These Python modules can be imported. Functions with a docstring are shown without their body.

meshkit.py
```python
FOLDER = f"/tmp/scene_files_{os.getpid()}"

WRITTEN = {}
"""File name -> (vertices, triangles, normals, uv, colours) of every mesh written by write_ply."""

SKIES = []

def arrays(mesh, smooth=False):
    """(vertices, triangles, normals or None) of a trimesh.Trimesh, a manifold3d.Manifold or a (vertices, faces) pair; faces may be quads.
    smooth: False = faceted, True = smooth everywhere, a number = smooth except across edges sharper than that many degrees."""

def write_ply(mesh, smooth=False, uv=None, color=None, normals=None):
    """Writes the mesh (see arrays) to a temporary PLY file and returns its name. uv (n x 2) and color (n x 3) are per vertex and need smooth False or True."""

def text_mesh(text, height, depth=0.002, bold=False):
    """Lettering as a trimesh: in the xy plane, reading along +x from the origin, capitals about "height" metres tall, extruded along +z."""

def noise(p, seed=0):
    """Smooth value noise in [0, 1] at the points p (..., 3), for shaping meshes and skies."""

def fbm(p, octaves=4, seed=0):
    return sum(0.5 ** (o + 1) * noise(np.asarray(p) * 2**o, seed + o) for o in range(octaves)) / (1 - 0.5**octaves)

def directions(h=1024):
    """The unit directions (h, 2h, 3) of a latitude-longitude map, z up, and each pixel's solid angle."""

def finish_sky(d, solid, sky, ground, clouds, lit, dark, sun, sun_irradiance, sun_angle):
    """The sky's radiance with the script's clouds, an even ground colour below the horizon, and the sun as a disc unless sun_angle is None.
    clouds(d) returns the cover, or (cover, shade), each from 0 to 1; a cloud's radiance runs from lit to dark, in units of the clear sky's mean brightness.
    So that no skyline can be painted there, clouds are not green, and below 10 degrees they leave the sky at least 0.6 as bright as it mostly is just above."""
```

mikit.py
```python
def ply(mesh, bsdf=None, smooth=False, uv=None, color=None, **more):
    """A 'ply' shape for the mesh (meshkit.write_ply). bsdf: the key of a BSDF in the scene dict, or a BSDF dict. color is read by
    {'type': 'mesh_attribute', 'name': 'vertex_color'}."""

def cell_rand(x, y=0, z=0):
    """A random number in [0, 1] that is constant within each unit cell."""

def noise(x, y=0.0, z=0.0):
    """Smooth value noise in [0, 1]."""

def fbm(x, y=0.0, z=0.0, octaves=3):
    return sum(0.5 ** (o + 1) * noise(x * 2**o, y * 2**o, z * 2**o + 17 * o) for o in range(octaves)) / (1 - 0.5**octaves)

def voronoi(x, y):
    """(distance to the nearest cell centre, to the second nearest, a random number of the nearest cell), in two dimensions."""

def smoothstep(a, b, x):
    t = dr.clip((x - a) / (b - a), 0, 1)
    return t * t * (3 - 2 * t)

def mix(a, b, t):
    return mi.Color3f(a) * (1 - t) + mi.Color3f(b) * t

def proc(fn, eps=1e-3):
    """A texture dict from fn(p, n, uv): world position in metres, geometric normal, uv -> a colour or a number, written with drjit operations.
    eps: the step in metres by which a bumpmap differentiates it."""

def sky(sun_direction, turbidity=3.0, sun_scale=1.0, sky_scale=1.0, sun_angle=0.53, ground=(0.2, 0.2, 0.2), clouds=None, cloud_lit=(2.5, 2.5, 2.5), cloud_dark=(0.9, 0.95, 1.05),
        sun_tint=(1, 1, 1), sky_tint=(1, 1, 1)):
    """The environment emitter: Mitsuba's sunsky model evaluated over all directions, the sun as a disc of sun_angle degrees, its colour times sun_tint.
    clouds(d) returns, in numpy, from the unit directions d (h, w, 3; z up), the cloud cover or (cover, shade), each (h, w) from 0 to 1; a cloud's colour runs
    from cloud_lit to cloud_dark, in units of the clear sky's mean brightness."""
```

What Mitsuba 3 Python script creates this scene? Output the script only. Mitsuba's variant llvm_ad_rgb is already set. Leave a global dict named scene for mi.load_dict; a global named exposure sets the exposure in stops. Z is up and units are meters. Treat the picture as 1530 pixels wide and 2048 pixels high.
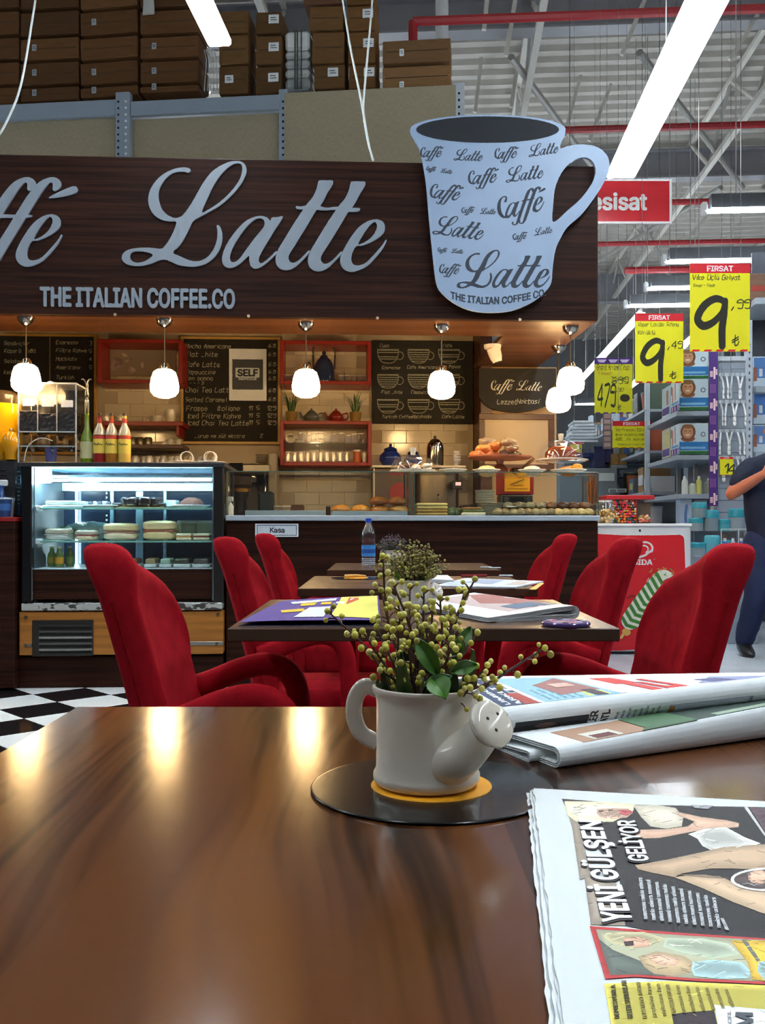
import math, random, numpy as np, trimesh, mitsuba as mi, drjit as dr, mikit, meshkit
from mikit import proc, fbm, noise, smoothstep, mix, cell_rand
from shapely.geometry import Polygon, LineString, Point, box as sbox
from shapely import affinity, ops
T = mi.ScalarTransform4f
rng = np.random.default_rng(7)

# ---------- camera, lights, exposure ----------
F, CX, HZ, CH = 1900.0, 765.0, 1050.0, 0.94       # focal length and horizon of the 1530 x 2048 frame, eye height
exposure = 4.0                   # lamps are given in display units and scaled down by this in emit()
DIM = 2.0 ** -exposure
STRIP = (24.0, 26.6, 28.2)       # ceiling strip lights, cool white
GLOBE = (46.0, 29.5, 12.5)         # warm pendant globes
COOLER = (52.0, 78.0, 86.0)      # cold tubes inside the display cooler
scene, labels, used = {}, {}, {}
scene['camera'] = {'type': 'perspective', 'fov': 2 * math.degrees(math.atan(765 / F)), 'fov_axis': 'x', 'near_clip': 0.02, 'far_clip': 200.0,
                   'principal_point_offset_y': -26 / 2048, 'to_world': T().look_at(origin=[0, 0, CH], target=[0, 1, CH], up=[0, 0, 1])}
scene['hall_ambient'] = {'type': 'constant', 'radiance': {'type': 'rgb', 'value': [x * DIM for x in (0.065, 0.069, 0.074)]}, 'sampling_weight': 3.0}   # the rest of the lit hall beyond what is built

# ---------- colours and materials ----------
def lin(h):
    c = np.array([int(h[i:i + 2], 16) for i in (0, 2, 4)]) / 255.0
    return np.where(c < 0.04045, c / 12.92, ((c + 0.055) / 1.055) ** 2.4)
def C3(h): return [float(x) for x in lin(h)]
def uvcol(h, n):
    c = np.clip(lin(h), 0, 1)
    return np.tile([np.floor(c[0] * 1023) + 0.05 + 0.9 * c[1], c[2]], (n, 1))
def cf(p, n, uv):                       # plain colour of a mesh, kept in its uv
    r = dr.floor(uv.x)
    return mi.Color3f(r / 1023, (uv.x - r - 0.05) / 0.9, uv.y)
COL = proc(cf)
def two(b): return {'type': 'twosided', 'b': b}
def pr(col, rough, **k): return {'type': 'principled', 'base_color': col, 'roughness': rough, **k}
def velvet_fn(p, n, uv):
    return cf(p, n, uv) * (0.72 + 0.55 * fbm(p.x * 38, p.y * 38, p.z * 22, 3)) * (0.85 + 0.3 * noise(p.x * 700, p.y * 700, p.z * 700))
def card_fn(p, n, uv):
    return cf(p, n, uv) * (0.84 + 0.32 * fbm(p.x * 9, p.y * 9, p.z * 30, 3))
def board_fn(p, n, uv):
    return cf(p, n, uv) * (0.86 + 0.28 * noise(p.x * 90, p.y * 90, p.z * 90))
def darkwood_fn(p, n, uv):
    g = fbm(p.x * 1.6, p.y * 1.6, p.z * 46, 4)
    s = fbm(p.x * 3.5 + 7, p.y * 3.5, p.z * 150, 2)
    return mix(C3('1b0c08'), C3('3a1d12'), smoothstep(0.25, 0.8, 0.65 * g + 0.35 * s))
def soffit_fn(p, n, uv):
    g = fbm(p.x * 1.1, p.y * 17, p.z * 17, 4)
    return mix(C3('34190b'), C3('563017'), g)
def basewood_fn(p, n, uv):
    g = fbm(p.x * 2.2, p.y * 2.2, p.z * 40, 4)
    return mix(C3('7d4714'), C3('bd7a30'), g)
def table_fn(p, n, uv):
    w = fbm(p.x * 5, p.y * 1.6, 3.0, 3) - 0.5
    k = fbm(p.x * 2.2 + 4, p.y * 0.9, 8.0, 2)
    x = p.x + 0.13 * w
    g = fbm(x * 46, p.y * 1.6, 1.0, 4)
    f = fbm(x * 170, p.y * 5, 5.0, 2)
    lane = cell_rand(dr.floor(p.x * 8.4 + 0.35), 3)
    t = dr.clip(0.66 * g + 0.34 * f + 0.34 * (lane - 0.5) + 0.55 * (k - 0.5) + 0.05, 0, 1)
    c = mix(C3('1f0f07'), C3('56321a'), smoothstep(0.2, 0.68, t))
    streak = smoothstep(0.68, 0.84, noise(x * 13 + 9, p.y * 0.4, 2.0))
    return mix(c, C3('784a20'), 0.5 * streak)
def tabletop_far_fn(p, n, uv):
    g = fbm(p.x * 2.0, p.y * 24, 4.0, 4)
    return mix(C3('2a1a12'), C3('523827'), g)
def concrete_fn(p, n, uv):
    return mix(C3('8c959f'), C3('b3bac2'), fbm(p.x * 2.3, p.y * 2.3, 0, 4))
def steelworn_fn(p, n, uv):
    return mix(C3('55524e'), C3('cfcfca'), smoothstep(0.42, 0.5, fbm(p.x * 26, p.y * 26, p.z * 40, 3)))
def greenleaf_fn(p, n, uv): return cf(p, n, uv) * (0.75 + 0.5 * noise(p.x * 160, p.y * 160, p.z * 160))
def vinyl_bump(p, n, uv): return 0.5 + 0.5 * dr.sin(dr.sqrt(dr.square(p.x - VX) + dr.square(p.y - VY)) * 5200)
VX, VY = 0.0352, 0.6855               # centre of the record on the near table (its grooves)
MATS = {
    'matte': two(pr(COL, 0.75, specular=0.3)), 'satin': two(pr(COL, 0.38)), 'gloss': two(pr(COL, 0.12, specular=0.6)),
    'metal': two(pr(COL, 0.32, metallic=1.0)), 'chrome': two(pr(COL, 0.1, metallic=1.0)),
    'velvet': two(pr(proc(velvet_fn), 0.85, specular=0.06, sheen=0.12, sheen_tint=0.9)),
    'card': two(pr(proc(card_fn), 0.8, specular=0.2)), 'chip': two(pr(proc(board_fn), 0.8, specular=0.2)),
    'darkwood': two(pr(proc(darkwood_fn), 0.5, specular=0.12)), 'soffit': two(pr(proc(soffit_fn), 0.4)),
    'basewood': two(pr(proc(basewood_fn), 0.35)), 'table': two(pr(proc(table_fn), 0.15, specular=0.3)),
    'tablefar': two(pr(proc(tabletop_far_fn), 0.3, specular=0.5)), 'concrete': two(pr(proc(concrete_fn), 0.25, specular=0.5)),
    'worn': two(pr(proc(steelworn_fn), 0.35, metallic=0.6)), 'paper': two(pr(COL, 0.62, specular=0.35)),
    'leaf': two(pr(proc(greenleaf_fn), 0.4)), 'skin': two(pr(COL, 0.5, specular=0.3)),
    'vinyl': two({'type': 'bumpmap', 'arbitrary': proc(vinyl_bump, 1e-4), 'scale': 0.000006, 'b': pr(COL, 0.2, specular=0.35)}),
    'glass': {'type': 'thindielectric', 'int_ior': 1.5},
    'greenglass': {'type': 'thindielectric', 'int_ior': 1.5, 'specular_transmittance': {'type': 'rgb', 'value': C3('eff6f2')}},
    'oliveglass': {'type': 'thindielectric', 'int_ior': 1.5, 'specular_transmittance': {'type': 'rgb', 'value': C3('c6d66a')}},
    'emit': {'type': 'diffuse', 'reflectance': {'type': 'rgb', 'value': [0.8, 0.8, 0.8]}},
}
scene.update({k: v for k, v in MATS.items()})

# ---------- frames ----------
class Frame:
    """A place of its own axes: u to the right, v away from the camera, z up."""
    def __init__(s, origin, deg):
        a = math.radians(deg); s.o = np.array(origin, float)
        s.u = np.array([math.cos(a), math.sin(a), 0]); s.v = np.array([-math.sin(a), math.cos(a), 0])
        s.M = np.eye(4); s.M[:3, 0], s.M[:3, 1], s.M[:3, 3] = s.u, s.v, s.o
    def at(s, px, py, v):              # the point of the plane "v" that is seen at a pixel, as (u, z)
        r = np.array([(px - CX) / F, 1, (HZ - py) / F]); c = np.array([0, 0, CH])
        p = c + r * ((v + (s.o - c) @ s.v) / (r @ s.v))
        return (p - s.o) @ s.u, p[2]
    def onz(s, px, py, z):             # the point of the level "z" that is seen at a pixel, as (u, v)
        p = P(px, py, (z - CH) * F / (HZ - py)); return (p - s.o) @ s.u, (p - s.o) @ s.v
    def to(s, m): return m.copy().apply_transform(s.M)
def P(x, y, d): return np.array([(x - CX) / F * d, d, CH + (HZ - y) / F * d])
W = Frame((0, 0, 0), 0)
K = Frame((0, 5.6, 0), 3.0)            # the coffee kiosk
S = Frame((0, 0, 0), -4.0)             # the hall: its aisle runs a little to the right
R = Frame((-2.9, 10.9, 0), -6.0)       # the pallet rack behind the kiosk

# ---------- scene entries ----------
def num(k):
    n = used.get(k, -1) + 1; used[k] = n
    return k if n == 0 else f'{k}_{n:03d}'
def say(key, label=None, cat=None, group=None, kind=None):
    d = {a: b for a, b in (('label', label), ('category', cat), ('group', group), ('kind', kind)) if b}
    if d: labels[key] = d
    return key
def join(ms): return ms[0] if len(ms) == 1 else trimesh.util.concatenate(ms)
def shp(mesh, mat, col='808080', sm=0, fr=None, **more):
    items = mesh if isinstance(mesh, list) else [(mesh, col)]
    vs, fs, uv, at = [], [], [], 0
    for m, c in items:
        if hasattr(m, 'to_mesh'):
            q = m.to_mesh(); m = trimesh.Trimesh(q.vert_properties[:, :3], q.tri_verts, process=False)
        if 'emitter' in more and m.volume < 0: m = m.copy(); m.invert()          # lamps shine outwards
        if sm and sm is not True: m = trimesh.graph.smooth_shade(m, angle=math.radians(sm), facet_minarea=None)
        vs.append(np.asarray(m.vertices)); fs.append(np.asarray(m.faces) + at); uv.append(uvcol(c, len(m.vertices))); at += len(m.vertices)
    m = trimesh.Trimesh(np.vstack(vs), np.vstack(fs), process=False)
    if fr is not None: m.apply_transform(fr.M)
    return mikit.ply(m, mat, smooth=bool(sm), uv=np.vstack(uv), **more)
def thing(name, label, cat, group=None): return say(num(name), label, cat, group)
def one(name, mesh, mat, col='808080', label=None, cat=None, group=None, sm=0, fr=None, kind=None, **more):
    key = num(name); scene[key] = shp(mesh, mat, col, sm, fr, **more)
    return say(key, label, cat, group, kind)
def part(t, name, mesh, mat, col='808080', sm=0, fr=None, label=None, kind=None, **more):
    key = num(t + '__' + name); scene[key] = shp(mesh, mat, col, sm, fr, **more)
    return say(key, label, kind=kind)
def copy(t, name, shape, m=None, kind=None):
    key = num(t + '__' + name) if t else num(name)
    scene[key] = {**shape, 'to_world': T(np.asarray(m))} if m is not None else dict(shape)
    return say(key, kind=kind) if kind else key
def clone(src, name, M, label=None, cat=None, group=None):
    """A copy of a thing with copies of its parts and sub-parts, moved by M."""
    t = thing(name, label or labels[src]['label'], cat or labels[src].get('category'), group or labels[src].get('group'))
    for k in [k for k in scene if k == src or k.startswith(src + '__')]:
        d = dict(scene[k]); m0 = np.array(d['to_world'].matrix) if 'to_world' in d else np.eye(4)
        d['to_world'] = T(np.asarray(M) @ m0); scene[t + k[len(src):]] = d
        if k in labels and k != src: labels[t + k[len(src):]] = dict(labels[k])
    return t
def emit(rgb, weight=1.0): return {'emitter': {'type': 'area', 'sampling_weight': weight, 'radiance': {'type': 'rgb', 'value': [float(x) * DIM for x in rgb]}}}
def mv(x=0, y=0, z=0, rz=0, s=1.0):
    a = math.radians(rz); m = np.eye(4)
    m[:3, :3] = np.array([[math.cos(a), -math.sin(a), 0], [math.sin(a), math.cos(a), 0], [0, 0, 1]]) * s
    m[:3, 3] = (x, y, z); return m
def rot(axis, deg, at=(0, 0, 0)): return trimesh.transformations.rotation_matrix(math.radians(deg), axis, at)

# ---------- shapes ----------
def cbox(x0, x1, y0, y1, z0, z1, r=0.003):
    x0, x1, y0, y1, z0, z1 = min(x0, x1), max(x0, x1), min(y0, y1), max(y0, y1), min(z0, z1), max(z0, z1)
    r = min(r, 0.3 * (x1 - x0), 0.3 * (y1 - y0), 0.3 * (z1 - z0))
    pts = []
    for X, sx in ((x0, 1), (x1, -1)):
        for Y, sy in ((y0, 1), (y1, -1)):
            for Z, sz in ((z0, 1), (z1, -1)):
                pts += [(X, Y + sy * r, Z + sz * r), (X + sx * r, Y, Z + sz * r), (X + sx * r, Y + sy * r, Z)]
    return trimesh.convex.convex_hull(np.array(pts))
def bx(x0, x1, y0, y1, z0, z1):
    m = trimesh.creation.box((abs(x1 - x0), abs(y1 - y0), abs(z1 - z0))); m.apply_translation(((x0 + x1) / 2, (y0 + y1) / 2, (z0 + z1) / 2)); return m
def lathe(prof, n=32, at=(0, 0, 0)):
    prof = np.array(prof, float); a = np.arange(n) * 2 * np.pi / n
    k = len(prof)
    v = np.stack([np.outer(prof[:, 0], np.cos(a)), np.outer(prof[:, 0], np.sin(a)), np.repeat(prof[:, 1:2], n, 1)], -1).reshape(-1, 3)
    i, j = np.meshgrid(np.arange(k - 1), np.arange(n), indexing='ij'); j2 = (j + 1) % n
    q = np.stack([i * n + j, i * n + j2, (i + 1) * n + j2, (i + 1) * n + j], -1).reshape(-1, 4)
    m = trimesh.Trimesh(v + np.array(at), np.vstack([q[:, [0, 1, 2]], q[:, [0, 2, 3]]]), process=False)
    m.merge_vertices(); m.update_faces(m.nondegenerate_faces()); return m
def spline(pts, n=8, closed=False):
    p = np.array(pts, float); k = len(p); out = []
    rngk = range(k if closed else k - 1)
    g = (lambda i: p[i % k]) if closed else (lambda i: p[min(max(i, 0), k - 1)])
    t = np.arange(n)[:, None] / n
    for i in rngk:
        a, b, c, d = g(i - 1), g(i), g(i + 1), g(i + 2)
        out.append(0.5 * (2 * b + (c - a) * t + (2 * a - 5 * b + 4 * c - d) * t**2 + (3 * b - a - 3 * c + d) * t**3))
    if not closed: out.append(p[-1:])
    return np.vstack(out)
def sweep(path, sect, up=(0, 0, 1), close=True, scale=None):
    """A closed section (n x 2: side, up) carried along a path."""
    p = np.array(path, float); s = np.array(sect, float); k, n = len(p), len(s)
    t = np.gradient(p, axis=0); t /= np.linalg.norm(t, axis=1, keepdims=True) + 1e-12
    side = np.cross(t, np.array(up, float)); bad = np.linalg.norm(side, axis=1) < 1e-3
    side[bad] = np.cross(t[bad], [0, 1, 0.01]); side /= np.linalg.norm(side, axis=1, keepdims=True)
    u = np.cross(side, t)
    sc = np.ones(k) if scale is None else np.array(scale, float)
    v = (p[:, None] + sc[:, None, None] * (s[None, :, 0:1] * side[:, None] + s[None, :, 1:2] * u[:, None])).reshape(-1, 3)
    i, j = np.meshgrid(np.arange(k - 1), np.arange(n), indexing='ij'); j2 = (j + 1) % n
    q = np.stack([i * n + j, i * n + j2, (i + 1) * n + j2, (i + 1) * n + j], -1).reshape(-1, 4)
    f = [q[:, [0, 1, 2]], q[:, [0, 2, 3]]]
    if close:
        c = np.arange(1, n - 1)
        f += [np.stack([c * 0, c + 1, c], 1), (k - 1) * n + np.stack([c * 0, c, c + 1], 1)]
    return trimesh.Trimesh(v, np.vstack(f), process=False)
def ring(r, n=8): a = np.arange(n) * 2 * np.pi / n; return np.stack([r * np.cos(a), r * np.sin(a)], 1)
def tube(path, r, n=8, scale=None): return sweep(path, ring(r, n), scale=scale)
def bar(a, b, w, h=None): h = h or w; return sweep([a, b], [(-w / 2, -h / 2), (w / 2, -h / 2), (w / 2, h / 2), (-w / 2, h / 2)])
def rrect(w, h, r=0.01, n=4):
    r = min(r, w / 2.01, h / 2.01)
    return np.array(sbox(-w / 2 + r, -h / 2 + r, w / 2 - r, h / 2 - r).buffer(r, n).exterior.coords[:-1])
def ext(poly, h):                     # polygon(s) in x, y pulled up by h
    g = [q for q in getattr(poly, 'geoms', [poly]) if q.geom_type == 'Polygon' and q.area > 1e-12]
    return join([trimesh.creation.extrude_polygon(q, h, engine='earcut') for q in g])
def upright(m, u=0, v=0, z=0, s=1.0):
    """A mesh of the x, y plane stood up in u, z at depth v; what was +z comes towards the camera."""
    M = np.array([[s, 0, 0, u], [0, 0, -1, v], [0, s, 0, z], [0, 0, 0, 1.0]]); m = m.copy(); m.apply_transform(M); return m
def ball(r, at=(0, 0, 0), sub=2, sc=(1, 1, 1)):
    m = trimesh.creation.icosphere(subdivisions=sub, radius=r); m.vertices = m.vertices * np.array(sc) + np.array(at); return m
def lumpy(m, amp, freq, seed=0):
    m = m.copy(); n = meshkit.fbm(m.vertices * freq + 11.3, 3, seed) - 0.5
    c = m.vertices.mean(0); d = m.vertices - c; d /= np.linalg.norm(d, axis=1, keepdims=True) + 1e-9
    m.vertices = m.vertices + d * (n * 2 * amp)[:, None]; return m
def grid(fn, nu, nv, thick=0.0):
    """A sheet from fn(s, t) -> points, s and t from 0 to 1; with thickness along its normals."""
    s, t = np.meshgrid(np.linspace(0, 1, nu), np.linspace(0, 1, nv), indexing='ij')
    v = fn(s.ravel(), t.ravel()); i, j = np.meshgrid(np.arange(nu - 1), np.arange(nv - 1), indexing='ij'); a = (i * nv + j).ravel()
    f = np.vstack([np.stack([a, a + nv, a + nv + 1], 1), np.stack([a, a + nv + 1, a + 1], 1)])
    m = trimesh.Trimesh(v, f, process=False)
    if not thick: return m
    nn = m.vertex_normals; k = len(v); e = []
    edge = np.concatenate([np.arange(nv), (np.arange(1, nu)) * nv + nv - 1, (nu - 1) * nv + np.arange(nv - 2, -1, -1), np.arange(nu - 2, 0, -1) * nv])
    e2 = np.roll(edge, -1)
    return trimesh.Trimesh(np.vstack([v, v - nn * thick]), np.vstack([f, f[:, ::-1] + k, np.stack([edge, edge + k, e2], 1), np.stack([e2, edge + k, e2 + k], 1)]), process=False)

# ---------- writing ----------
def sans(text, h, bold=True, depth=0.0015, fat=0.0):
    m = meshkit.text_mesh(text, h, depth, bold)
    if not fat: return m
    return join([m.copy().apply_translation((fat * h * k, fat * h * j * .6, 0)) for k, j in ((-1, 0), (1, 0), (0, 1), (0, -1))]).apply_translation((fat * h, 0, 0))
# a plain hand, one stroke after the other: letters on a 4 x 6 field (x-height 4), strokes separated by spaces, points as two digits
ORD = 'first second third fourth fifth sixth seventh eighth ninth tenth eleventh twelfth thirteenth fourteenth fifteenth sixteenth'.split()
HAND = dict(zip('abcdefghijklmnopqrstuvwxyz', """34140301103032 3430|0600 03142433311000|341403011030|3630 34140301103032|023233241403011030|36261510 0434|34140301103032 34312b0b|0600 0314243330|1410 1616|24211b0b 2626|0600 340230|161120|0400 03142320 23344340|0400 0314243330|1403011021332414|041b 031424333110|34140301103033 343b|0400 03142434|3414031322311000|16111030 0434|0401103032 3430|041034|0410233044|0430 0034|04021132 341b|04340030""".split('|')))
HAND.update(dict(zip("ABCDEFGHIJKLMNOPRSTUVYZ", """002640 0333|0006 0626352313 2332311000|453616050110304 1|0006 06264442 200042|4606 0600 0040 0333|4606 0600 0333|45361605011030424323|0006 4640 0343|2620|46412110|0006 4603 0340|060040|0006 062346 4640|0006 0640 4046|160501103041453616|0006 0636453403|0006 0636453403 2340|453616051333423110|0646 2620|060110304146|062046|062346 2320|06460040""".split('|'))))
HAND.update(dict(zip("0123456789.,-%' ", """160501103041453616|042620|05163645340040|0616364533 3342413010|360242 3530|46060333424110|361502011030413312|064610|1605143443413010011436 4516|454010 453616050434|1010|110b|0333|4600 0616 3040|1615|""".split('|'))))
def hand(text, h, w=0.0, slant=0.15, seed=0, depth=0.001, sx=1.0):
    """Handwriting as thin raised strokes: capitals h tall, written along +x from the origin."""
    r = random.Random(seed); s = h / 6.0; lines, x = [], 0.0
    w = w or h * 0.13
    for ch in text:
        base = {'ç': 'c', 'ğ': 'g', 'ı': 'i', 'ö': 'o', 'ş': 's', 'ü': 'u', 'İ': 'I', 'Ç': 'C', 'Ü': 'U', 'é': 'e', 'Ö': 'O'}.get(ch, ch)
        wid = 3 if ch in "il.,'I1" else 5.2 if ch.isupper() or ch in 'mw' or ch.isdigit() else 4.6
        if ch == ' ': wid = 3.4
        for st in HAND.get(base, '0030').split():
            st = st[:len(st) // 2 * 2]
            pts = [(int(st[i], 16), -1.5 if st[i + 1] == 'b' else int(st[i + 1], 16)) for i in range(0, len(st), 2)]
            if len(pts) < 1: continue
            if len(pts) == 1 or pts[0] == pts[-1] and len(pts) == 2: pts = [pts[0], (pts[0][0] + 0.4, pts[0][1])]
            q = np.array(pts, float) + np.array([r.uniform(-.25, .25), r.uniform(-.25, .25)])
            if len(q) > 2: q = spline(q, 3)
            lines.append(LineString([((x + a * sx + slant * b) * s, b * s) for a, b in q]))
        if ch in 'öüÜÖ': lines += [LineString([((x + a + slant * 6) * s, 6 * s), ((x + a + .3 + slant * 6) * s, 6 * s)]) for a in (.6, 2.4)]
        if ch in 'çşÇ': lines.append(LineString([((x + 1.8) * s, -.3 * s), ((x + 1.4) * s, -1.6 * s)]))
        x += wid * sx
    return ext(ops.unary_union([l.buffer(w / 2, 2) for l in lines]).simplify(w * 0.06), depth), x * s
def scribble(n, h, seed, w=0):
    """A line of writing too small to read: n loose letter shapes."""
    r = random.Random(seed); t = ''
    while len(t) < n: t += ''.join(r.choice('aeioumnrlstkz') for _ in range(r.randint(3, 7))) + ' '
    return hand(t[:n].strip() or 'a', h, w, seed=seed)
# ---------- the flowing script of the sign: outlines on a field where y runs down, baseline near 850, x-height 380 ----------
def pts(s): return [tuple(map(float, q.split(','))) for q in s.split()]
def outl(out, holes=(), n=5):
    g = Polygon(spline(pts(out), n, True)).buffer(0)
    for h in holes: g = g.difference(Polygon(spline(pts(h), n, True)).buffer(0))
    return g
def stroke(ps, n=8):                     # points x, y, width: a stroke of changing width
    q = spline([tuple(map(float, a.split(','))) for a in ps.split()], n)
    return ops.unary_union([ops.unary_union([Point(a[:2]).buffer(a[2] / 2, 8), Point(b[:2]).buffer(b[2] / 2, 8)]).convex_hull for a, b in zip(q, q[1:])])
def sh(g, dx, dy=0): return affinity.translate(g, dx, dy)
SL = outl('1390,148 1370,130 1330,127 1270,138 1200,170 1140,220 1095,290 1080,360 1090,420 1120,470 1170,505 1230,520 1283,526 1265,590 1235,650 1200,700 1172,719 1100,712 1030,712 960,720 910,740 888,775 893,805 925,832 980,845 1040,843 1100,828 1150,808 1195,798 1240,812 1300,838 1370,849 1430,849 1500,828 1557,785 1597,730 1617,670 1620,610 1607,565 1592,548 1579,552 1584,600 1579,660 1557,720 1517,775 1477,800 1440,810 1400,808 1350,792 1300,768 1268,755 1265,735 1290,715 1320,680 1350,630 1380,570 1405,520 1450,490 1517,455 1607,400 1687,330 1747,260 1782,200 1797,150 1787,110 1757,85 1717,80 1667,88 1597,120 1537,165 1480,240 1440,310 1400,380 1360,440 1325,480 1285,495 1250,488 1210,465 1175,420 1155,350 1160,290 1190,230 1240,180 1290,160 1340,158 1370,165',
          ['1472,450 1517,340 1567,240 1627,160 1687,110 1727,97 1757,105 1765,140 1752,200 1717,260 1657,330 1587,390 1517,435', '1113,766 1070,745 1010,737 965,745 947,770 955,800 990,820 1040,815 1080,795'])
SA = outl('604,488 565,489 525,492 512,514 498,500 480,488 440,480 390,490 330,520 270,580 210,660 175,730 160,790 170,835 200,857 240,857 290,830 335,790 357,772 358,800 370,845 400,865 440,855 490,820 557,755 553,738 510,780 460,820 437,823 428,800 440,760 480,690 540,590',
          ['470,545 465,512 440,498 400,507 340,560 280,640 235,720 218,780 228,812 255,815 290,790 340,720 400,640 450,580'])
ST = ops.unary_union([outl('872,222 920,221 962,222 970,236 960,262 930,310 890,385 840,450 780,550 700,680 655,750 645,790 665,820 700,815 740,785 790,733 797,748 740,810 690,855 640,875 595,870 560,840 550,790 565,735 620,640 700,510 775,400 820,345 848,285 860,237')])
SBAR = outl('700,410 740,411 790,400 850,396 890,413 930,420 1000,413 1080,420 1160,423 1166,434 1155,447 1100,450 1040,444 980,436 900,440 820,432 715,431')
SE = outl('1300,507 1335,525 1348,560 1340,600 1300,640 1240,675 1180,697 1138,702 1110,750 1103,800 1120,835 1160,840 1210,820 1270,760 1330,690 1352,655 1359,663 1330,720 1270,795 1210,850 1140,882 1090,887 1045,865 1022,820 1027,770 1060,700 1110,620 1160,560 1220,520 1265,507',
          ['1153,686 1200,672 1250,635 1280,590 1290,550 1278,527 1257,531 1220,570 1182,628'])
SACC = outl('358,345 395,322 430,305 500,275 545,263 566,282 555,310 500,330 430,345 365,351')
SF1 = stroke('400,282,34 415,250,62 395,222,46 355,222,40 300,262,62 240,340,74 170,450,76 90,580,76 10,710,76 -70,850,74 -130,950,70 -185,1030,50 -235,1065,26 -290,1050,22 -310,1010,30 -285,990,34')
SFBAR = outl('20,470 120,472 226,474 232,480 222,489 150,495 20,492')
SC = stroke('505,395,56 540,350,44 548,300,30 520,268,22 465,270,24 400,310,40 345,385,64 310,480,84 295,590,92 305,690,84 345,770,66 410,815,44 480,812,28 540,780,18')
LETTERS_LATTE = [SL, sh(SA, 1457), sh(ST, 1457), sh(ST, 1457 + 236, 8), sh(SE, 1457), sh(SBAR, 1457)]
LETTERS_CAFFE = [sh(SC, -1060), sh(SA, -800, -10), sh(SF1, -185), SF1, sh(SE, -907, -37), ops.unary_union([SACC]), ops.unary_union([sh(SFBAR, -140), sh(SFBAR, 0)])]
CAFFE = affinity.scale(ops.unary_union(LETTERS_CAFFE), 1, -1, origin=(0, 850)); LATTE = affinity.scale(ops.unary_union(LETTERS_LATTE), 1, -1, origin=(0, 850))
CAFFE = sh(CAFFE, 800, -850).simplify(1.5); LATTE = sh(LATTE, -888, -850).simplify(1.5)      # both from x = 0 on their baseline
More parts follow.
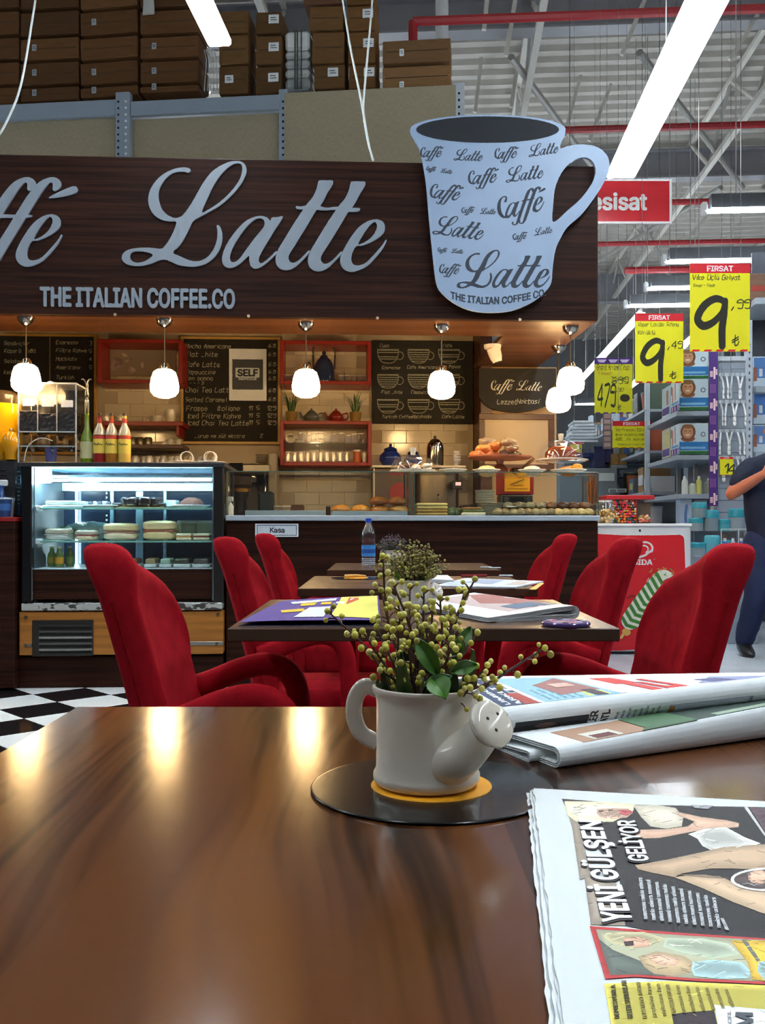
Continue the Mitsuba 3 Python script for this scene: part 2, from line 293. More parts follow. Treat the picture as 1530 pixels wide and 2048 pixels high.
# ================= the hall: floor, roof, lights =================
# checkered tiles of the cafe floor, laid diagonally, each tile its own piece; grey concrete beyond
FX1 = 1.42
one('floor', [(bx(-3.4, FX1, -1.0, 9.2, -0.06, -0.012), '5c5a58')], 'matte', label='checkered cafe floor under the tables', kind='structure')
TL = 0.308
tile_w = shp(cbox(-TL / 2 + .002, TL / 2 - .002, -TL / 2 + .002, TL / 2 - .002, -0.012, 0.0, .0015), 'gloss', 'd9dcdc')
tile_b = shp(cbox(-TL / 2 + .002, TL / 2 - .002, -TL / 2 + .002, TL / 2 - .002, -0.012, 0.0, .0015), 'gloss', '141416')
a0 = math.radians(-46.6)
e1, e2 = np.array([math.cos(a0), math.sin(a0)]), np.array([-math.sin(a0), math.cos(a0)])
org = np.array([-1.941, 5.276]) + TL / 2 * e1 + TL / 2 * e2
for i in range(-14, 15):
    for j in range(-16, 12):
        c = org + TL * (i * e1 + j * e2)
        if -2.9 < c[0] < FX1 + .02 and 2.0 < c[1] < 5.75:
            copy('floor', 'tile', tile_b if (i + j) % 2 == 0 else tile_w, mv(c[0], c[1], 0, math.degrees(a0)))
one('floor', bx(FX1, 14, -1.0, 40, -0.06, -0.001), 'concrete', label='grey concrete floor of the hall aisle', kind='structure')
one('floor', bx(-12, FX1, 9.2, 40, -0.06, -0.001), 'concrete', label='grey concrete floor of the hall behind the kiosk', kind='structure')
one('wall_back', bx(-14, 18, 38, 38.2, 0, 9.5), 'matte', '8d9094', fr=S, label='pale grey far wall of the hall', kind='structure')
# corrugated roof deck, ribs along u
prof = []
v, k = 6.0, 0
while v < 38: prof += [(v, 8.35), (v + .16, 8.35), (v + .2, 8.27), (v + .3, 8.27), (v + .34, 8.35)]; v += .36
prof = np.array(prof); n = len(prof)
vv = np.vstack([np.column_stack([np.full(n, -16.), prof]), np.column_stack([np.full(n, 20.), prof])])
ff = np.array([[i, i + 1, n + i + 1] for i in range(n - 1)] + [[i, n + i + 1, n + i] for i in range(n - 1)])
one('ceiling', trimesh.Trimesh(vv, ff, process=False), 'matte', 'b9b4ac', fr=S, label='corrugated steel roof deck of the hall', kind='structure')
LG, DG = 'c9c6be', '77777a'
for k, (v, z, h) in enumerate(((13.2, 7.75, .42), (18.6, 7.6, .5), (27.0, 7.2, .7))):
    b = one('roof_beam', [(bx(-12, 18, v - .02, v + .02, z, z + h), '85858a'), (bx(-12, 18, v - .14, v + .14, z - .03, z), '8e8e92'), (bx(-12, 18, v - .14, v + .14, z + h, z + h + .03), '85858a')], 'satin', fr=S,
            label=['steel roof beam nearest, crossing above the boxes', 'middle steel roof beam crossing behind the cup sign', 'farthest steel roof beam near the hanging tubes'][k], kind='structure')
# lattice girders along v, each with chords and webs of its own
r2 = random.Random(3)
for g, u in enumerate((-2.3, 1.15, 4.6, 8.05)):
    t = say(num('roof_truss'), 'light grey lattice truss under the roof deck', kind='structure')
    part(t, 'chord', bar((u, 9.0, 8.2), (u, 33, 8.2), .08), 'satin', LG, fr=S)
    part(t, 'chord', bar((u, 9.0, 7.3), (u, 33, 7.3), .09), 'satin', 'b4b1a9', fr=S)
    v = 9.4
    while v < 31:
        part(t, 'web', bar((u, v, 7.3), (u, v + 1.3, 8.2), .05), 'satin', LG, fr=S)
        part(t, 'web', bar((u, v + 1.3, 8.2), (u, v + 2.6, 7.3), .045), 'satin', '9a9892', fr=S)
        v += 2.6
for k, (u0, v0, u1, v1) in enumerate(((.85, 13.2, 3.1, 18.6), (2.6, 13.2, 5.6, 18.6), (4.9, 13.2, 8.0, 18.6), (3.4, 18.6, 6.5, 27), (6, 18.6, 9.5, 27), (5.2, 18.6, 2.2, 27))):
    one('roof_brace', tube([(u0, v0, 7.4), (u1, v1, 7.4 - .2 * (v0 > 15))], .05), 'satin', '8f8d88', fr=S, sm=40, label='diagonal tube brace between two roof beams', kind='structure')
for k, (px0, py0, px1, py1, d) in enumerate(((1032, -10, 1012, 112, 12.6), (1293, -10, 1243, 110, 12.8), (1177, 92, 1128, 272, 15.5), (1222, 168, 1178, 282, 15.5), (975, -10, 968, 60, 12.5), (965, 95, 950, 225, 15.0), (1040, 95, 1022, 215, 15.0), (1310, 310, 1190, 480, 21), (1440, 310, 1300, 500, 21), (1530, 310, 1330, 520, 21), (1515, 30, 1460, 120, 12.8))):
    one('roof_strut', bar(P(px0, py0, d), P(px1, py1, d), .055 if d < 18 else .06), 'satin', LG, label='pale angle strut slanting down from the roof deck', kind='structure')
for k, (px, py, d) in enumerate(((1100, 33, 11.4), (1100, 261, 14.4), (1400, 403, 17.6), (1400, 484, 21.0), (1400, 538, 16.5))):
    u, z = S.at(px, py, d)
    t = one('sprinkler_pipe', tube([(S.at(826, 33, 11.4)[0] if k == 0 else -6 if k < 4 else 3.0, d, z), (16, d, z)], .055 if k < 4 else .06), 'satin', 'a02026', fr=S, sm=40,
            label=['red sprinkler pipe nearest, turning down above the brown boxes', 'second red sprinkler pipe, crossing behind the cup handle', 'third red sprinkler pipe, level with the red hanging sign', 'farthest red sprinkler pipe, just below the red hanging sign', 'short bright red pipe behind the largest yellow price board'][k], cat='pipe')
    if k == 0: part(t, 'drop', tube([(S.at(826, 33, 11.4)[0], d, z), (S.at(826, 33, 11.4)[0], d, z - .9)], .055), 'satin', 'a02026', fr=S, sm=40)
one('downpipe', tube([(0, 0, 0), (0, 0, 9)], .085, 14), 'satin', 'd5d7da', fr=Frame(P(884, 400, 12.4) * [1, 1, 0], 0), sm=40, label='white downpipe standing behind the top boxes', cat='pipe')

# ceiling strip lights: a housing with a glowing diffuser under it, hung on rods
def strip(u0, v0, v1, z, label, rods=True, w=.13, h=.055, zc=8.2):
    t = thing('strip_light', label, 'light', 'strip lights hung under the roof')
    part(t, 'diffuser', cbox(u0 - w / 2, u0 + w / 2, v0, v1, z - h / 2, z + h / 2, .015), 'emit', fr=S, **emit(STRIP, 4.0 if u0 in (1.5, -1.45) else 1.0))
    part(t, 'housing', cbox(u0 - .022, u0 + .022, v0, v1, z + h / 2, z + h / 2 + .05, .004), 'satin', 'cfd2d4', fr=S)
    for v in np.arange(v0 + .4, v1, 2.6): part(t, 'rod', bar((u0, v, z + h / 2 + .05), (u0, v, zc), .008), 'satin', 'a0a0a0', fr=S)
strip(1.5, -1.5, 8.45, 4.0, 'long dazzling strip light running from the top right towards the red sign', w=.25)
strip(-1.45, -1.5, 5.95, 4.0, 'strip light above the brown boxes, its end showing at the top', w=.15)
strip(2.78, 14.0, 21.5, 4.0, 'strip light slanting down behind the row of yellow price boards')
strip(4.0, 15.4, 22, 4.0, 'strip light mostly hidden behind the two biggest price boards')
strip(-4.4, -1.5, 8, 4.0, 'strip light over the next aisle to the left')
for q_, v0_, v1_, n_ in ((-4.4, 14, 30, 'behind the pallet rack'), (-8, -1, 30, 'far to the left of the cafe'), (9.6, 4, 12, 'far to the right of the aisle'), (-1.4, 14, 30, 'beyond the kiosk'), (6.6, 17, 30, 'beyond the shelf of blue boxes')): strip(q_, v0_, v1_, 4.0, 'strip light over the hall ' + n_)
strip(4.6, -1.5, 7.2, 4.0, 'strip light over the next aisle to the right')
for k, (px, py, d, L) in enumerate(((1410, 423, 9.25, 2.6), (1329, 525, 11.05, 2.6), (1293, 578, 12.3, 2.4), (1252, 613, 13.3, 2.4), (1150, 809, 24, 3.0))):
    u, z = S.at(px, py, d)
    t = thing('tube_light', ['cross-hung tube lamp, highest of those at the right', 'tube lamp just above the largest yellow price board', 'tube lamp ending behind the left edge of the largest price board', 'lowest near tube lamp, above the second price board', 'far tube lamp glimpsed behind the crossed-out price board'][k], 'light', 'tube lamps hung across the aisle')
    part(t, 'tube', tube([(u, d, z), (u + L, d, z)], .021, 10), 'emit', fr=S, sm=40, **emit(tuple(2.5 * x for x in STRIP)))
    part(t, 'reflector', bar((u + .06, d + .04, z + .1), (u + L, d + .04, z + .1), .1, .13), 'satin', '4a4d52', fr=S)
    part(t, 'end_cap', cbox(u - .03, u + .02, d - .02, d + .05, z - .03, z + .09, .008), 'gloss', 'e8eaec', fr=S)
    for q in (.3, L - .3): part(t, 'rod', bar((u + q, d + .04, z + .16), (u + q, d + .04, 7.7 if k == 3 else 8.2), .008), 'satin', '8a8a8a', fr=S)

# ================= pallet rack with boxes behind the kiosk =================
BL = '8f9dac'
def rz(px, py, v=0): return R.at(px, py, v)
t = thing('pallet_rack', 'blue-grey steel pallet rack standing behind the kiosk sign', 'rack')
for px0, px1 in ((-220, 232), (262, 560)):
    (u0, za), (u1, zb) = rz(px0, 232 if px0 < 0 else 228), rz(px1, 232 if px0 < 0 else 219)
    zt = rz(px1, 200 if px0 < 0 else 190)[1]
    part(t, 'beam', cbox(u0, u1, -.02, .04, zb, zt, .004), 'satin', BL, fr=R)
zdeck = rz(400, 196)[1]
holes = []
for px, w in ((247, .085), (566, .05), (918, .06)):
    u = rz(px, 250)[0]; ztop = rz(px, {247: 186, 566: 178, 918: 165}[px])[1]
    p = part(t, 'upright', cbox(u - w, u + w, .0 if px != 247 else -.03, .06, 0, ztop, .004), 'satin', BL if px != 918 else 'b9c1ca', fr=R)
    for z in np.arange(3.9, ztop - .1, .075):
        for du in ((-w * .6, w * .45) if px == 247 else (0,)):
            part(p, 'slot', cbox(u + du - .014, u + du + .014, (-.0305 if px == 247 else -.0005), .01, z, z + .03, .003), 'matte', '23262b' if du <= 0 else 'dfe6ea', fr=R)
part(t, 'deck', cbox(rz(-220, 200)[0], rz(566, 200)[0], .05, 1.1, zdeck - .05, zdeck, .003), 'satin', '6f7377', fr=R)
part(t, 'deck', cbox(rz(576, 178)[0], rz(912, 178)[0], .05, 1.1, rz(760, 182)[1] - .04, rz(760, 182)[1], .003), 'satin', '6f7377', fr=R)
for k, (a, b, ya, yb) in enumerate(((-220, 231, 234, 330), (263, 558, 226, 330), (572, 912, 180, 340))):
    u0, u1 = rz(a, 300, .07)[0], rz(b, 300, .07)[0]; zt = rz(b if k < 2 else 740, ya, .07 if k < 2 else .02)[1]
    one('chipboard', cbox(u0, u1, .07 if k < 2 else -.01, .095 if k < 2 else .03, 3.2, zt, .003), 'chip', 'a2977f', fr=R, cat='panel', group='chipboard panels of the rack',
        label=['beige chipboard panel at the left edge, below the steel beam', 'beige chipboard panel between the two perforated uprights', 'large beige chipboard panel behind the cup sign, highest of the three'][k])
box_n = 0
def carton(x0, x1, y0, y1, dv=.12, tilt=0, tag=None, tagc='d8dee2', lab=None, tint='5f4128', below=None, depth=.42):
    global box_n
    (u0, zb), (u1, zt) = rz(x0 + 1.2, y1, dv), rz(x1 - 1.2, y0, dv)
    t = thing('cardboard_box', lab, 'box', 'brown cardboard boxes stacked on the rack')
    m = cbox(u0, u1, dv, dv + depth, zb + .003, zt - .003, .008)
    c = ((u0 + u1) / 2, dv, zb); X = rot((0, 1, 0), tilt, c); m.apply_transform(X)
    sh_ = (0.86 + .28 * r2.random()); col = ''.join(f'{int(min(255, int(tint[i:i + 2], 16) * sh_)):02x}' for i in (0, 2, 4))
    part(t, 'carton', m, 'card', col, fr=R)
    w, h = u1 - u0, zt - zb
    part(t, 'tape', bx(u0 + .03, u1 - .03, dv - .0015, dv, zb + h * .48, zb + h * .53).apply_transform(X), 'paper', '4d3824', fr=R)
    if tag:
        fx, fy, tw, th = tag
        part(t, 'sticker', [(bx(u0 + w * fx, u0 + w * fx + tw, dv - .003, dv - .0015, zb + h * fy, zb + h * fy + th).apply_transform(X), tagc),
                            (bx(u0 + w * fx + tw * .2, u0 + w * fx + tw * .8, dv - .004, dv - .003, zb + h * fy + th * .35, zb + h * fy + th * .45).apply_transform(X), '5a6066'),
                            (bx(u0 + w * fx + tw * .2, u0 + w * fx + tw * .7, dv - .004, dv - .003, zb + h * fy + th * .6, zb + h * fy + th * .72).apply_transform(X), '5a6066')], 'paper', fr=R)
rows = [(-34, 21), (21, 74), (74, 123), (123, 173), (173, 214)]
nm = ['top', 'second', 'third', 'fourth', 'bottom']
for c, (x0, x1) in enumerate(((-90, 38), (40, 158), (160, 276), (279, 398))):
    for q, (y0, y1) in enumerate(rows):
        dy = -c * 1.6
        carton(x0, x1, y0 + dy, y1 + dy if q < 4 else 214 - c * 9, tilt=(0, 0, -1.2, .4)[c], tag=((.2, .42, .055, .075) if (q + c) % 2 or q > 2 else None), tagc='9aa3ab',
               lab=f'{nm[q]} box in the ' + ['leftmost stack of the rack', 'second stack from the left, beside the hanging white cord', 'third stack from the left, above the main upright', 'fourth stack from the left, below the lamp end'][c])
for q, (y0, y1) in enumerate(((20, 68), (68, 130), (130, 190))):
    carton(437, 497, y0, y1, tag=(.2, .4, .1, .09) if q == 2 else None, lab=f'{nm[q]} box in the narrow stack right of the lamp end', tint='664a2c')
    carton(510, 563, y0 + 2, y1, tag=(.5, .45, .12, .1), tilt=(1.5, 1, 0)[q], lab=f'{nm[q]} box in the stack left of the white bundle', tint='664a2c')
for q, (y0, y1) in enumerate(((-32, 10), (10, 62), (62, 128), (128, 179))):
    if q == 0:
        carton(606, 682, y0, y1, lab='top box in the leaning stack right of the white bundle', tint='5c4030')
    else:
        carton(612 + q * 5, 684 + q * 2, y0, y1, tilt=(0, 2.0, 1.5, 0)[q], tag=(.45, .5, .12, .1) if q == 3 else None, lab=f'{("", "second", "third", "bottom")[q]} box in the leaning stack right of the white bundle', tint='664a2c')
    carton(692 + q * 1.5, 750 + q * 1, y0, y1, tag=(.55, .5, .12, .1) if q else None, tilt=.5, lab=f'{("top", "second", "third", "bottom")[q]} box in the stack behind the two hanging cords', tint='634628')
for q, (y0, y1) in enumerate(((75, 128), (128, 180))):
    carton(764, 902, y0, y1, tag=(.25, .3 if q == 0 else .02, .05, .08), lab=['upper wide box on the large chipboard panel', 'lower wide box on the large chipboard panel'][q], tint='75583a', dv=.03)
t = thing('wrapped_bundle', 'white wrapped bundle strapped between the box stacks', 'bundle')
(u0, zb), (u1, zt) = rz(570, 180, .14), rz(619, 60, .14)
for q, (f0, f1, c) in enumerate(((0, .2, '8f9494'), (.22, .36, 'b9bdbc'), (.38, .52, 'a6aaaa'), (.54, .66, 'b9bdbc'), (.68, 1.0, 'd4d8d8'))):
    part(t, 'layer', lumpy(cbox(u0, u1, .14, .5, zb + (zt - zb) * f0, zb + (zt - zb) * f1, .03).subdivide(), .01, 9, q), 'satin', c, fr=R)
for q in (.42, .52, .68): part(t, 'strap', bar((u0 + (u1 - u0) * q, .125, zb), (u0 + (u1 - u0) * q, .125, zt), .012), 'satin', '3b4038', fr=R)
t = thing('plastic_wrap', 'loose clear plastic wrap hanging between the box stacks', 'plastic wrap')
(u0, zb), (u1, zt) = rz(402, 186, .05), rz(434, 90, .05)
rw = np.random.default_rng(4).uniform(-.03, .03, 400)
part(t, 'sheet', grid(lambda s, q: np.column_stack([u0 + (u1 - u0) * s, .06 + rw[:len(s)], zb + (zt - zb) * q]), 8, 18), 'glass', fr=R)
for q in range(5):
    s0 = u0 + (u1 - u0) * (.2 + .15 * q)
    part(t, 'fold', tube([(s0, .05, zt - .05), (s0 + .03, .04, (zt + zb) / 2 + .1), (s0 + .01 * q, .05, zb + .02)], .006, 5), 'gloss', 'aab2b4', fr=R)
t = one('plastic_flap', lumpy(cbox(rz(285, 28, .05)[0], rz(308, 28, .05)[0], .05, .07, rz(290, 29, .05)[1], rz(290, -20, .05)[1], .01).subdivide().subdivide(), .02, 9), 'gloss', 'b8bbb6', fr=R, sm=30, label='crumpled shiny plastic flap hanging on the third stack at the top', cat='plastic wrap')

# white cords that hold the sign
def cord(pxs, d, label, r=.0065):
    one('hanging_rope', tube(spline([P(x, y, d + dd) for x, y, dd in pxs], 8), r, 6), 'satin', 'cfd6d4', sm=50, label=label, cat='rope', group='white cords hanging from the roof')
cord(((80, -60, 0), (66, 30, 0), (44, 160, 0), (22, 225, 0), (-12, 285, 0), (-60, 330, 0)), 5.55, 'white cord hanging in front of the leftmost boxes')
cord(((676, -60, .05), (700, 90, .05), (722, 200, .03), (737, 285, .02), (746, 322, .02)), 5.62, 'white cord of the pair above the big letters, bent to the left at the top')
cord(((750, -60, .05), (738, 80, .05), (729, 180, .04), (727, 225, .04), (736, 284, .03), (747, 322, .02)), 5.63, 'white cord of the pair above the big letters, straight up to the roof')
# ================= the coffee kiosk =================
def kx(px, v=0): return K.at(px, HZ, v)[0]
def kz(py, v=0, px=765): return K.at(px, py, v)[1]
def kpoly(g, v, zx=3.643, ox=0, oy=300):      # an outline measured on the photograph, brought to true size on the sign's plane
    f = lambda x, y, z=None: tuple(np.array([K.at(ox + a / zx, oy + b / zx, v) for a, b in zip(x, y)]).T)
    q = ops.transform(f, g); return q.buffer(0)
VB, VR = 2.05, 1.68                            # back wall, deeper wall of the recess at the right
ZW = 2.6
ZS = kz(635, 0, 600) + .002                       # the sign box: its wood underside is a soffit
uL, uR = -3.0, kx(1196)
# --- sign fascia
zb, zt = kz(635, 0, 600), kz(317, 0, 420)
sg = thing('sign_board', 'dark wood sign board with large grey script letters over the counter', 'sign')
part(sg, 'panel', cbox(uL, uR, 0, .05, zb, zt, .004), 'darkwood', fr=K)
LET = '838c97'
for i, g in enumerate(LETTERS_LATTE):
    part(sg, 'letter' if i < 5 else 'crossbar', upright(ext(kpoly(g, -.012), .014), v=.001), 'satin', LET, fr=K)
for i, g in enumerate(LETTERS_CAFFE):          # traced where the last letters stand; the first ones continue to the left
    part(sg, 'letter' if i < 5 else 'accent' if i == 5 else 'crossbar', upright(ext(kpoly(g, -.012), .014), v=.001), 'satin', LET, fr=K)
tx = sans('THE ITALIAN COFFEE.CO', .104, True, .012, .035)
w0, w1 = K.at(78, 611, -.01), K.at(470, 614, -.01)
sx = (w1[0] - w0[0]) / tx.bounds[1][0]; tx.apply_scale([sx, 1, 1])
part(sg, 'small_lettering', upright(tx, w0[0], .0, w0[1]), 'satin', LET, fr=K)
for px, py in ((497, 632), (755, 636), (1040, 639), (230, 629)):
    u, z = K.at(px, py, -.003); part(sg, 'screw', upright(ext(Point(0, 0).buffer(.009, 4), .004), u, .001, z), 'metal', 'c9b79a', fr=K)
# --- the cup cut-out fixed on the sign
cup = thing('cup_cutout', 'large pale blue cup cut-out printed all over with script, fixed on the sign', 'sign')
cz = dict(zx=3.643, ox=820, oy=220); VC = -.07
ring_o = [(568 + 566 * math.cos(a), 140 - 106 * math.sin(a)) for a in np.linspace(math.pi, 0, 40)]
body = Polygon(ring_o + list(map(tuple, spline([(1134, 140), (1128, 180), (1108, 225), (1095, 278), (1160, 260), (1250, 250), (1340, 262), (1410, 300), (1450, 370), (1440, 470), (1370, 600), (1260, 750), (1150, 850), (1100, 930), (1060, 1020), (1040, 1150), (1028, 1262), (970, 1340), (880, 1405), (750, 1458), (600, 1475), (450, 1460), (330, 1410), (230, 1330), (190, 1250), (165, 1050), (140, 800), (120, 560), (100, 420), (75, 300), (35, 220), (5, 165)], 6)))).buffer(0)
hole = outl('1045,815 1043,700 1060,560 1110,450 1180,375 1260,345 1320,365 1352,420 1345,490 1310,560 1240,650 1150,730')
part(cup, 'board', upright(ext(kpoly(body.difference(hole), VC, **cz), .02), v=VC + .02), 'satin', '8b9fba', fr=K)
el = Polygon([(565 + 520 * math.cos(a), 143 + 96 * math.sin(a)) for a in np.linspace(0, 2 * math.pi, 60)])
part(cup, 'dark_opening', upright(ext(kpoly(el, VC, **cz), .002), v=VC), 'matte', '26282d', fr=K, label='dark oval of the open cup')
for q in (200, 900): part(cup, 'spacer', bar((kx(820 + q / 3.643), VC + .02, kz(450)), (kx(820 + q / 3.643), .0, kz(450)), .03), 'metal', '888888', fr=K)
def word(g, x, y, w, deg=0, hx=None):          # a word whose baseline starts at x, y of the cup's field, w wide
    s = w / g.bounds[2]; q = affinity.scale(g, s, -s * (hx or 1), origin=(0, 0)); return sh(affinity.rotate(q, -deg, origin=(0, 0)), x, y)
WORDS = [(CAFFE, 75, 345, 170, 0), (LATTE, 318, 368, 212, 0), (CAFFE, 618, 358, 178, 3), (LATTE, 866, 345, 222, 10), (CAFFE, 118, 440, 72, -8), (LATTE, 222, 456, 84, -6),
         (CAFFE, 428, 545, 228, 5), (LATTE, 700, 532, 280, 9), (CAFFE, 142, 640, 240, -6), (CAFFE, 376, 752, 96, 2), (LATTE, 510, 758, 114, 0), (CAFFE, 655, 800, 372, 12),
         (LATTE, 162, 905, 372, -6), (CAFFE, 750, 948, 110, 5), (LATTE, 908, 918, 134, 12), (CAFFE, 200, 1030, 70, -8), (LATTE, 300, 1040, 86, -4), (CAFFE, 212, 1190, 158, -3), (LATTE, 342, 1302, 680, 2)]
for g, x, y, w, dg in WORDS:
    q = kpoly(word(g, x, y, w, dg), VC, **cz).buffer(.0006).simplify(.0006)
    part(cup, 'printed_word', upright(ext(q, .0015), v=VC), 'matte', '3c414c', fr=K)
tx = sans('THE ITALIAN COFFEE CO.', 60, True, 1, .03); wid = tx.bounds[1][0]
v2 = tx.vertices.copy(); xx = v2[:, 0] / wid; base = 1372 + 150 * xx - 190 * xx**2 - 0
px_ = 292 + 700 * xx; py_ = np.interp(xx, [0, .15, .35, .55, .75, 1], [1372, 1398, 1414, 1412, 1392, 1352]) - v2[:, 1] * .82
uz = np.array([K.at(820 + a / 3.643, 220 + b / 3.643, VC) for a, b in zip(px_, py_)])
tx.vertices = np.column_stack([uz[:, 0], VC - .0015 * v2[:, 2], uz[:, 1]])
part(cup, 'printed_word', tx, 'matte', '3c414c', fr=K)

# --- soffit, walls
VS = .5
one('ceiling', bx(uL, uR - .002, .052, VS, ZS, ZS + .03), 'soffit', fr=K, label='wood underside of the sign box over the counter', kind='structure')
one('ceiling', bx(kx(951, VR), uR - .002, VS, VR + .1, ZS, ZS + .03), 'soffit', fr=K, label='wood soffit over the recess at the right end', kind='structure')
one('ceiling', bx(uL, uR, VS, VB + .12, ZW, ZW + .04), 'matte', '8a7a66', fr=K, label='kiosk ceiling above the menu boards', kind='structure')
one('trim', bx(uL, uR - .002, VS - .02, VS, ZS + .03, ZW), 'soffit', fr=K, label='back board of the sign box', kind='structure')
uW = kx(946, VB)
one('wall_back', bx(uL, uW, VB, VB + .12, 0, ZW), 'matte', 'b9a88c', fr=K, label='back wall of the kiosk', kind='structure')
wl = 'wall_back_001'
wl = [k for k in scene if k.startswith('wall_back') and labels[k]['label'].startswith('back wall of the kiosk')][0]
one('trim', bx(uW + .002, uW + .09, VR - .02, VB + .12, 0, ZW), 'soffit', fr=K, label='wood corner post where the back wall ends', kind='structure')
one('wall_right', bx(uW + .092, kx(1113, VR), VR, VR + .1, 0, ZS), 'matte', 'a58763', fr=K, label='deeper wall of the recess at the right', kind='structure')
one('wall_left', bx(uL - .12, uL - .02, .05, VB + .12, 0, ZW), 'matte', '5a4632', fr=K, label='left end wall of the kiosk', kind='structure')
tw, th = .2, .1
tile = shp(cbox(-tw / 2 + .0015, tw / 2 - .0015, -.006, 0, -th / 2 + .0015, th / 2 - .0015, .002), 'gloss', 'd3c4a6')
def tiles(x0, x1, y0, y1):
    u0, u1, z0, z1 = kx(x0, VB), kx(x1, VB), kz(y1, VB), kz(y0, VB)
    for r in range(int(z0 / th), int(z1 / th) + 1):
        for c in range(int((u0 + 4) / tw), int((u1 + 4) / tw) + 1):
            u, z = c * tw - 4 + (r % 2) * tw / 2, r * th + th / 2
            if u0 <= u - tw / 2 and u + tw / 2 <= min(u1, uW - .002) and (u, z) not in done and z + th / 2 < ZW: done.add((u, z)); copy(wl, 'tile', tile, K.M @ mv(u, VB, z))
done = set()
tiles(190, 372, 690, 925); tiles(552, 750, 680, 1030); tiles(738, 952, 842, 1030)
# back counter
t = thing('back_counter', 'dark back counter along the tiled wall', 'counter')
part(t, 'body', cbox(uL, uW - .01, 1.48, VB - .008, 0, .9), 'darkwood', fr=K)
part(t, 'worktop', cbox(uL, uW - .01, 1.44, VB - .008, .902, .94), 'satin', '6c5f52', fr=K)
ZC = .94

# --- boards
def kbox(x0, x1, y0, y1, v0, v1, r=.003):      # a box whose near face fills these pixels at depth v0
    (a, b), (c, d) = K.at(x0, y1, v0), K.at(x1, y0, v0); return cbox(a, c, v0, v1, b, d, r)
CH1 = 'a9a594'
def chalk(t, lines, v, col=CH1, name='chalk_line', w=None):
    for q, (text, px, py, hpx) in enumerate(lines):
        u, z = K.at(px, py, v); h = hpx / F * (5.6 + v)
        m = hand(text, h, h * .13 if w is None else w, seed=q * 7 + int(px))[0]
        part(t, name, upright(m, u, v, z), 'matte', col, fr=K)
vb = VB - .035
def frame(t, x0, x1, y0, y1, v, w, mat, col, d=.02):
    (a, b), (c, e) = K.at(x0, y1, v), K.at(x1, y0, v)
    for m in (cbox(a, c, v, v + d, e - w, e), cbox(a, c, v, v + d, b, b + w), cbox(a, a + w, v, v + d, b + w, e - w), cbox(c - w, c, v, v + d, b + w, e - w)): part(t, 'frame_side', m, mat, col, fr=K)
t = thing('chalkboard', 'wide chalkboard menu at the left edge, behind the coffee dispenser', 'chalkboard')
part(t, 'slate', kbox(-150, 187, 672, 905, vb, vb + .02), 'matte', '292420', fr=K); frame(t, -155, 193, 668, 908, vb - .006, .022, 'satin', 'b8893c')
part(t, 'divider', kbox(98, 101, 672, 905, vb - .004, vb), 'satin', '6b5638', fr=K)
chalk(t, [(s_, x, y, 7) for x, y, s_ in ((8, 690, 'Sandviçler'), (8, 705, 'Kaşarlı Tost'), (112, 688, 'Espresso'), (112, 704, 'Filtre Kahve'), (112, 721, 'Machiato'), (112, 738, 'Americano'), (112, 758, 'Turkish'), (178, 690, '3'), (178, 706, '5'), (178, 722, '4'), (178, 738, '5'), (8, 726, 'Salata'), (60, 705, '8'), (8, 748, 'Kek 6'))], vb - .0005)
t = thing('chalkboard', 'tall chalkboard menu with yellow wood frame, white poster pinned on it', 'chalkboard')
part(t, 'slate', kbox(364, 560, 676, 886, vb, vb + .02), 'matte', '2b2620', fr=K); frame(t, 361, 561, 674, 888, vb - .006, .022, 'satin', 'c39a52')
rowsB = [('Mocha Americano', 371, 696, 8), ('Flat White', 371, 713, 9), ('Cafe Latte', 371, 733, 9), ('Cappuccino', 371, 748, 8), ('Con panna', 371, 760, 8), ('- - - - B', 371, 769, 6), ('Chai Tea Latte', 371, 784, 9), ('Salted Caramel', 371, 803, 8),
         ('Frappe', 373, 821, 9), ('Italiano', 432, 821, 9), ('Iced Filtre Kahve', 373, 836, 9), ('Iced Chai Tea Latte', 373, 850, 9), ('Şurup ve süt ekstra', 390, 875, 7), ('2', 520, 875, 7)]
rowsB += [(p, x, y, 7) for y in (695, 712, 732, 747, 760, 784, 802) for x, p in ((537, '6'), (546, '8'))] + [(p, x, y, 8) for y, a, b in ((820, '11', '12'), (835, '11', '12'), (849, '11', '12')) for x, p in ((497, a), (513, '5'), (534, b), (546, '9'))]
chalk(t, rowsB, vb - .0005)
t = thing('poster', 'white SELF SERVICE poster pinned on the tall chalkboard', 'poster')
vp = vb - .008
part(t, 'sheet', kbox(458, 533, 698, 801, vp, vp + .004, .001), 'paper', 'f0f4f4', fr=K)
part(t, 'grey_square', kbox(464.5, 526, 719, 779, vp - .001, vp, .0003), 'paper', '4b4f54', fr=K)
(u0, z0), (u1, z1) = K.at(473, 753, vp), K.at(517, 738, vp)
part(t, 'label_box', upright(ext(sbox(u0, z0, u1, z1).buffer(.008, 3), .001), v=vp - .001), 'paper', 'cfd8dc', fr=K)
m = sans('SELF', 1.0, True, .001, .05); m.apply_scale([(u1 - u0) * .96 / m.bounds[1][0], .052, 1]); part(t, 'lettering', upright(m, u0 + .003, vp - .002, z0 + .004), 'paper', '2f3235', fr=K)
m = sans('SERVICE', 1.0, True, .001, .04); m.apply_scale([(u1 - u0) * .86 / m.bounds[1][0], .026, 1]); part(t, 'lettering', upright(m, u0 + .012, vp - .001, kz(762, vp)), 'paper', 'cfd8dc', fr=K)
t = thing('chalkboard', 'frameless chalkboard with nine drawn cups, between the red shelves and the wood post', 'chalkboard')
part(t, 'slate', kbox(744, 946, 683, 847, vb, vb + .02), 'matte', '2d2a24', fr=K)
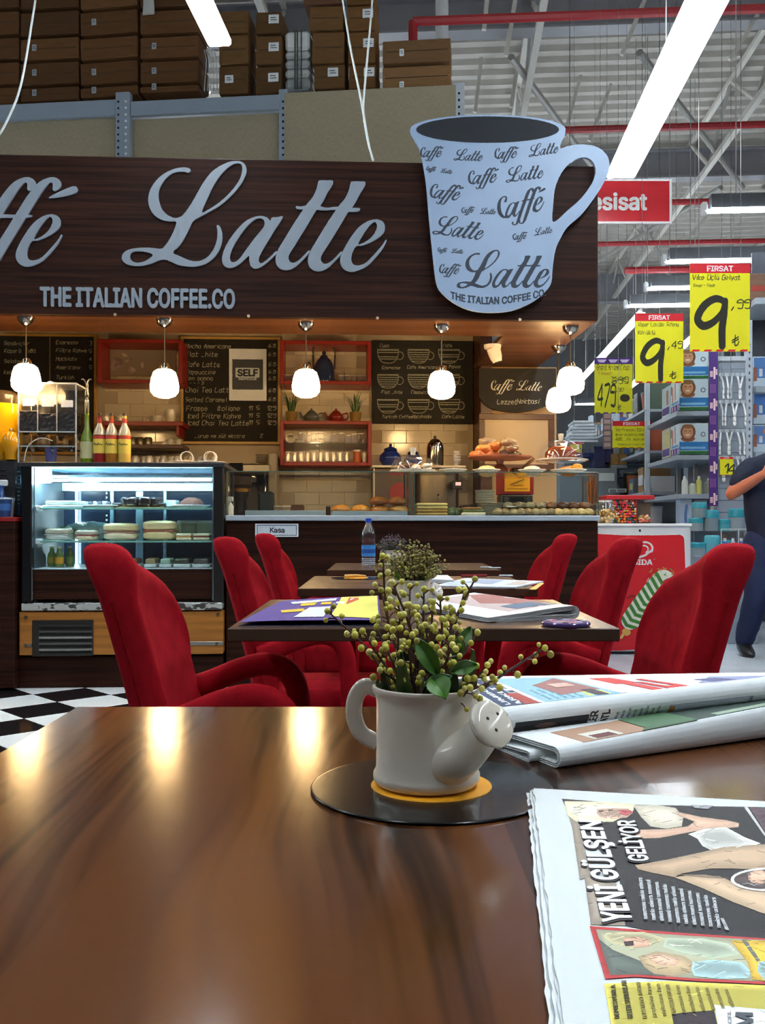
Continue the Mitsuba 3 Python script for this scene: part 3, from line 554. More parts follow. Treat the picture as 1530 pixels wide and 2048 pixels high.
for r in range(3):
    for c in range(3):
        cx_, cy_ = (776, 837, 898)[c], (712, 762, 812)[r]
        (u0, z0), (u1, z1) = K.at(cx_ - 21, cy_ + 14, vb), K.at(cx_ + 21, cy_ - 13, vb); w, h = u1 - u0, z1 - z0
        bowl = Polygon(spline([(u0, z1), (u0 + w * .03, z0 + h * .5), (u0 + w * .2, z0 + h * .1), (u0 + w * .4, z0), (u0 + w * .6, z0), (u0 + w * .8, z0 + h * .1), (u0 + w * .97, z0 + h * .5), (u1, z1)], 4))
        hd = Point(u1 + w * .05, z0 + h * .55).buffer(h * .28, 6)
        g = bowl.exterior.buffer(.003).union(hd.exterior.buffer(.003).difference(bowl))
        fill = [sbox(u0, z0 + h * (.1 + .16 * q), u1, z0 + h * (.1 + .16 * q) + h * .07).intersection(bowl) for q in range(6) if (q + r + c) % 3 or (r, c) in ((0, 1), (1, 0), (1, 1))]
        part(t, 'chalk_cup', upright(ext(ops.unary_union([g] + fill), .0008), v=vb), 'matte', '8f8c7c', fr=K)
chalk(t, [(s_, x, y, 6) for s_, x, y in (('Espresso', 764, 738), ('Cafe Americano', 814, 737), ('Con Panna', 880, 736), ('Flat White', 763, 787), ('Cappuccino', 822, 787), ('Mocha', 886, 787), ('Turkish Coffee', 764, 836), ('Macchiato', 824, 836), ('Cafe Latte', 884, 836), ('Cups', 760, 694), ('Cafe', 886, 694))], vb - .0005, 'b0ad9c')
t = thing('chalkboard', 'dark chalkboard with a rounded foot in the recess, CaffeLatte written on it', 'chalkboard')
vd = VR - .04
P2 = lambda x, y: K.at(x, y, vd)
part(t, 'slate', upright(ext(Polygon([P2(958, 737), P2(1112, 737), P2(1112, 790)] + list(map(tuple, spline([P2(1105, 802), P2(1085, 815), P2(1035, 825), P2(985, 818), P2(966, 805)], 4))) + [P2(958, 792)]), .025), v=vd + .025), 'matte', '2b2722', fr=K)
for g, x, w in ((CAFFE, 0, 47), (LATTE, 50, 52)):
    q = word(g, 982 + x, 781, w); q = ops.unary_union([q])
    q = kpoly(q, vd, 1, 0, 0).buffer(-.0005); part(t, 'chalk_line', upright(ext(q, .001), v=vd), 'matte', 'c9c2ae', fr=K)
chalk(t, [('Lezzet', 994, 808, 9), ('Noktası', 1034, 807, 9)], vd - .0005)
t = thing('wall_panel', 'wood framed beige panel in the recess under the round-footed chalkboard', 'panel')
part(t, 'board', kbox(962, 1106, 832, 935, vd, vd + .03), 'satin', 'a88d68', fr=K); frame(t, 958, 1109, 828, 940, vd - .012, .045, 'soffit', '888888', .03)

# --- red shelf units on the wall
RED = '8c1f16'
def shelf_unit(x0, x1, y0, y1, label, mid=(), bottom=True, vf=1.72):
    t = thing('shelf_unit', label, 'shelf', 'red wall shelves')
    (a, b), (c, d) = K.at(x0, y1, vf), K.at(x1, y0, vf); e = VB - .008; w = .028
    part(t, 'side_panel', cbox(a, a + w, vf, e, b, d), 'satin', RED, fr=K); part(t, 'side_panel', cbox(c - w, c, vf, e, b, d), 'satin', RED, fr=K)
    part(t, 'top_board', cbox(a + w, c - w, vf, e, d - w, d), 'satin', RED, fr=K)
    if bottom: part(t, 'bottom_board', cbox(a + w, c - w, vf, e, b, b + w), 'satin', RED, fr=K)
    for y in mid: z = kz(y, vf); part(t, 'glass_shelf', cbox(a + w, c - w, vf + .02, e, z, z + .008, .001), 'greenglass', fr=K)
    return a + w, c - w, b + w
VF = 1.72
shelf_unit(194, 364, 679, 766, 'red shelf box with a faded flower picture, behind the second lamp')
shelf_unit(560, 742, 682, 768, 'red shelf box holding the dark blue kettle')
A = shelf_unit(560, 743, 842, 931, 'red shelf box with two rows of glasses, low beside the tall chalkboard', mid=(887,))
t = thing('shelf_unit', 'red shelf board with white crockery, behind the syrup bottles', 'shelf', 'red wall shelves')
part(t, 'board', kbox(200, 366, 843, 851, VF, VB - .008), 'satin', RED, fr=K); part(t, 'bracket', kbox(204, 210, 851, 872, VF + .02, VB - .008), 'satin', RED, fr=K); part(t, 'bracket', kbox(352, 358, 851, 872, VF + .02, VB - .008), 'satin', RED, fr=K)
t = thing('shelf_unit', 'dark shelf board low behind the syrup bottles', 'shelf', 'red wall shelves')
part(t, 'board', kbox(200, 366, 889, 896, VF, VB - .008), 'satin', '4b2a20', fr=K)
t = thing('picture', 'faded framed flower picture inside the red shelf box', 'picture')
part(t, 'sheet', kbox(214, 352, 692, 752, VB - .03, VB - .01), 'paper', '8c7a68', fr=K)
for q in range(14):
    a_, b_ = rng.uniform(225, 290), rng.uniform(710, 742); u, z = K.at(a_, b_, VB - .03)
    part(t, 'printed_petal', upright(ext(affinity.rotate(affinity.scale(Point(0, 0).buffer(.025, 5), 1, .5), float(rng.uniform(0, 180)), origin=(0, 0)), .001), u, VB - .03, z), 'paper', ['b3a08e', '7b5f5a', '9c8582'][q % 3], fr=K)

# --- helpers for vessels, all in kiosk axes
def stand(px, py, v): u, z = K.at(px, py, v); return (u, v, z)
def pxs(n, v): return n / F * (5.6 + v)
def vessel(name, label, cat, prof, at, mat, col, group=None, n=24, sm=40):
    return one(name, lathe(prof, n, at), mat, col, label, cat, group, sm=sm, fr=K)
def glass_cup(at, r, h, label, group, col=None):
    t = thing('drinking_glass', label, 'glass', group)
    part(t, 'body', lathe([(0, .004), (r * .8, .004), (r * .85, .01), (r, h), (r * .93, h), (r * .78, .014), (0, .014)], 14, at), 'glass', fr=K, sm=40)
    part(t, 'rim', lathe([(r * .9, h), (r * 1.02, h), (r * 1.02, h + .004), (r * .9, h + .004), (r * .9, h)], 14, at), 'gloss', 'd8d2c2', fr=K, sm=40)
# upper shelf
def kettle(at, r):
    t = thing('kettle', 'dark blue enamel kettle with a tall hoop handle on the upper red shelf', 'kettle')
    part(t, 'body', lathe([(0, 0), (r * .95, 0), (r, .02), (r * .98, .09), (r * .8, .15), (r * .55, .185), (r * .35, .2), (0, .2)], 28, at), 'gloss', '2a3350', fr=K, sm=40)
    part(t, 'lid', lathe([(0, .2), (r * .36, .2), (r * .3, .215), (0, .22)], 20, at), 'gloss', '222a44', fr=K, sm=40)
    part(t, 'knob', ball(.016, np.array(at) + (0, 0, .235), 2), 'gloss', '1e2438', fr=K, sm=True)
    part(t, 'handle', tube(spline([(at[0] - r * .95, at[1], at[2] + .11), (at[0] - r * 1.0, at[1], at[2] + .25), (at[0] - r * .7, at[1], at[2] + .285), (at[0] + r * .7, at[1], at[2] + .285), (at[0] + r * 1.0, at[1], at[2] + .25), (at[0] + r * .95, at[1], at[2] + .11)], 8), .007, 8), 'satin', '3a2f28', fr=K, sm=50)
    part(t, 'spout', tube(spline([(at[0] - r * .8, at[1], at[2] + .05), (at[0] - r * 1.25, at[1], at[2] + .1), (at[0] - r * 1.4, at[1], at[2] + .16)], 5), .016, 10, np.linspace(1.2, .7, 11)), 'gloss', '2a3350', fr=K, sm=50)
zz = kz(768, VF, 650) + .028
u = kx(648, 1.85); kettle((u, 1.86, zz), .085)
for q in range(9):
    px = 572 + q * 7 if q < 4 else 683 + (q - 4) * 12
    glass_cup((kx(px, 1.84), 1.84, zz), .021, .055, ORD[q] + ' small tea glass from the left on the upper red shelf', 'tea glasses beside the kettle')
zs3 = kz(842, VF, 650)
def potted_grass(px, label):
    at = (kx(px, 1.86), 1.86, zs3); t = thing('potted_plant', label, 'plant'); at = np.array(at)
    part(t, 'pot', lathe([(0, 0), (.036, 0), (.048, .085), (.042, .085), (.04, .075), (0, .075)], 20, at), 'matte', '8a6a34', fr=K, sm=40)
    r3 = random.Random(int(px))
    for q in range(34):
        a, l = r3.uniform(0, 6.28), r3.uniform(.09, .18); o = r3.uniform(.15, .75) * l
        b = at + (0.02 * math.cos(a), .02 * math.sin(a), .07); e = b + (o * math.cos(a), o * math.sin(a) * .7, l)
        part(t, 'leaf', sweep(spline([b, (b + e) / 2 + (-.1 * o * math.cos(a), 0, .03), e], 3), [(-.004, 0), (0, .001), (.004, 0), (0, -.001)], scale=[1, 1.2, 1.2, 1, .8, .5, .15]), 'leaf', ['3c5a1c', '55702a', '2f4a18'][q % 3], fr=K)
potted_grass(583, 'small grassy potted plant at the left on the glass-row shelf, behind the third lamp'); potted_grass(711, 'grassy potted plant at the right end on the glass-row shelf')
def teapot(px, col, label, at=None, r=.06):
    at = np.array(at if at is not None else (kx(px, 1.84), 1.84, zs3)); t = thing('teapot', label, 'teapot')
    part(t, 'body', lathe([(0, 0), (r * .7, 0), (r, r * .55), (r * .95, r * .95), (r * .55, r * 1.35), (0, r * 1.38)], 24, at), 'gloss', col, fr=K, sm=40)
    part(t, 'lid', lathe([(0, r * 1.38), (r * .5, r * 1.36), (r * .35, r * 1.55), (r * .1, r * 1.62), (r * .16, r * 1.8), (0, r * 1.85)], 18, at), 'gloss', col, fr=K, sm=40)
    part(t, 'spout', tube(spline([at + (-r * .8, 0, r * .5), at + (-r * 1.25, 0, r * .8), at + (-r * 1.5, 0, r * 1.35)], 5), r * .16, 10, np.linspace(1.4, .7, 11)), 'gloss', col, fr=K, sm=50)
    part(t, 'handle', tube(spline([at + (r * .85, 0, r * 1.1), at + (r * 1.5, 0, r * 1.2), at + (r * 1.5, 0, r * .5), at + (r * .9, 0, r * .4)], 6), r * .1, 8), 'gloss', col, fr=K, sm=50)
teapot(623, '55544c', 'grey teapot on the glass-row shelf'); teapot(672, '7e2318', 'dark red teapot on the glass-row shelf')
z1 = kz(887, VF, 650) + .009; z2 = A[2]
t = thing('mug', 'white mug lying on its side on the glass shelf', 'mug')
at = np.array((kx(581, 1.8), 1.76, z1 + .034)); m = lathe([(0, .09), (.034, .09), (.034, 0), (.03, 0), (.03, .082), (0, .082)], 20); m.apply_transform(rot((1, 0, 0), -90)); m.apply_translation(at); part(t, 'body', m, 'gloss', 'd6cdb8', fr=K, sm=40)
part(t, 'handle', tube(spline([at + (.03, .03, .01), at + (.055, .04, 0), at + (.03, .07, -.01)], 5), .005, 6), 'gloss', 'd6cdb8', fr=K, sm=50)
for q in range(10): glass_cup((kx(601 + q * 13.6, 1.79), 1.79 + .02 * (q % 2), z1), .026, (.075, .06, .07)[q % 3], ORD[q] + ' glass cup from the left in the upper row of the low red shelf', 'glass cups in the upper row')
for q in range(10): glass_cup((kx(577 + q * 13, 1.79), 1.79 + .02 * (q % 2), z2), .024, .08, ORD[q] + ' glass from the left in the lower row of the low red shelf', 'glasses in the lower row')
t = thing('can', 'orange can with white lid at the end of the lower row of glasses', 'can'); at = (kx(714, 1.79), 1.79, z2)
part(t, 'body', lathe([(0, 0), (.03, 0), (.03, .085), (0, .085)], 20, at), 'satin', 'b5501e', fr=K, sm=40); part(t, 'lid', lathe([(0, .085), (.031, .085), (.031, .1), (0, .1)], 20, at), 'satin', 'd9d0bd', fr=K, sm=40)
vessel('jar', 'narrow pale jar right of the orange can', 'jar', [(0, 0), (.016, 0), (.018, .07), (.012, .085), (0, .085)], (kx(729, 1.79), 1.79, z2), 'gloss', 'c9bda2')
# crockery at the left
zl = kz(843, VF, 300)
def mugc(px, r, h, label, z, v=1.84, name='cup', col='d8cfbd'):
    at = np.array((kx(px, v), v, z)); t = thing(name, label, 'cup' if name == 'cup' else name)
    part(t, 'body', lathe([(0, 0), (r * .7, 0), (r * .95, h * .4), (r, h), (r * .92, h), (r * .85, h * .4), (0, h * .08)], 22, at), 'gloss', col, fr=K, sm=40)
    part(t, 'handle', tube(spline([at + (-r * .9, 0, h * .85), at + (-r * 1.5, 0, h * .7), at + (-r * 1.35, 0, h * .3), at + (-r * .8, 0, h * .25)], 5), .006, 6), 'gloss', col, fr=K, sm=50)
mugc(313, .05, .055, 'low white cup on the red shelf board', zl); mugc(341, .042, .105, 'tall white jug on the red shelf board beside the low cup', zl, name='jug')
for q, px in enumerate((215, 243)): vessel('bottle', ['clear bottle standing on the red shelf board, left one', 'clear bottle standing on the red shelf board, taller right one'][q], 'bottle', [(0, 0), (.032, 0), (.032, .1), (.014, .13), (.014, .15 + .03 * q), (0, .15 + .03 * q)], (kx(px, 1.85), 1.85, zl), 'glass', '999999')
zl2 = kz(889, VF, 300)
for q, px in enumerate((265, 280, 296)): vessel('jar', ['left', 'middle', 'right'][q] + ' squat dark jar on the low dark shelf', 'jar', [(0, 0), (.032, 0), (.034, .05), (.026, .065), (0, .065)], (kx(px, 1.84), 1.84, zl2), 'gloss', '5b4a2a', group='dark jars on the low shelf')
for q, px in enumerate((340, 356)): mugc(px, .024, .05, ['small white cup at the left on the low dark shelf', 'small white cup at the right on the low dark shelf'][q], zl2)

# --- drinks machines on the back counter
v0 = 1.52
t = thing('drinks_machine', 'brown drinks machine with a round red emblem, left of the steel boiler', 'machine')
ztm = kz(931, v0, 840)
part(t, 'body', kbox(747, 826, 936, 1050, v0, VB - .03, .01), 'satin', '5d4a3a', fr=K)
part(t, 'top', cbox(kx(744, v0), kx(931, v0), v0 - .02, VB - .02, ztm - .018, ztm, .004), 'satin', 'cfc3a8', fr=K); part(t, 'leg', kbox(746, 750, 936, 1050, v0 - .004, v0 + .02), 'satin', 'bcae90', fr=K)
u, z = K.at(799, 985, v0); part(t, 'emblem', upright(ext(Point(0, 0).buffer(.075, 14), .004), u, v0, z), 'satin', '97302a', fr=K)
t = thing('boiler', 'stainless steel boiler with a red digital display behind the counter glass', 'boiler')
m = sweep([(0, 0, ZC), (0, 0, ztm - .02)], [(x, y) for x, y in spline([(-.17, -.12), (-.1, -.2), (0, -.23), (.1, -.2), (.17, -.12), (.17, .15), (-.17, .15)], 5, True)], up=(0, 1, 0)); m.apply_translation((kx(868, v0 + .25), v0 + .25, 0))
part(t, 'body', m, 'metal', 'a8957a', fr=K, sm=50)
part(t, 'control_panel', kbox(905, 925, 962, 978, v0 - .01, v0 + .05), 'satin', '2c2522', fr=K); part(t, 'display', kbox(911, 922, 964.5, 971, v0 - .012, v0 - .009), 'emit', fr=K, **emit((5.0, .25, .3)))
part(t, 'tap', tube([(kx(875, v0), v0 - .02, kz(990, v0)), (kx(875, v0), v0 - .07, kz(990, v0)), (kx(875, v0), v0 - .07, kz(1000, v0))], .008), 'chrome', 'b0a890', fr=K, sm=50)
def ginger(px, py, r, label):
    at = np.array((kx(px, 1.7), 1.7, ztm)); t = thing('jar', label, 'jar'); h = r * 1.45
    part(t, 'body', lathe([(0, 0), (r * .62, 0), (r, h * .42), (r * .95, h * .68), (r * .6, h * .95), (r * .5, h), (0, h)], 28, at), 'gloss', '1d2c6a', fr=K, sm=40)
    part(t, 'lid', lathe([(0, h), (r * .62, h), (r * .55, h * 1.12), (r * .12, h * 1.25), (r * .14, h * 1.4), (0, h * 1.44)], 22, at), 'gloss', '18255a', fr=K, sm=40)
ginger(781, 928, .086, 'large cobalt blue lidded jar on the drinks machine'); ginger(826, 930, .07, 'smaller cobalt blue lidded jar right of the large one')
at = np.array((kx(870, 1.68), 1.68, ztm)); t = thing('flask', 'polished steel lidded flask right of the blue jars', 'flask')
part(t, 'body', lathe([(0, 0), (.062, 0), (.066, .02), (.066, .14), (.055, .185), (0, .19)], 28, at), 'chrome', 'b0a48c', fr=K, sm=40)
part(t, 'lid', lathe([(0, .19), (.05, .187), (.03, .21), (.01, .215), (.012, .235), (0, .24)], 20, at), 'chrome', 'a89c84', fr=K, sm=40)
for q in range(4): glass_cup((kx(914, 1.66), 1.66, ztm + .022 * q), .03, .05, ORD[q] + ' tumbler from below in the stack right of the steel flask', 'stacked tumblers')
# espresso machine and neighbours
t = thing('espresso_machine', 'silver espresso machine behind the till end of the counter', 'coffee machine')
part(t, 'housing', kbox(452, 540, 927, 946, v0 - .06, VB - .04, .012), 'metal', 'b7ab90', fr=K); part(t, 'back_panel', kbox(455, 552, 946, 1050, v0 + .2, VB - .04, .01), 'satin', '3c352c', fr=K)
part(t, 'side_panel', kbox(536, 553, 905, 1045, v0 + .05, VB - .05, .01), 'satin', '8d7f66', fr=K); part(t, 'side_panel', kbox(446, 454, 930, 1045, v0, VB - .05, .008), 'satin', '2c2722', fr=K)
part(t, 'drip_tray', kbox(455, 540, 1026, 1046, v0 - .06, VB - .1), 'metal', '7c725f', fr=K)
for px in (470, 505): part(t, 'group_head', lathe([(0, 0), (.03, 0), (.034, .03), (.03, .05), (0, .05)], 18, (kx(px, v0), v0 + .03, kz(965, v0))), 'chrome', 'b5a98f', fr=K, sm=40); part(t, 'portafilter', bar((kx(px, v0), v0 + .0, kz(966, v0)), (kx(px, v0), v0 - .14, kz(970, v0)), .02), 'satin', '1c1916', fr=K)
part(t, 'steam_wand', tube(spline([(kx(530, v0), v0 - .05, kz(948, v0)), (kx(533, v0), v0 - .1, kz(975, v0)), (kx(529, v0), v0 - .12, kz(1015, v0))], 5), .006), 'chrome', 'b5a98f', fr=K, sm=50)
part(t, 'black_box', kbox(458, 485, 926, 944, v0 - .09, v0 - .06), 'gloss', '14110f', fr=K, label='black control box')
t = thing('coffee_grinder', 'coffee grinder with a brass band, left behind the counter glass', 'grinder'); at = np.array((kx(481, 1.1), 1.12, .98))
part(t, 'body', lathe([(0, 0), (.07, 0), (.07, .03), (.045, .05), (.04, .12), (.055, .16), (.06, .19), (0, .19)], 24, at), 'satin', '231f1c', fr=K, sm=40); part(t, 'band', lathe([(.05, .185), (.066, .19), (.066, .215), (.05, .22)], 24, at), 'metal', 'a87f3c', fr=K, sm=40)
part(t, 'hopper', lathe([(.05, .22), (.075, .24), (.08, .3), (.05, .3)], 24, at), 'gloss', '3a2e24', fr=K, sm=40)
one('prep_table', cbox(kx(446, .9), kx(760, .9), .78, 1.2, 0, .98), 'satin', '4a4038', fr=K, label='low prep table behind the till end of the counter', cat='table')
one('card_reader', cbox(kx(517, 1), kx(548, 1), .95, 1.08, .981, 1.17, .015), 'satin', '1b2220', fr=K, label='black box machine right of the coffee grinder', cat='machine')
one('wooden_box', cbox(kx(582, 1), kx(608, 1), .95, 1.1, .981, 1.08, .006), 'satin', '4a2f1c', fr=K, label='small brown wooden box behind the left tray', cat='box')
for q in range(4): glass_cup((kx(554 + q * 8, 1), .92 + .03 * (q % 2), .981), .018, .085, ORD[q] + ' clear glass right of the black box machine behind the counter', 'clear glasses behind the counter')
t = thing('spray_bottle', 'white spray bottle at the left end behind the counter glass', 'bottle'); at = (kx(457, .3), .3, .985)
part(t, 'body', lathe([(0, 0), (.03, 0), (.032, .07), (.014, .1), (0, .1)], 18, at), 'satin', 'd3d5cf', fr=K, sm=40); part(t, 'trigger', cbox(at[0] - .015, at[0] + .03, at[1] - .01, at[1] + .01, at[2] + .1, at[2] + .13, .004), 'satin', 'd3d5cf', fr=K)

# --- pendant lamps, camera
def lamp(px, pyc, pyb, lab, group='glowing pendant lamps under the soffit', cpx=None):
    u, v = K.onz(cpx or px, pyc, ZS); zg = kz(pyb, v, px); t = thing('pendant_lamp', lab, 'lamp', group)
    part(t, 'canopy', lathe([(0, ZS - .05), (.016, ZS - .05), (.042, ZS - .03), (.049, ZS - .008), (.049, ZS), (0, ZS)], 24, (u, v, 0)), 'chrome', 'b8b0a4', fr=K, sm=40)
    part(t, 'cord', tube([(u, v, ZS - .05), (u, v, zg + .115)], .004, 6), 'metal', '8a7a60', fr=K, sm=50)
    part(t, 'cap', lathe([(0, .118), (.018, .118), (.03, .096), (.03, .082), (0, .082)], 20, (u, v, zg)), 'chrome', 'c9b28a', fr=K, sm=40)
    part(t, 'globe', lathe([(.02, .084), (.044, .082), (.066, .066), (.078, .03), (.086, -.015), (.082, -.05), (.063, -.074), (.032, -.086), (0, -.089)], 28, (u, v, zg)), 'emit', fr=K, sm=True, **emit(GLOBE, 1.5))
lamp(52, 634, 757, 'first glowing pendant from the left, above the coffee dispenser'); lamp(329, 638, 767, 'second glowing pendant from the left, beside the tall chalkboard')
lamp(612, 645, 767, 'third glowing pendant from the left, below the kettle shelf'); lamp(883, 650, 770, 'fourth glowing pendant from the left, before the cup chalkboard')
lamp(1141, 653, 762, 'fifth pendant from the left, nearest the right end of the soffit'); lamp(1117, 692, 800, 'pendant hanging deeper in the recess, below and behind the fifth one')
t = thing('security_camera', 'white dome camera under the wood soffit beside the round-footed chalkboard', 'camera')
u, v = K.onz(985, 690, ZS)
part(t, 'base', lathe([(0, ZS - .025), (.056, ZS - .025), (.06, ZS), (0, ZS)], 24, (u, v, 0)), 'satin', 'e2d6c8', fr=K, sm=40)
m = lathe([(0, -.1), (.03, -.095), (.042, -.06), (.046, 0), (0, 0)], 24); m.apply_transform(rot((0, 1, 0), -18)); m.apply_translation((u + .005, v, ZS - .024)); part(t, 'housing', m, 'satin', 'e6dacb', fr=K, sm=40)
m = lathe([(0, -.103), (.025, -.1), (.028, -.088), (0, -.084)], 20); m.apply_transform(rot((0, 1, 0), -18)); m.apply_translation((u + .005, v, ZS - .024)); part(t, 'lens', m, 'gloss', '1c1a1a', fr=K, sm=40)
# ================= display cooler at the left =================
t = thing('display_cooler', 'lit glass display cooler with sandwiches and cakes, wood base with a vent', 'cooler'); ck = t
f0, f1 = -.06, .62
part(t, 'plinth', kbox(38, 446, 1311, 1376, f0 + .04, f1, .004), 'darkwood', fr=K)
part(t, 'base', kbox(38, 446, 1222, 1311, f0, f1, .004), 'basewood', fr=K)
part(t, 'kick_strip', kbox(42, 444, 1205, 1222, f0 - .015, f1, .004), 'worn', fr=K)
vent = part(t, 'vent', kbox(64, 186, 1240, 1313, f0 - .012, f0, .003), 'metal', '4a4744', fr=K)
for q in range(5): part(vent, 'louver', kbox(77, 184, 1249 + q * 12, 1254 + q * 12, f0 - .022, f0 - .011, .002), 'metal', ['55514e', '6b6864', 'c9c7c2', '7d7a76', 'a9a7a2'][q], fr=K); part(vent, 'gap', kbox(79, 182, 1254.5 + q * 12, 1259 + q * 12, f0 - .0135, f0 - .0115, .0005), 'matte', '121212', fr=K)
part(t, 'latch_strip', kbox(48, 64, 1288, 1294, f0 - .008, f0, .002), 'metal', '8d8a86', fr=K); part(t, 'latch_strip', kbox(356, 446, 1283, 1291, f0 - .008, f0, .002), 'metal', 'a8a49e', fr=K)
for px, py in ((52, 1234), (436, 1228), (52, 1291), (434, 1287)): u, z = K.at(px, py, f0); part(t, 'screw', upright(ext(Point(0, 0).buffer(.009, 4), .012), u, f0, z), 'metal', '7a6a50', fr=K)
part(t, 'post', kbox(42, 63, 926, 1206, f0, f0 + .05, .006), 'metal', '3b3a3c', fr=K); part(t, 'post', kbox(425, 447, 926, 1206, f0, f0 + .05, .006), 'metal', '4d4a4a', fr=K)
part(t, 'chrome_edge', kbox(62, 65, 1135, 1201, f0 - .006, f0, .001), 'chrome', 'c8c8c8', fr=K); part(t, 'chrome_edge', kbox(424, 427, 1000, 1201, f0 - .006, f0, .001), 'chrome', 'b8c8d0', fr=K)
part(t, 'top', kbox(36, 450, 925, 933, f0 - .015, f1 + .02, .004), 'satin', '2b2c30', fr=K)
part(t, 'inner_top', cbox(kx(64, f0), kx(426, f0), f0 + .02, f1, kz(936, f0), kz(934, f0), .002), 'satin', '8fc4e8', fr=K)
part(t, 'side_wall', cbox(kx(64, f0) - .02, kx(64, f0), f0 + .05, f1, kz(1200, f0), kz(934, f0), .002), 'satin', '39424a', fr=K); part(t, 'side_wall', cbox(kx(426, f0), kx(426, f0) + .02, f0 + .05, f1, kz(1200, f0), kz(934, f0), .002), 'satin', '2a2d31', fr=K)
zd = kz(1136, f0)
part(t, 'deck', cbox(kx(64, f0), kx(426, f0), f0 + .02, f1, zd - .02, zd, .002), 'satin', '9aa2a6', fr=K)
part(t, 'lower_panel', kbox(64, 426, 1138, 1199, f0 + .015, f0 + .04, .002), 'darkwood', fr=K)
part(t, 'back_door', cbox(kx(64, f0), kx(426, f0), f1 - .03, f1, zd, kz(934, f0), .002), 'gloss', '1c2738', fr=K)
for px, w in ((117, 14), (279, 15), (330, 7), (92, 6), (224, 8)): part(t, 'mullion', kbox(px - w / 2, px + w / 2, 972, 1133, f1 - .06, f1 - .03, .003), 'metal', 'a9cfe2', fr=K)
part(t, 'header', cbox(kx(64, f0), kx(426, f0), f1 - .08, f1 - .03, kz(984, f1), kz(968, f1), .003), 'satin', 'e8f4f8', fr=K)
lt = part(t, 'light_tube', tube([(kx(72, .1), .1, kz(962, .1)), (kx(423, .1), .1, kz(960, .1))], .009, 10), 'emit', fr=K, sm=40, **emit(COOLER))
part(t, 'light_box', kbox(70, 100, 938, 966, .02, .07, .01), 'emit', fr=K, **emit(tuple(1.3 * x for x in COOLER)))
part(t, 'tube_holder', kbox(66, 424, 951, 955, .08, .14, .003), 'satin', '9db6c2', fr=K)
part(t, 'light_strip', kbox(150, 155, 976, 1134, f1 - .075, f1 - .062, .002), 'emit', fr=K, **emit(tuple(.22 * x for x in COOLER)))
for q in range(17): part(t, 'led', kbox(211.5, 214.5, 984 + q * 9, 988 + q * 9, f1 - .045, f1 - .032, .001), 'gloss', 'f4fbff', fr=K) if q not in (3, 4, 8, 9, 10) else None
zs = []
for py in (1016, 1081):
    z = kz(py, .0); zs.append(z); part(t, 'glass_shelf', cbox(kx(80, 0), kx(424, 0), .0, f1 - .08, z - .01, z, .001), 'greenglass', fr=K)
    part(t, 'shelf_edge', cbox(kx(80, 0), kx(424, 0), -.004, .0, z - .011, z + .001, .001), 'gloss', '6f9c8c', fr=K)
    part(t, 'shelf_clip', cbox(kx(70, 0), kx(81, 0), .0, .05, z - .02, z + .012, .005), 'satin', 'dfeaee', fr=K)
gl = np.array([[kx(64, f0), f0 + .006, kz(1137, f0)], [kx(426, f0), f0 + .006, kz(1137, f0)], [kx(426, f0), f0 + .006, kz(934, f0)], [kx(64, f0), f0 + .006, kz(934, f0)]])
part(t, 'front_glass', trimesh.Trimesh(gl, [[0, 1, 2], [0, 2, 3]], process=False), 'glass', fr=K)
# food in the cooler
WRAP = 'food in the display cooler'
zt_, zm, zb_ = zs[0] + .001, zs[1] + .001, zd + .001
def lathe_at(px, v, z, prof, n=24): return lathe(prof, n, (kx(px, v), v, z))
def plate(t, px, v, z, r, col='cfd8da', h=.016): part(t, 'plate', lathe_at(px, v, z, [(0, .0), (r * .6, 0), (r, h), (r * .98, h + .003), (r * .58, .004), (0, .004)]), 'gloss', col, fr=K, sm=40)
t = thing('pastry_tray', 'tray of wrapped pastry at the left on the upper cooler shelf', 'tray'); v = .16
part(t, 'tray', kbox(84, 160, 1010, 1015, .06, .36, .004), 'satin', 'aab6b4', fr=K); part(t, 'pastry', lumpy(kbox(90, 158, 1001, 1010, .08, .33, .012).subdivide().subdivide(), .008, 22, 1), 'gloss', '9fa79a', fr=K, sm=50)
t = thing('cake_plate', 'white plate with small dark sweets beside the tray, upper cooler shelf', 'plate'); plate(t, 203, .2, zt_, .11)
for q in range(7): part(t, 'sweet', ball(.016, (kx(184 + q * 6, .2), .17 + .03 * (q % 3), zt_ + .03), 1, (1, 1, .8)), 'gloss', ['2c2b33', 'b3c2cc', '4a4550'][q % 3], fr=K, sm=True)
t = thing('cake', 'dark chocolate ring cake on a gold board, upper cooler shelf', 'cake'); c = (kx(285, .2), .2, zt_)
part(t, 'gold_board', lathe([(0, 0), (.155, 0), (.155, .006), (0, .006)], 36, c), 'metal', 'c9b070', fr=K, sm=40)
for q in range(9): m = lumpy(cbox(.05, .125, -.036, .036, .008, .066, .012).subdivide().subdivide(), .006, 30, q); m.apply_transform(rot((0, 0, 1), q * 40 + 8)); m.apply_translation(c); part(t, 'slice', m, 'gloss', '231c1c', fr=K, sm=50)
for q, px in enumerate((241, 316)): one('chocolate_bar', lumpy(cbox(kx(px, .2) - .045, kx(px, .2) + .045, .17, .25, zt_ + .001, zt_ + .035, .008).subdivide(), .004, 30, q), 'gloss', '2a2224', ['dark glossy chocolate slab left of the ring cake', 'dark glossy chocolate slab right of the ring cake'][q], 'cake', sm=50, fr=K)
t = thing('cake', 'brown half-round cake on a white plate at the right of the upper cooler shelf', 'cake'); plate(t, 383, .18, zt_, .115)
part(t, 'sponge', lumpy(ball(.075, (kx(384, .18), .18, zt_ + .012), 3, (1, .8, .72)), .006, 60, 3).slice_plane((0, 0, zt_ + .012), (0, 0, 1)), 'matte', '54352a', fr=K, sm=50)
one('cream_tub', kbox(332, 352, 1000, 1014, .16, .3, .006), 'satin', 'b6d0d2', 'flat pale tub between the chocolate slab and the brown cake', 'tub', fr=K)
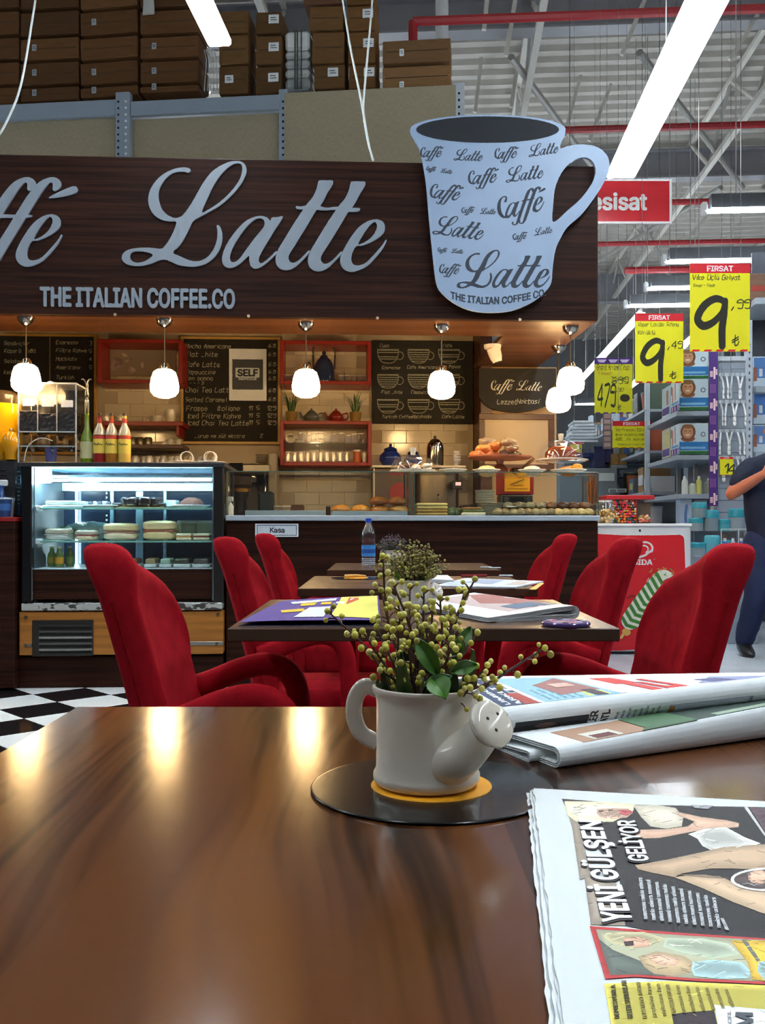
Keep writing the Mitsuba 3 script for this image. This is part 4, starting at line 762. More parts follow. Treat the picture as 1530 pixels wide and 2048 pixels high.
def sandwich(px0, px1, py0, label, v0, v1, z, fill='a5705c', bread='d6cba4'):
    t = thing('sandwich', label, 'sandwich', 'wrapped sandwiches on the middle cooler shelf')
    u0, u1 = kx(px0, v0), kx(px1, v0); h = kz(py0, v0) - z; c = (u0 + u1) / 2; w = (u1 - u0) / 2; d = (v1 - v0) / 2; cv = (v0 + v1) / 2
    lo = lumpy(ball(1, (0, 0, 0), 3), .06, 2.2, int(px0)); lo.vertices = np.sign(lo.vertices) * np.abs(lo.vertices) ** .55 * [w * .96, d, h * .24] + [c, cv, z + h * .25]
    hi = lumpy(ball(1, (0, 0, 0), 3), .08, 2.2, int(px0) + 3); hi.vertices = np.sign(hi.vertices) * np.abs(hi.vertices) ** .55 * [w * .99, d, h * .26] + [c, cv, z + h * .74]
    part(t, 'bread', lo, 'gloss', bread, fr=K, sm=60); part(t, 'bread', hi, 'gloss', 'cfba88' if px0 > 195 else 'c4baa4', fr=K, sm=60)
    part(t, 'filling', lumpy(cbox(u0 + w * .08, u1 - w * .08, v0 + .006, v1, z + h * .42, z + h * .5, .004).subdivide().subdivide(), .006, 40, int(px0)), 'gloss', fill, fr=K, sm=50)
sandwich(86, 138, 1056, 'small white-topped roll at the left of the middle cooler shelf', .06, .2, zm, 'cdd3ca', 'bfc2b4'); sandwich(146, 190, 1060, 'small roll with red filling, second from the left on the middle cooler shelf', .06, .2, zm, '9a3f3a')
sandwich(202, 271, 1046, 'long toast sandwich left of the cooler mullion', .06, .24, zm); sandwich(281, 349, 1041, 'tall golden toast sandwich right of the cooler mullion', .06, .24, zm, 'a1563c', 'cdbb85')
for q, (a_, b_) in enumerate(((352, 382), (386, 419))):
    t = thing('sandwich', ['low half sandwich beside the golden toast', 'square white-bread sandwich at the right end of the middle cooler shelf'][q], 'sandwich', 'wrapped sandwiches on the middle cooler shelf')
    for j in range(2): part(t, 'bread', kbox(a_, b_, 1067 + j * 8 + q * 0, 1072 + j * 8, .05, .17, .004), 'satin', 'd3cda8', fr=K)
    part(t, 'filling', kbox(a_ + 1, b_ - 1, 1072, 1075, .055, .165, .001), 'satin', ['b98a4a', '7a4030'][q], fr=K)
for q, (a_, b_) in enumerate(((356, 396), (400, 424))):
    t = thing('plastic_tub', ['clear lidded tub behind the sandwiches', 'second clear lidded tub, cut by the cooler post'][q], 'tub', 'clear tubs on the middle cooler shelf'); c = kx((a_ + b_) / 2, .36); w = .062
    part(t, 'tub', lathe([(0, 0), (w * .8, 0), (w, .1), (0, .1)], 24, (c, .36, zm)), 'gloss', 'a3ad92', fr=K, sm=40); part(t, 'lid', lathe([(0, .1), (w * 1.08, .1), (w * 1.08, .118), (0, .118)], 24, (c, .36, zm)), 'satin', 'c5d0c6', fr=K, sm=40)
one('plastic_bag', lumpy(ball(1, (0, 0, 0), 3, (.15, .1, .055)).apply_translation((kx(180, .36), .38, zm + .058)), .025, 16, 5), 'gloss', 'b7ccc6', 'crumpled white plastic bag behind the small rolls', 'bag', sm=40, fr=K)
one('lettuce', lumpy(ball(1, (0, 0, 0), 3, (.11, .08, .04)).apply_translation((kx(140, .34), .34, zm + .045)), .03, 26, 8), 'leaf', '4f7d4a', 'green salad leaves bagged behind the small rolls', 'lettuce', sm=30, fr=K)
one('loaf', lumpy(ball(1, (0, 0, 0), 3, (.09, .06, .04)).apply_translation((kx(350, .36), .4, zm + .042)), .012, 16, 8), 'satin', 'b98d4c', 'orange-brown loaf behind the golden toast', 'bread', sm=40, fr=K)
for q, px in enumerate((70, 104, 119, 140)):
    t = thing('juice_bottle', ORD[q] + ' small green juice bottle from the left on the cooler deck', 'bottle', 'juice bottles on the cooler deck'); c = (kx(px, .14 + .08 * (q % 2)), .14 + .08 * (q % 2), zb_)
    part(t, 'body', lathe([(0, 0), (.024, 0), (.026, .07), (.013, .095), (.013, .11), (0, .11)], 18, c), 'gloss', '6e7f43', fr=K, sm=40); part(t, 'label', lathe([(.0268, .02), (.0268, .06)], 18, c), 'paper', ['8a9a3a', '9a8f34', 'd59a2a', '7d9a5a'][q], fr=K, sm=40); part(t, 'cap', lathe([(.014, .11), (.014, .122), (0, .122)], 16, c), 'satin', 'c8cf9c', fr=K, sm=40)
for q, (a_, b_, c) in enumerate(((238, 276, '7c4a34'), (288, 312, '8d7f5a'), (318, 342, '8fae9a'), (346, 380, '3b3a2c'), (384, 420, '46423a'))):
    t = thing('food_tray', ['red-brown', 'beige', 'pale green', 'dark olive', 'dark brown'][q] + ' food portion in a tray on the cooler deck', 'tray')
    part(t, 'tray', kbox(a_, b_, 1128, 1135, .02, .2, .004), 'gloss', 'b9c4c2', fr=K); part(t, 'food', lumpy(kbox(a_ + 2, b_ - 2, 1117, 1129, .03, .19, .008).subdivide().subdivide(), .006, 40, q), 'gloss', c, fr=K, sm=50)

# --- things on the cooler
zc = kz(925, f0) + .001
t = thing('coffee_dispenser', 'clear three-part coffee bean dispenser with white tags on the cooler', 'dispenser'); d0, d1 = .1, .34
x0, x1 = kx(37, d0), kx(152, d0); zt2, zm2, zb2 = kz(774, d0), kz(867, d0), zc
for xa in (x0, x0 + (x1 - x0) / 3, x0 + 2 * (x1 - x0) / 3, x1):
    part(t, 'pane', bx(xa - .002, xa + .002, d0, d1, zm2 - .1, zt2), 'glass', fr=K); part(t, 'edge', bar((xa, d0, zm2), (xa, d0, zt2), .006), 'gloss', 'b5ad9c', fr=K)
for va in (d0, d1): part(t, 'pane', bx(x0, x1, va - .0015, va + .0015, zm2, zt2), 'glass', fr=K)
part(t, 'lid', cbox(x0 - .005, x1 + .005, d0 - .005, d1 + .005, zt2, zt2 + .012, .003), 'gloss', 'c9c2b4', fr=K); part(t, 'knob', lathe([(0, .01), (.012, .01), (.018, .03), (0, .036)], 16, (kx(101, .2), .2, zt2)), 'gloss', 'd9d2c4', fr=K, sm=40)
part(t, 'rail', bar((x0, d0, zm2), (x1, d0, zm2), .007), 'gloss', 'a9b4b8', fr=K); part(t, 'rail', bar((x0, d0, zm2 - .085), (x1, d0, zm2 - .085), .006), 'gloss', '8ba0a8', fr=K)
for xa in (x0, x1): part(t, 'leg', bar((xa, d0, zb2), (xa, d0, zt2), .007), 'gloss', 'aab2b4', fr=K); part(t, 'leg', bar((xa, d1, zb2), (xa, d1, zt2), .007), 'gloss', 'aab2b4', fr=K)
w3 = (x1 - x0) / 3
for q in range(3):
    a_ = x0 + q * w3; zb3 = zm2 + [.125, .11, .12][q]
    m = lumpy(cbox(a_ + .004, a_ + w3 - .004, d0 + .004, d1 - .004, zm2 + .004, zb3, .004).subdivide().subdivide().subdivide(), .006, 90, q); part(t, 'beans', m, 'satin', '1c130e', fr=K, kind='stuff')
    part(t, 'tag', kbox(45 + q * 38.5, 69 + q * 38.5, 798 + q * 1.2, 812 + q * 1.2, d0 - .004, d0 - .002, .0005), 'paper', 'd6d0cc', fr=K)
    part(t, 'chute', bar((a_ + w3 * .5, d0 + .05, zm2), (a_ + w3 * .85, d0 + .02, zm2 - .085), .004, .1), 'glass', fr=K)
    part(t, 'spout', tube([(a_ + w3 * .7, d0 + .03, zm2 - .09), (a_ + w3 * .8, d0 - .01, zm2 - .11)], .008, 8), 'chrome', 'b9c4c8', fr=K, sm=40)
part(t, 'hoop', tube(spline([(x0 + .035, d0 - .01, zb2 + .01), (x0 + .06, d0 - .01, zb2 + .1), (x0 + .13, d0 - .01, zb2 + .145), (x0 + .2, d0 - .01, zb2 + .13)], 6), .003, 6), 'gloss', 'aab2b4', fr=K, sm=40)
one('paper_cup', lathe([(0, 0), (.028, 0), (.036, .095), (0, .095)], 20, (kx(104, .16), .14, zc)), 'satin', '4a4a78', 'blue and violet paper cup under the coffee dispenser', 'cup', sm=40, fr=K)
t = thing('oil_bottle', 'tall olive green bottle with two wire pourers beside the dispenser', 'bottle'); c = (kx(174, .16), .16, zc); H = kz(868, .16) - zc
part(t, 'body', lathe([(0, 0), (.036, 0), (.038, .012), (.038, .1), (.036, .155), (.016, .215), (.013, .3), (0, .3)], 22, c), 'gloss', '5f7412', fr=K, sm=40)
part(t, 'label', lathe([(.0385, .03), (.0385, .13)], 22, c), 'paper', 'b5b184', fr=K, sm=40)
for s_ in (-1, 1): part(t, 'pourer', tube(spline([np.array(c) + (.005 * s_, 0, .3), np.array(c) + (.006 * s_, 0, .4), np.array(c) + (.003 * s_, 0, .47), np.array(c) + (.016 * s_, -.01, .5), np.array(c) + (.03 * s_, -.015, .5)], 6), .005, 8, np.linspace(1.5, .8, 25)), 'chrome', 'b3a58a', fr=K, sm=50)
for q, px in enumerate((199, 223, 249)):
    v_ = .15; t = thing('syrup_bottle', ['red', 'amber', 'pale yellow'][q] + ' syrup bottle with a yellow label, ' + ['beside the olive green bottle', 'in the middle of the three', 'rightmost of the three'][q], 'bottle', None); c = (kx(px, v_), v_, zc)
    part(t, 'body', lathe([(0, 0), (.035, 0), (.037, .01), (.037, .165), (.03, .2), (.014, .235), (.013, .285), (0, .285)], 22, c), 'gloss', ['7a1f1c', '8a5a20', 'c3a04a'][q], fr=K, sm=40)
    part(t, 'shoulder_glass', lathe([(.0375, .17), (.031, .2), (.0145, .235), (.0135, .25)], 22, c), 'gloss', '9a8f7c', fr=K, sm=40)
    part(t, 'label', lathe([(.0375, .06), (.0375, .145)], 22, c), 'paper', 'c9b24a', fr=K, sm=40); part(t, 'label_band', lathe([(.0377, .145), (.0377, .165)], 22, c), 'paper', 'a8342c', fr=K, sm=40)
    part(t, 'neck_band', lathe([(.0142, .24), (.0142, .268)], 18, c), 'paper', 'a8342c', fr=K, sm=40); part(t, 'cap', lathe([(.0145, .285), (.0145, .3), (0, .3)], 18, c), 'satin', '3a2c24', fr=K, sm=40)
    m = ext(LineString(spline([(-.026, .0), (-.02, .014), (-.016, .0), (-.009, .009), (-.004, 0), (.003, .012), (.008, .001), (.014, .008), (.02, .001), (.026, .006)], 4)).buffer(.0016), .0006); part(t, 'script_flourish', upright(m, c[0], c[1] - .0385, zc + .108), 'paper', '3a3a1c', fr=K)
for q, px in enumerate((370, 418)):
    t = thing('serving_plate', ['white plate with a ring of bread on the cooler, left one', 'white plate with a napkin ring on the cooler, right one'][q], 'plate'); v_ = .2; plate(t, px, v_, zc, .105, 'c9c6bb', .012)
    m = lathe([(.033, -.02), (.037, -.02), (.037, .02), (.033, .02), (.033, -.02)], 28); m.apply_transform(rot((1, 0, 0), 90)); m.apply_transform(rot((0, 0, 1), 18 - 30 * q)); m.apply_translation((kx(px + 3, v_), v_, zc + .043)); part(t, 'ring', m, 'gloss', 'd6d0c4', fr=K, sm=40)
    part(t, 'crumbs', lumpy(ball(.02, (kx(px + 3, v_), v_, zc + .02), 2, (1.2, .8, .5)), .008, 60, q), 'matte', 'b98746' if q == 0 else '7d7466', fr=K, sm=40)
zshelf = kz(918, .9)
t = thing('glass_rack', 'low wire rack behind the plates carrying upturned glasses', 'rack'); part(t, 'rack', cbox(kx(262, 1.3), kx(442, 1.3), 1.2, 1.46, zshelf - .04, zshelf - .03, .002), 'metal', '6a6355', fr=K)
for px in (264, 352, 440): part(t, 'leg', bar((kx(px, 1.3), 1.33, 0), (kx(px, 1.3), 1.33, zshelf - .04), .02), 'metal', '5b5448', fr=K)
for q in range(12):
    c = (kx(272 + q * 14, 1.32), 1.29 + .06 * (q % 2), zshelf - .029)
    m = lathe([(.03, 0), (.027, .05), (.018, .072), (0, .072)], 16, c); k_ = one('upturned_cup', m, 'gloss', ['b0a48c', '9d927c', 'c2b79f'][q % 3], ORD[q] + ' upturned cup from the left on the wire rack', 'cup', 'upturned cups on the wire rack', sm=40, fr=K)
for q in range(7): one('saucer', lathe([(0, 0), (.03, 0), (.062, .009), (.062, .011), (0, .005)], 22, (kx(527, 1.78), 1.78, kz(927, 1.72) + .003 + .0095 * q)), 'gloss', 'b7aa8e', ORD[q] + ' saucer from below in the stack on the espresso machine', 'saucer', 'saucers stacked on the espresso machine', sm=40, fr=K)

# --- far left: slush machine, juice dispenser, dark cabinet
t = thing('cabinet', 'dark wood cabinet with a red top edge at the left frame edge', 'cabinet')
part(t, 'body', kbox(-120, 29, 1043, 1378, -.1, .5, .004), 'darkwood', fr=K); part(t, 'top', kbox(-122, 30, 1034, 1043, -.11, .5, .004), 'satin', '8c1c1e', fr=K)
zk = kz(1034, -.11) + .001
t = thing('drinks_cooler', 'black drinks machine with louvres standing on the dark cabinet', 'machine')
part(t, 'body', cbox(kx(-110, .1), kx(33, .1), .1, .48, zk, kz(922, .1), .01), 'satin', '1b1d22', fr=K)
for q in range(8): part(t, 'louver', kbox(-10, 10, 938 + q * 9, 941 + q * 9, .09, .1, .002), 'metal', '5a5d62', fr=K)
for q in range(9): part(t, 'side_louver', kbox(34, 40, 942 + q * 8, 945 + q * 8, .1, .12, .001), 'metal', '6a7a88', fr=K)
part(t, 'side_panel', kbox(33, 42, 928, 1032, .115, .45, .002), 'metal', '3a5468', fr=K)
for q, px in enumerate((-12, 15)):
    t = thing('juice_dispenser', ['yellow juice dispenser tank cut by the left frame edge', 'small dispenser bowl of yellow juice at the left edge'][q], 'dispenser')
    zq = kz(922, .1) + .001
    if q == 0: c = (kx(0, .25), .25, zq); part(t, 'tank', lathe([(0, .0), (.1, 0), (.13, .1), (.125, .34), (0, .34)], 26, c), 'gloss', 'd59a10', fr=K, sm=40); part(t, 'lid', lathe([(.125, .34), (.125, .39), (.08, .42), (0, .42)], 26, c), 'gloss', '3b2f22', fr=K, sm=40)
    else: c = (kx(13, .04), .12, zq); part(t, 'tank', lathe([(0, 0), (.03, 0), (.035, .04), (.05, .07), (.055, .12), (.03, .16), (0, .165)], 22, c), 'gloss', 'c98a12', fr=K, sm=40); part(t, 'tap', ball(.012, np.array(c) + (0, 0, .175), 2), 'chrome', 'c9c0a8', fr=K, sm=True)
for q in range(2):
    t = thing('yogurt_cup', ['blue and white lidded cup on the dark cabinet', 'white foam cup behind the blue and white cup'][q], 'cup'); c = (kx(11 - 6 * q, -.02), -.03 + .1 * q, zk)
    part(t, 'cup', lathe([(0, 0), (.03, 0), (.038, .1), (0, .1)], 22, c), 'satin', ['23406e', 'b9c6d2'][q], fr=K, sm=40); part(t, 'lid', lathe([(0, .1), (.04, .1), (.04, .11), (0, .112)], 22, c), 'satin', 'c9d4de', fr=K, sm=40)
    if q == 0: part(t, 'label', lathe([(.0335, .035), (.0365, .075)], 22, c), 'paper', '3a64a0', fr=K, sm=40)
t = thing('spray_bottle', 'blue spray bottle standing on the dark cabinet beside the cups', 'bottle'); c = (kx(2, .03), .04, zk)
part(t, 'body', lathe([(0, 0), (.03, 0), (.03, .09), (.013, .14), (.012, .18), (0, .18)], 18, c), 'gloss', '2a4d8c', fr=K, sm=40); part(t, 'trigger', cbox(c[0] - .02, c[0] + .035, c[1] - .012, c[1] + .012, c[2] + .18, c[2] + .215, .005), 'satin', 'c9d4de', fr=K)

# ================= counter with the pastry case =================
t = thing('service_counter', 'dark wood service counter with a pale ledge and glass case', 'counter'); ct = t
zl_ = kz(1042, 0, 820); zL = kz(1031, 0, 820)
part(t, 'front_panel', cbox(kx(452), kx(1196), 0, .05, 0, zl_, .003), 'darkwood', fr=K); part(t, 'side_panel', cbox(kx(1196) - .03, kx(1196), .05, .62, 0, zl_, .003), 'darkwood', fr=K); part(t, 'back_panel', cbox(kx(452), kx(1196) - .03, .58, .62, 0, zl_, .003), 'darkwood', fr=K)
part(t, 'ledge', cbox(kx(452), kx(1198), -.03, .64, zl_ + .001, zL, .004), 'satin', 'a3adb6', fr=K)
ztp = kz(945, .03, 820)
def pane(t, a, b, mat='greenglass'):
    (x, y, z), (x2, y2, z2) = a, b
    q = np.array([[x, y, z], [x2, y2, z], [x2, y2, z2], [x, y, z2]]) if abs(z2 - z) > 1e-6 else np.array([[x, y, z], [x2, y, z], [x2, y2, z], [x, y2, z]])
    part(t, 'pane', trimesh.Trimesh(q, [[0, 1, 2], [0, 2, 3]], process=False), mat, fr=K)
for a_, b_ in ((452, 820), (829, 1196)):
    ga = thing('glass_case', 'glass case on the counter over the ' + ('two grey trays of buns' if a_ < 500 else 'sandwiches, plates and pastries'), 'display case')
    x0, x1 = kx(a_, .03), kx(b_, .03)
    pane(ga, (x0, .03, zL + .001), (x1, .03, ztp)); pane(ga, (x0, .03, ztp), (x1, .34, ztp), 'glass')
    for xx in (x0, x1): pane(ga, (xx, .03, zL + .001), (xx, .34, ztp)); part(ga, 'edge', cbox(xx - .003, xx + .003, .025, .031, zL + .001, ztp, .001), 'gloss', '3f5346', fr=K)
    part(ga, 'edge', cbox(x0, x1, .024, .032, ztp, ztp + .006, .001), 'gloss', '4d5f52', fr=K)
    part(ga, 'strut', bar((x0 + .01, .34, zL), (x0 + .01, .34, ztp), .01), 'metal', '8a8a80', fr=K); part(ga, 'strut', bar((x1 - .01, .34, zL), (x1 - .01, .34, ztp), .01), 'metal', '8a8a80', fr=K)
t = thing('till_sign', 'small white Kasa sign on the counter front', 'sign')
part(t, 'plate', kbox(510, 597, 1047, 1074, -.012, -.001, .001), 'paper', 'c3ccd4', fr=K); frame(t, 514, 593, 1050, 1071, -.0135, .003, 'paper', '4a4a52', .002)
m = sans('Kasa', .028, True, .001, .03); m.apply_translation((-m.bounds[1][0] / 2, 0, 0)); u, z = K.at(554, 1065, -.0135); part(t, 'lettering', upright(m, u, -.012, z), 'paper', '3b3c46', fr=K)
zq = zL + .001
for a_, b_, y_ in ((490, 650, 1021), (664, 815, 1022)):
    t = thing('tray', 'grey metal tray ' + ('at the till end, nearly empty' if a_ < 500 else 'under the buns'), 'tray'); x0, x1 = kx(a_, .08), kx(b_, .08); h = kz(y_, .08) - zq
    part(t, 'bottom', cbox(x0, x1, .08, .4, zq, zq + .004, .001), 'metal', 'a4adb5', fr=K)
    for m in (cbox(x0, x1, .08, .084, zq, zq + h), cbox(x0, x1, .396, .4, zq, zq + h), cbox(x0, x0 + .004, .084, .396, zq, zq + h), cbox(x1 - .004, x1, .084, .396, zq, zq + h)): part(t, 'rim', m, 'satin', '8f9aa3', fr=K)
def bun(name, label, px, v, z, sc, col, group, seed=0):
    m = lumpy(ball(1, (0, 0, 0), 3), .09, 2.4, seed); m.vertices = m.vertices * sc; m.vertices[:, 2] = np.where(m.vertices[:, 2] < 0, m.vertices[:, 2] * .5, m.vertices[:, 2]); m.apply_translation((kx(px, v), v, z + sc[2] * .5))
    t = thing(name, label, 'pastry', group); part(t, 'crust', m, 'satin', col, fr=K, sm=50); return t, m
for q, (px, zz_, c) in enumerate(((681, 0, 'b9762a'), (722, 0, 'c8842c'), (760, 0, 'b5702a'), (797, 0, 'c99048'), (757, 1, '8a4c18'), (795, 1, '8f5220'))):
    t, m = bun('bun', ['golden bun at the left end of the bun tray', 'second golden bun from the left in the tray', 'bun under the left dark bun', 'pale bun under the right dark bun', 'dark brown bun lying on top, left one', 'dark brown bun lying on top, right one'][q], px, .17, zq + .012 + .05 * zz_, (.058, .075, .036), c, None, q)
    r3 = random.Random(q)
    for j in range(3):
        a_, b_ = r3.uniform(-.03, .03), r3.uniform(-.06, -.02); part(t, 'seed_patch', lumpy(ball(.012, (kx(px, .17) + a_, .17 + b_, zq + .03 + .05 * zz_ + .012), 1, (1.3, .6, .5)), .004, 80, j), 'satin', 'd9a85c', fr=K, sm=True)
one('napkin_holder', cbox(kx(652, .2), kx(661, .2), .16, .3, zq, zq + .06, .006), 'satin', '3c1f18', 'dark brown block between the two grey trays', 'holder', fr=K)
# sandwiches, plates, pastries in the right case
for q in range(4):
    t = thing('flatbread', ['lowest', 'second', 'third', 'topmost'][q] + ' flat toast sandwich at the left of the right glass case', 'sandwich', 'flat toast sandwiches stacked in the case'); m = lumpy(cbox(kx(832, .15), kx(893, .15), .08, .3, zq + .002 + q * .019, zq + .018 + q * .019, .006).subdivide().subdivide(), .004, 26, q)
    part(t, 'bread', m, 'satin', ['b5924e', 'a9823f', 'd0b268', 'd9c078'][q], fr=K, sm=50)
t = thing('open_sandwich', 'sandwich with green filling in white paper, beside the flat toasts', 'sandwich')
part(t, 'paper', lumpy(cbox(kx(922, .12), kx(968, .12), .06, .2, zq, zq + .018, .004).subdivide(), .003, 40), 'paper', 'd6cfb8', fr=K); part(t, 'filling', lumpy(cbox(kx(924, .12), kx(966, .12), .07, .2, zq + .018, zq + .036, .006).subdivide().subdivide(), .006, 60, 2), 'satin', '5a6030', fr=K, sm=50); part(t, 'bread', lumpy(cbox(kx(926, .12), kx(962, .12), .08, .2, zq + .036, zq + .05, .006).subdivide().subdivide(), .004, 40, 3), 'satin', 'a5713a', fr=K, sm=50)
for q in range(2): one('herb_sprig', lumpy(ball(.03, (kx(903 + q * 10, .14), .13, zq + .025), 2, (1.1, .8, .8)), .02, 50, q), 'leaf', '5c6436', ['left', 'right'][q] + ' dull green herb garnish between the toasts and the open sandwich', 'garnish', 'herb garnish in the case', sm=30, fr=K)
zp_ = kz(1022, .3)
for q in range(16):
    big = q < 8; c = (kx(982 if big else 970, .24), .24, zq + .0 + q * .0098)
    one('plate', lathe([(0, 0), (.05, 0), (.085 if big else .062, .008), (.085 if big else .062, .0105), (0, .004)], 28, c), 'gloss', 'bdb49c', ORD[q % 8] + ' plate from below of the ' + ('large' if big else 'small') + ' plates stacked in the right glass case', 'plate', 'plates stacked in the case', sm=40, fr=K)
GP = 'pastries piled in the right glass case'
r3 = random.Random(11)
for row, (y0_, v_, zz_, n_) in enumerate(((0, .1, 0, 13), (0, .2, .0, 12), (0, .15, .04, 9), (0, .26, .04, 9))):
    for q in range(n_):
        px = 996 + q * (196 / n_) + 5 * (row % 2) + (20 if row == 2 else 0)
        if px > 1188: continue
        c = [['8a7a58', '7d6a48', '94845e'], ['6b3f24', '7a4a24', '5a3520']][row % 2 if px < 1095 else (0 if row == 0 else 1)][q % 3]
        if row == 0 and px > 1105: c = ['b59a62', 'a98c54', 'bfa56c'][q % 3]
        if row == 3 and px < 1110: c = '4d2b1c'
        bun('pastry', ORD[q] + [' round seeded cookie from the left in the front row of the right case', ' brown cookie from the left in the second row of the right case', ' cookie from the left lying on the front rows of the right case', ' pastry from the left, high at the back of the right case'][row], px, v_, zq + zz_, (.034, .04, .03), c, GP, q + row * 20)
one('napkin', lumpy(cbox(kx(1015, .08), kx(1032, .08), .07, .11, zq + .05, zq + .056, .002).subdivide(), .006, 60), 'paper', 'cfc8b8', 'scrap of white napkin on the pastries', 'napkin', fr=K)
t = thing('toaster_sign', 'red framed box with a yellow panel behind the right glass case', 'box'); v_ = .72
part(t, 'body', kbox(1002, 1068, 938, 989, v_, v_ + .2, .006), 'satin', '9a2a20', fr=K); part(t, 'yellow_panel', kbox(1009, 1060, 957, 983, v_ - .004, v_, .001), 'paper', 'e8a81e', fr=K); part(t, 'yellow_band', kbox(1008, 1058, 941, 947, v_ - .004, v_, .001), 'paper', 'd59a3a', fr=K)
part(t, 'printed_line', bar((kx(1020, v_), v_ - .006, kz(969, v_)), (kx(1048, v_), v_ - .006, kz(958, v_)), .004), 'paper', '5a3a12', fr=K); part(t, 'printed_line', bar((kx(1014, v_), v_ - .005, kz(977, v_)), (kx(1055, v_), v_ - .005, kz(977, v_)), .003), 'paper', 'a8741a', fr=K); part(t, 'printed_line', bar((kx(1025, v_), v_ - .005, kz(970, v_)), (kx(1044, v_), v_ - .005, kz(970, v_)), .006), 'paper', 'b37a1c', fr=K)
one('work_table', cbox(kx(940, .7), kx(1192, .7), .68, 1.25, 0, kz(1008, .7)), 'satin', '2b211c', fr=K, label='dark work table behind the right glass case', cat='table')
t = thing('radio', 'dark radio with two round knobs under the red framed box', 'radio'); part(t, 'body', kbox(1003, 1066, 990, 1007, v_ - .0, v_ + .18, .006), 'satin', '3b382f', fr=K); frame(t, 1003, 1066, 990, 1007, v_ - .003, .006, 'satin', '7d7a66', .003)
for px in (1012, 1057): part(t, 'knob', upright(ext(Point(0, 0).buffer(.018, 8), .012), kx(px, v_), v_, kz(998, v_)), 'metal', '8a877c', fr=K)
part(t, 'dial', kbox(1021, 1048, 994, 1003, v_ - .004, v_, .001), 'gloss', '1c211c', fr=K)
# things standing on the glass
zg = ztp + .007
def dome(px, v, z, r, h, label, base=True):
    t = thing('glass_dome', label, 'cake dome'); c = (kx(px, v), v, z)
    part(t, 'dome', lathe([(r, 0), (r * .98, h * .35), (r * .8, h * .75), (r * .45, h * .95), (0, h)], 32, c), 'glass', fr=K, sm=True)
    part(t, 'rim', lathe([(r * .99, 0), (r * 1.03, 0), (r * 1.03, .006), (r * .99, .006), (r * .99, 0)], 32, c), 'gloss', 'b9b4a4', fr=K, sm=40)
    part(t, 'knob', lathe([(0, h), (.014, h), (.02, h + .04), (.0, h + .044)], 18, c), 'gloss', 'c9c4b4', fr=K, sm=40); return t, c
t, c = dome(826, .2, zg + .012, .135, .1, 'clear glass dome over cookies on the counter glass'); part(t, 'base', lathe([(0, -.012), (.15, -.012), (.15, -.003), (0, -.001)], 32, c), 'gloss', 'b8b09c', fr=K, sm=40)
for q in range(11): a_ = q * 2.4; rr = .03 + .065 * (q % 3) / 2; one('cookie', lumpy(ball(.03, (c[0] + rr * math.cos(a_), c[1] + rr * math.sin(a_), c[2] + .014 + .016 * (q % 2)), 2, (1, 1, .5)), .006, 60, q), 'satin', ['c9a874', '6a4a34', 'd9c8a8'][q % 3], ORD[q] + ' cookie of the heap under the clear dome, counted from the middle', 'cookie', 'cookies under the dome', sm=50, fr=K)
for q, (px, w) in enumerate(((906, .07), (973, .07), (1064, .072), (1137, .09))):
    t = thing('plate_of_pastry', ['white plate with flat pastry between dome and cake tray', 'white dish with a pale cream bun under the cake tray', 'white dish with a sugared bun left of the cake stand', 'white platter with cake pieces under the cake stand'][q], 'plate')
    plate(t, px, .2, zg, w * 1.25, 'd6cfbe', .02)
    part(t, 'pastry', lumpy(ball(.045, (kx(px, .2), .2, zg + .012), 3, (1.2 if q < 3 else 1.5, 1, .75 if q else .35)), .008, 40, q), 'satin', ['c9b48c', 'd9b478', 'dcc6a8', 'b5742a'][q], fr=K, sm=50)
    if q == 3: part(t, 'pastry', lumpy(ball(.03, (kx(px + 14, .2), .16, zg + .03), 3, (1.2, 1, .9)), .008, 50, 9), 'satin', 'c98a20', fr=K, sm=50)
v_ = .42
t = thing('cake_tray', 'round wooden tray piled with croissants behind the counter glass', 'tray'); zt3 = kz(918, v_); c = (kx(1000, v_), v_, zt3)
part(t, 'tray', lathe([(0, 0), (.18, 0), (.205, .012), (.205, .018), (.17, .01), (0, .01)], 36, c), 'satin', '9a5a40', fr=K, sm=40); part(t, 'foot', lathe([(.06, -.085), (.05, -.06), (.02, -.03), (.03, 0), (0, 0)], 24, c), 'satin', '8a5038', fr=K, sm=40); part(t, 'base', lathe([(0, zg - zt3), (.09, zg - zt3), (.09, zg - zt3 + .01), (.05, -.08), (0, -.08)], 24, c), 'satin', '8a5038', fr=K, sm=40)
one('glass_shelf', cbox(kx(930, .5), kx(1180, .5), .345, .6, zg - .012, zg - .001, .001), 'greenglass', fr=K, label='glass shelf behind the top of the right case, carrying trays', cat='shelf')
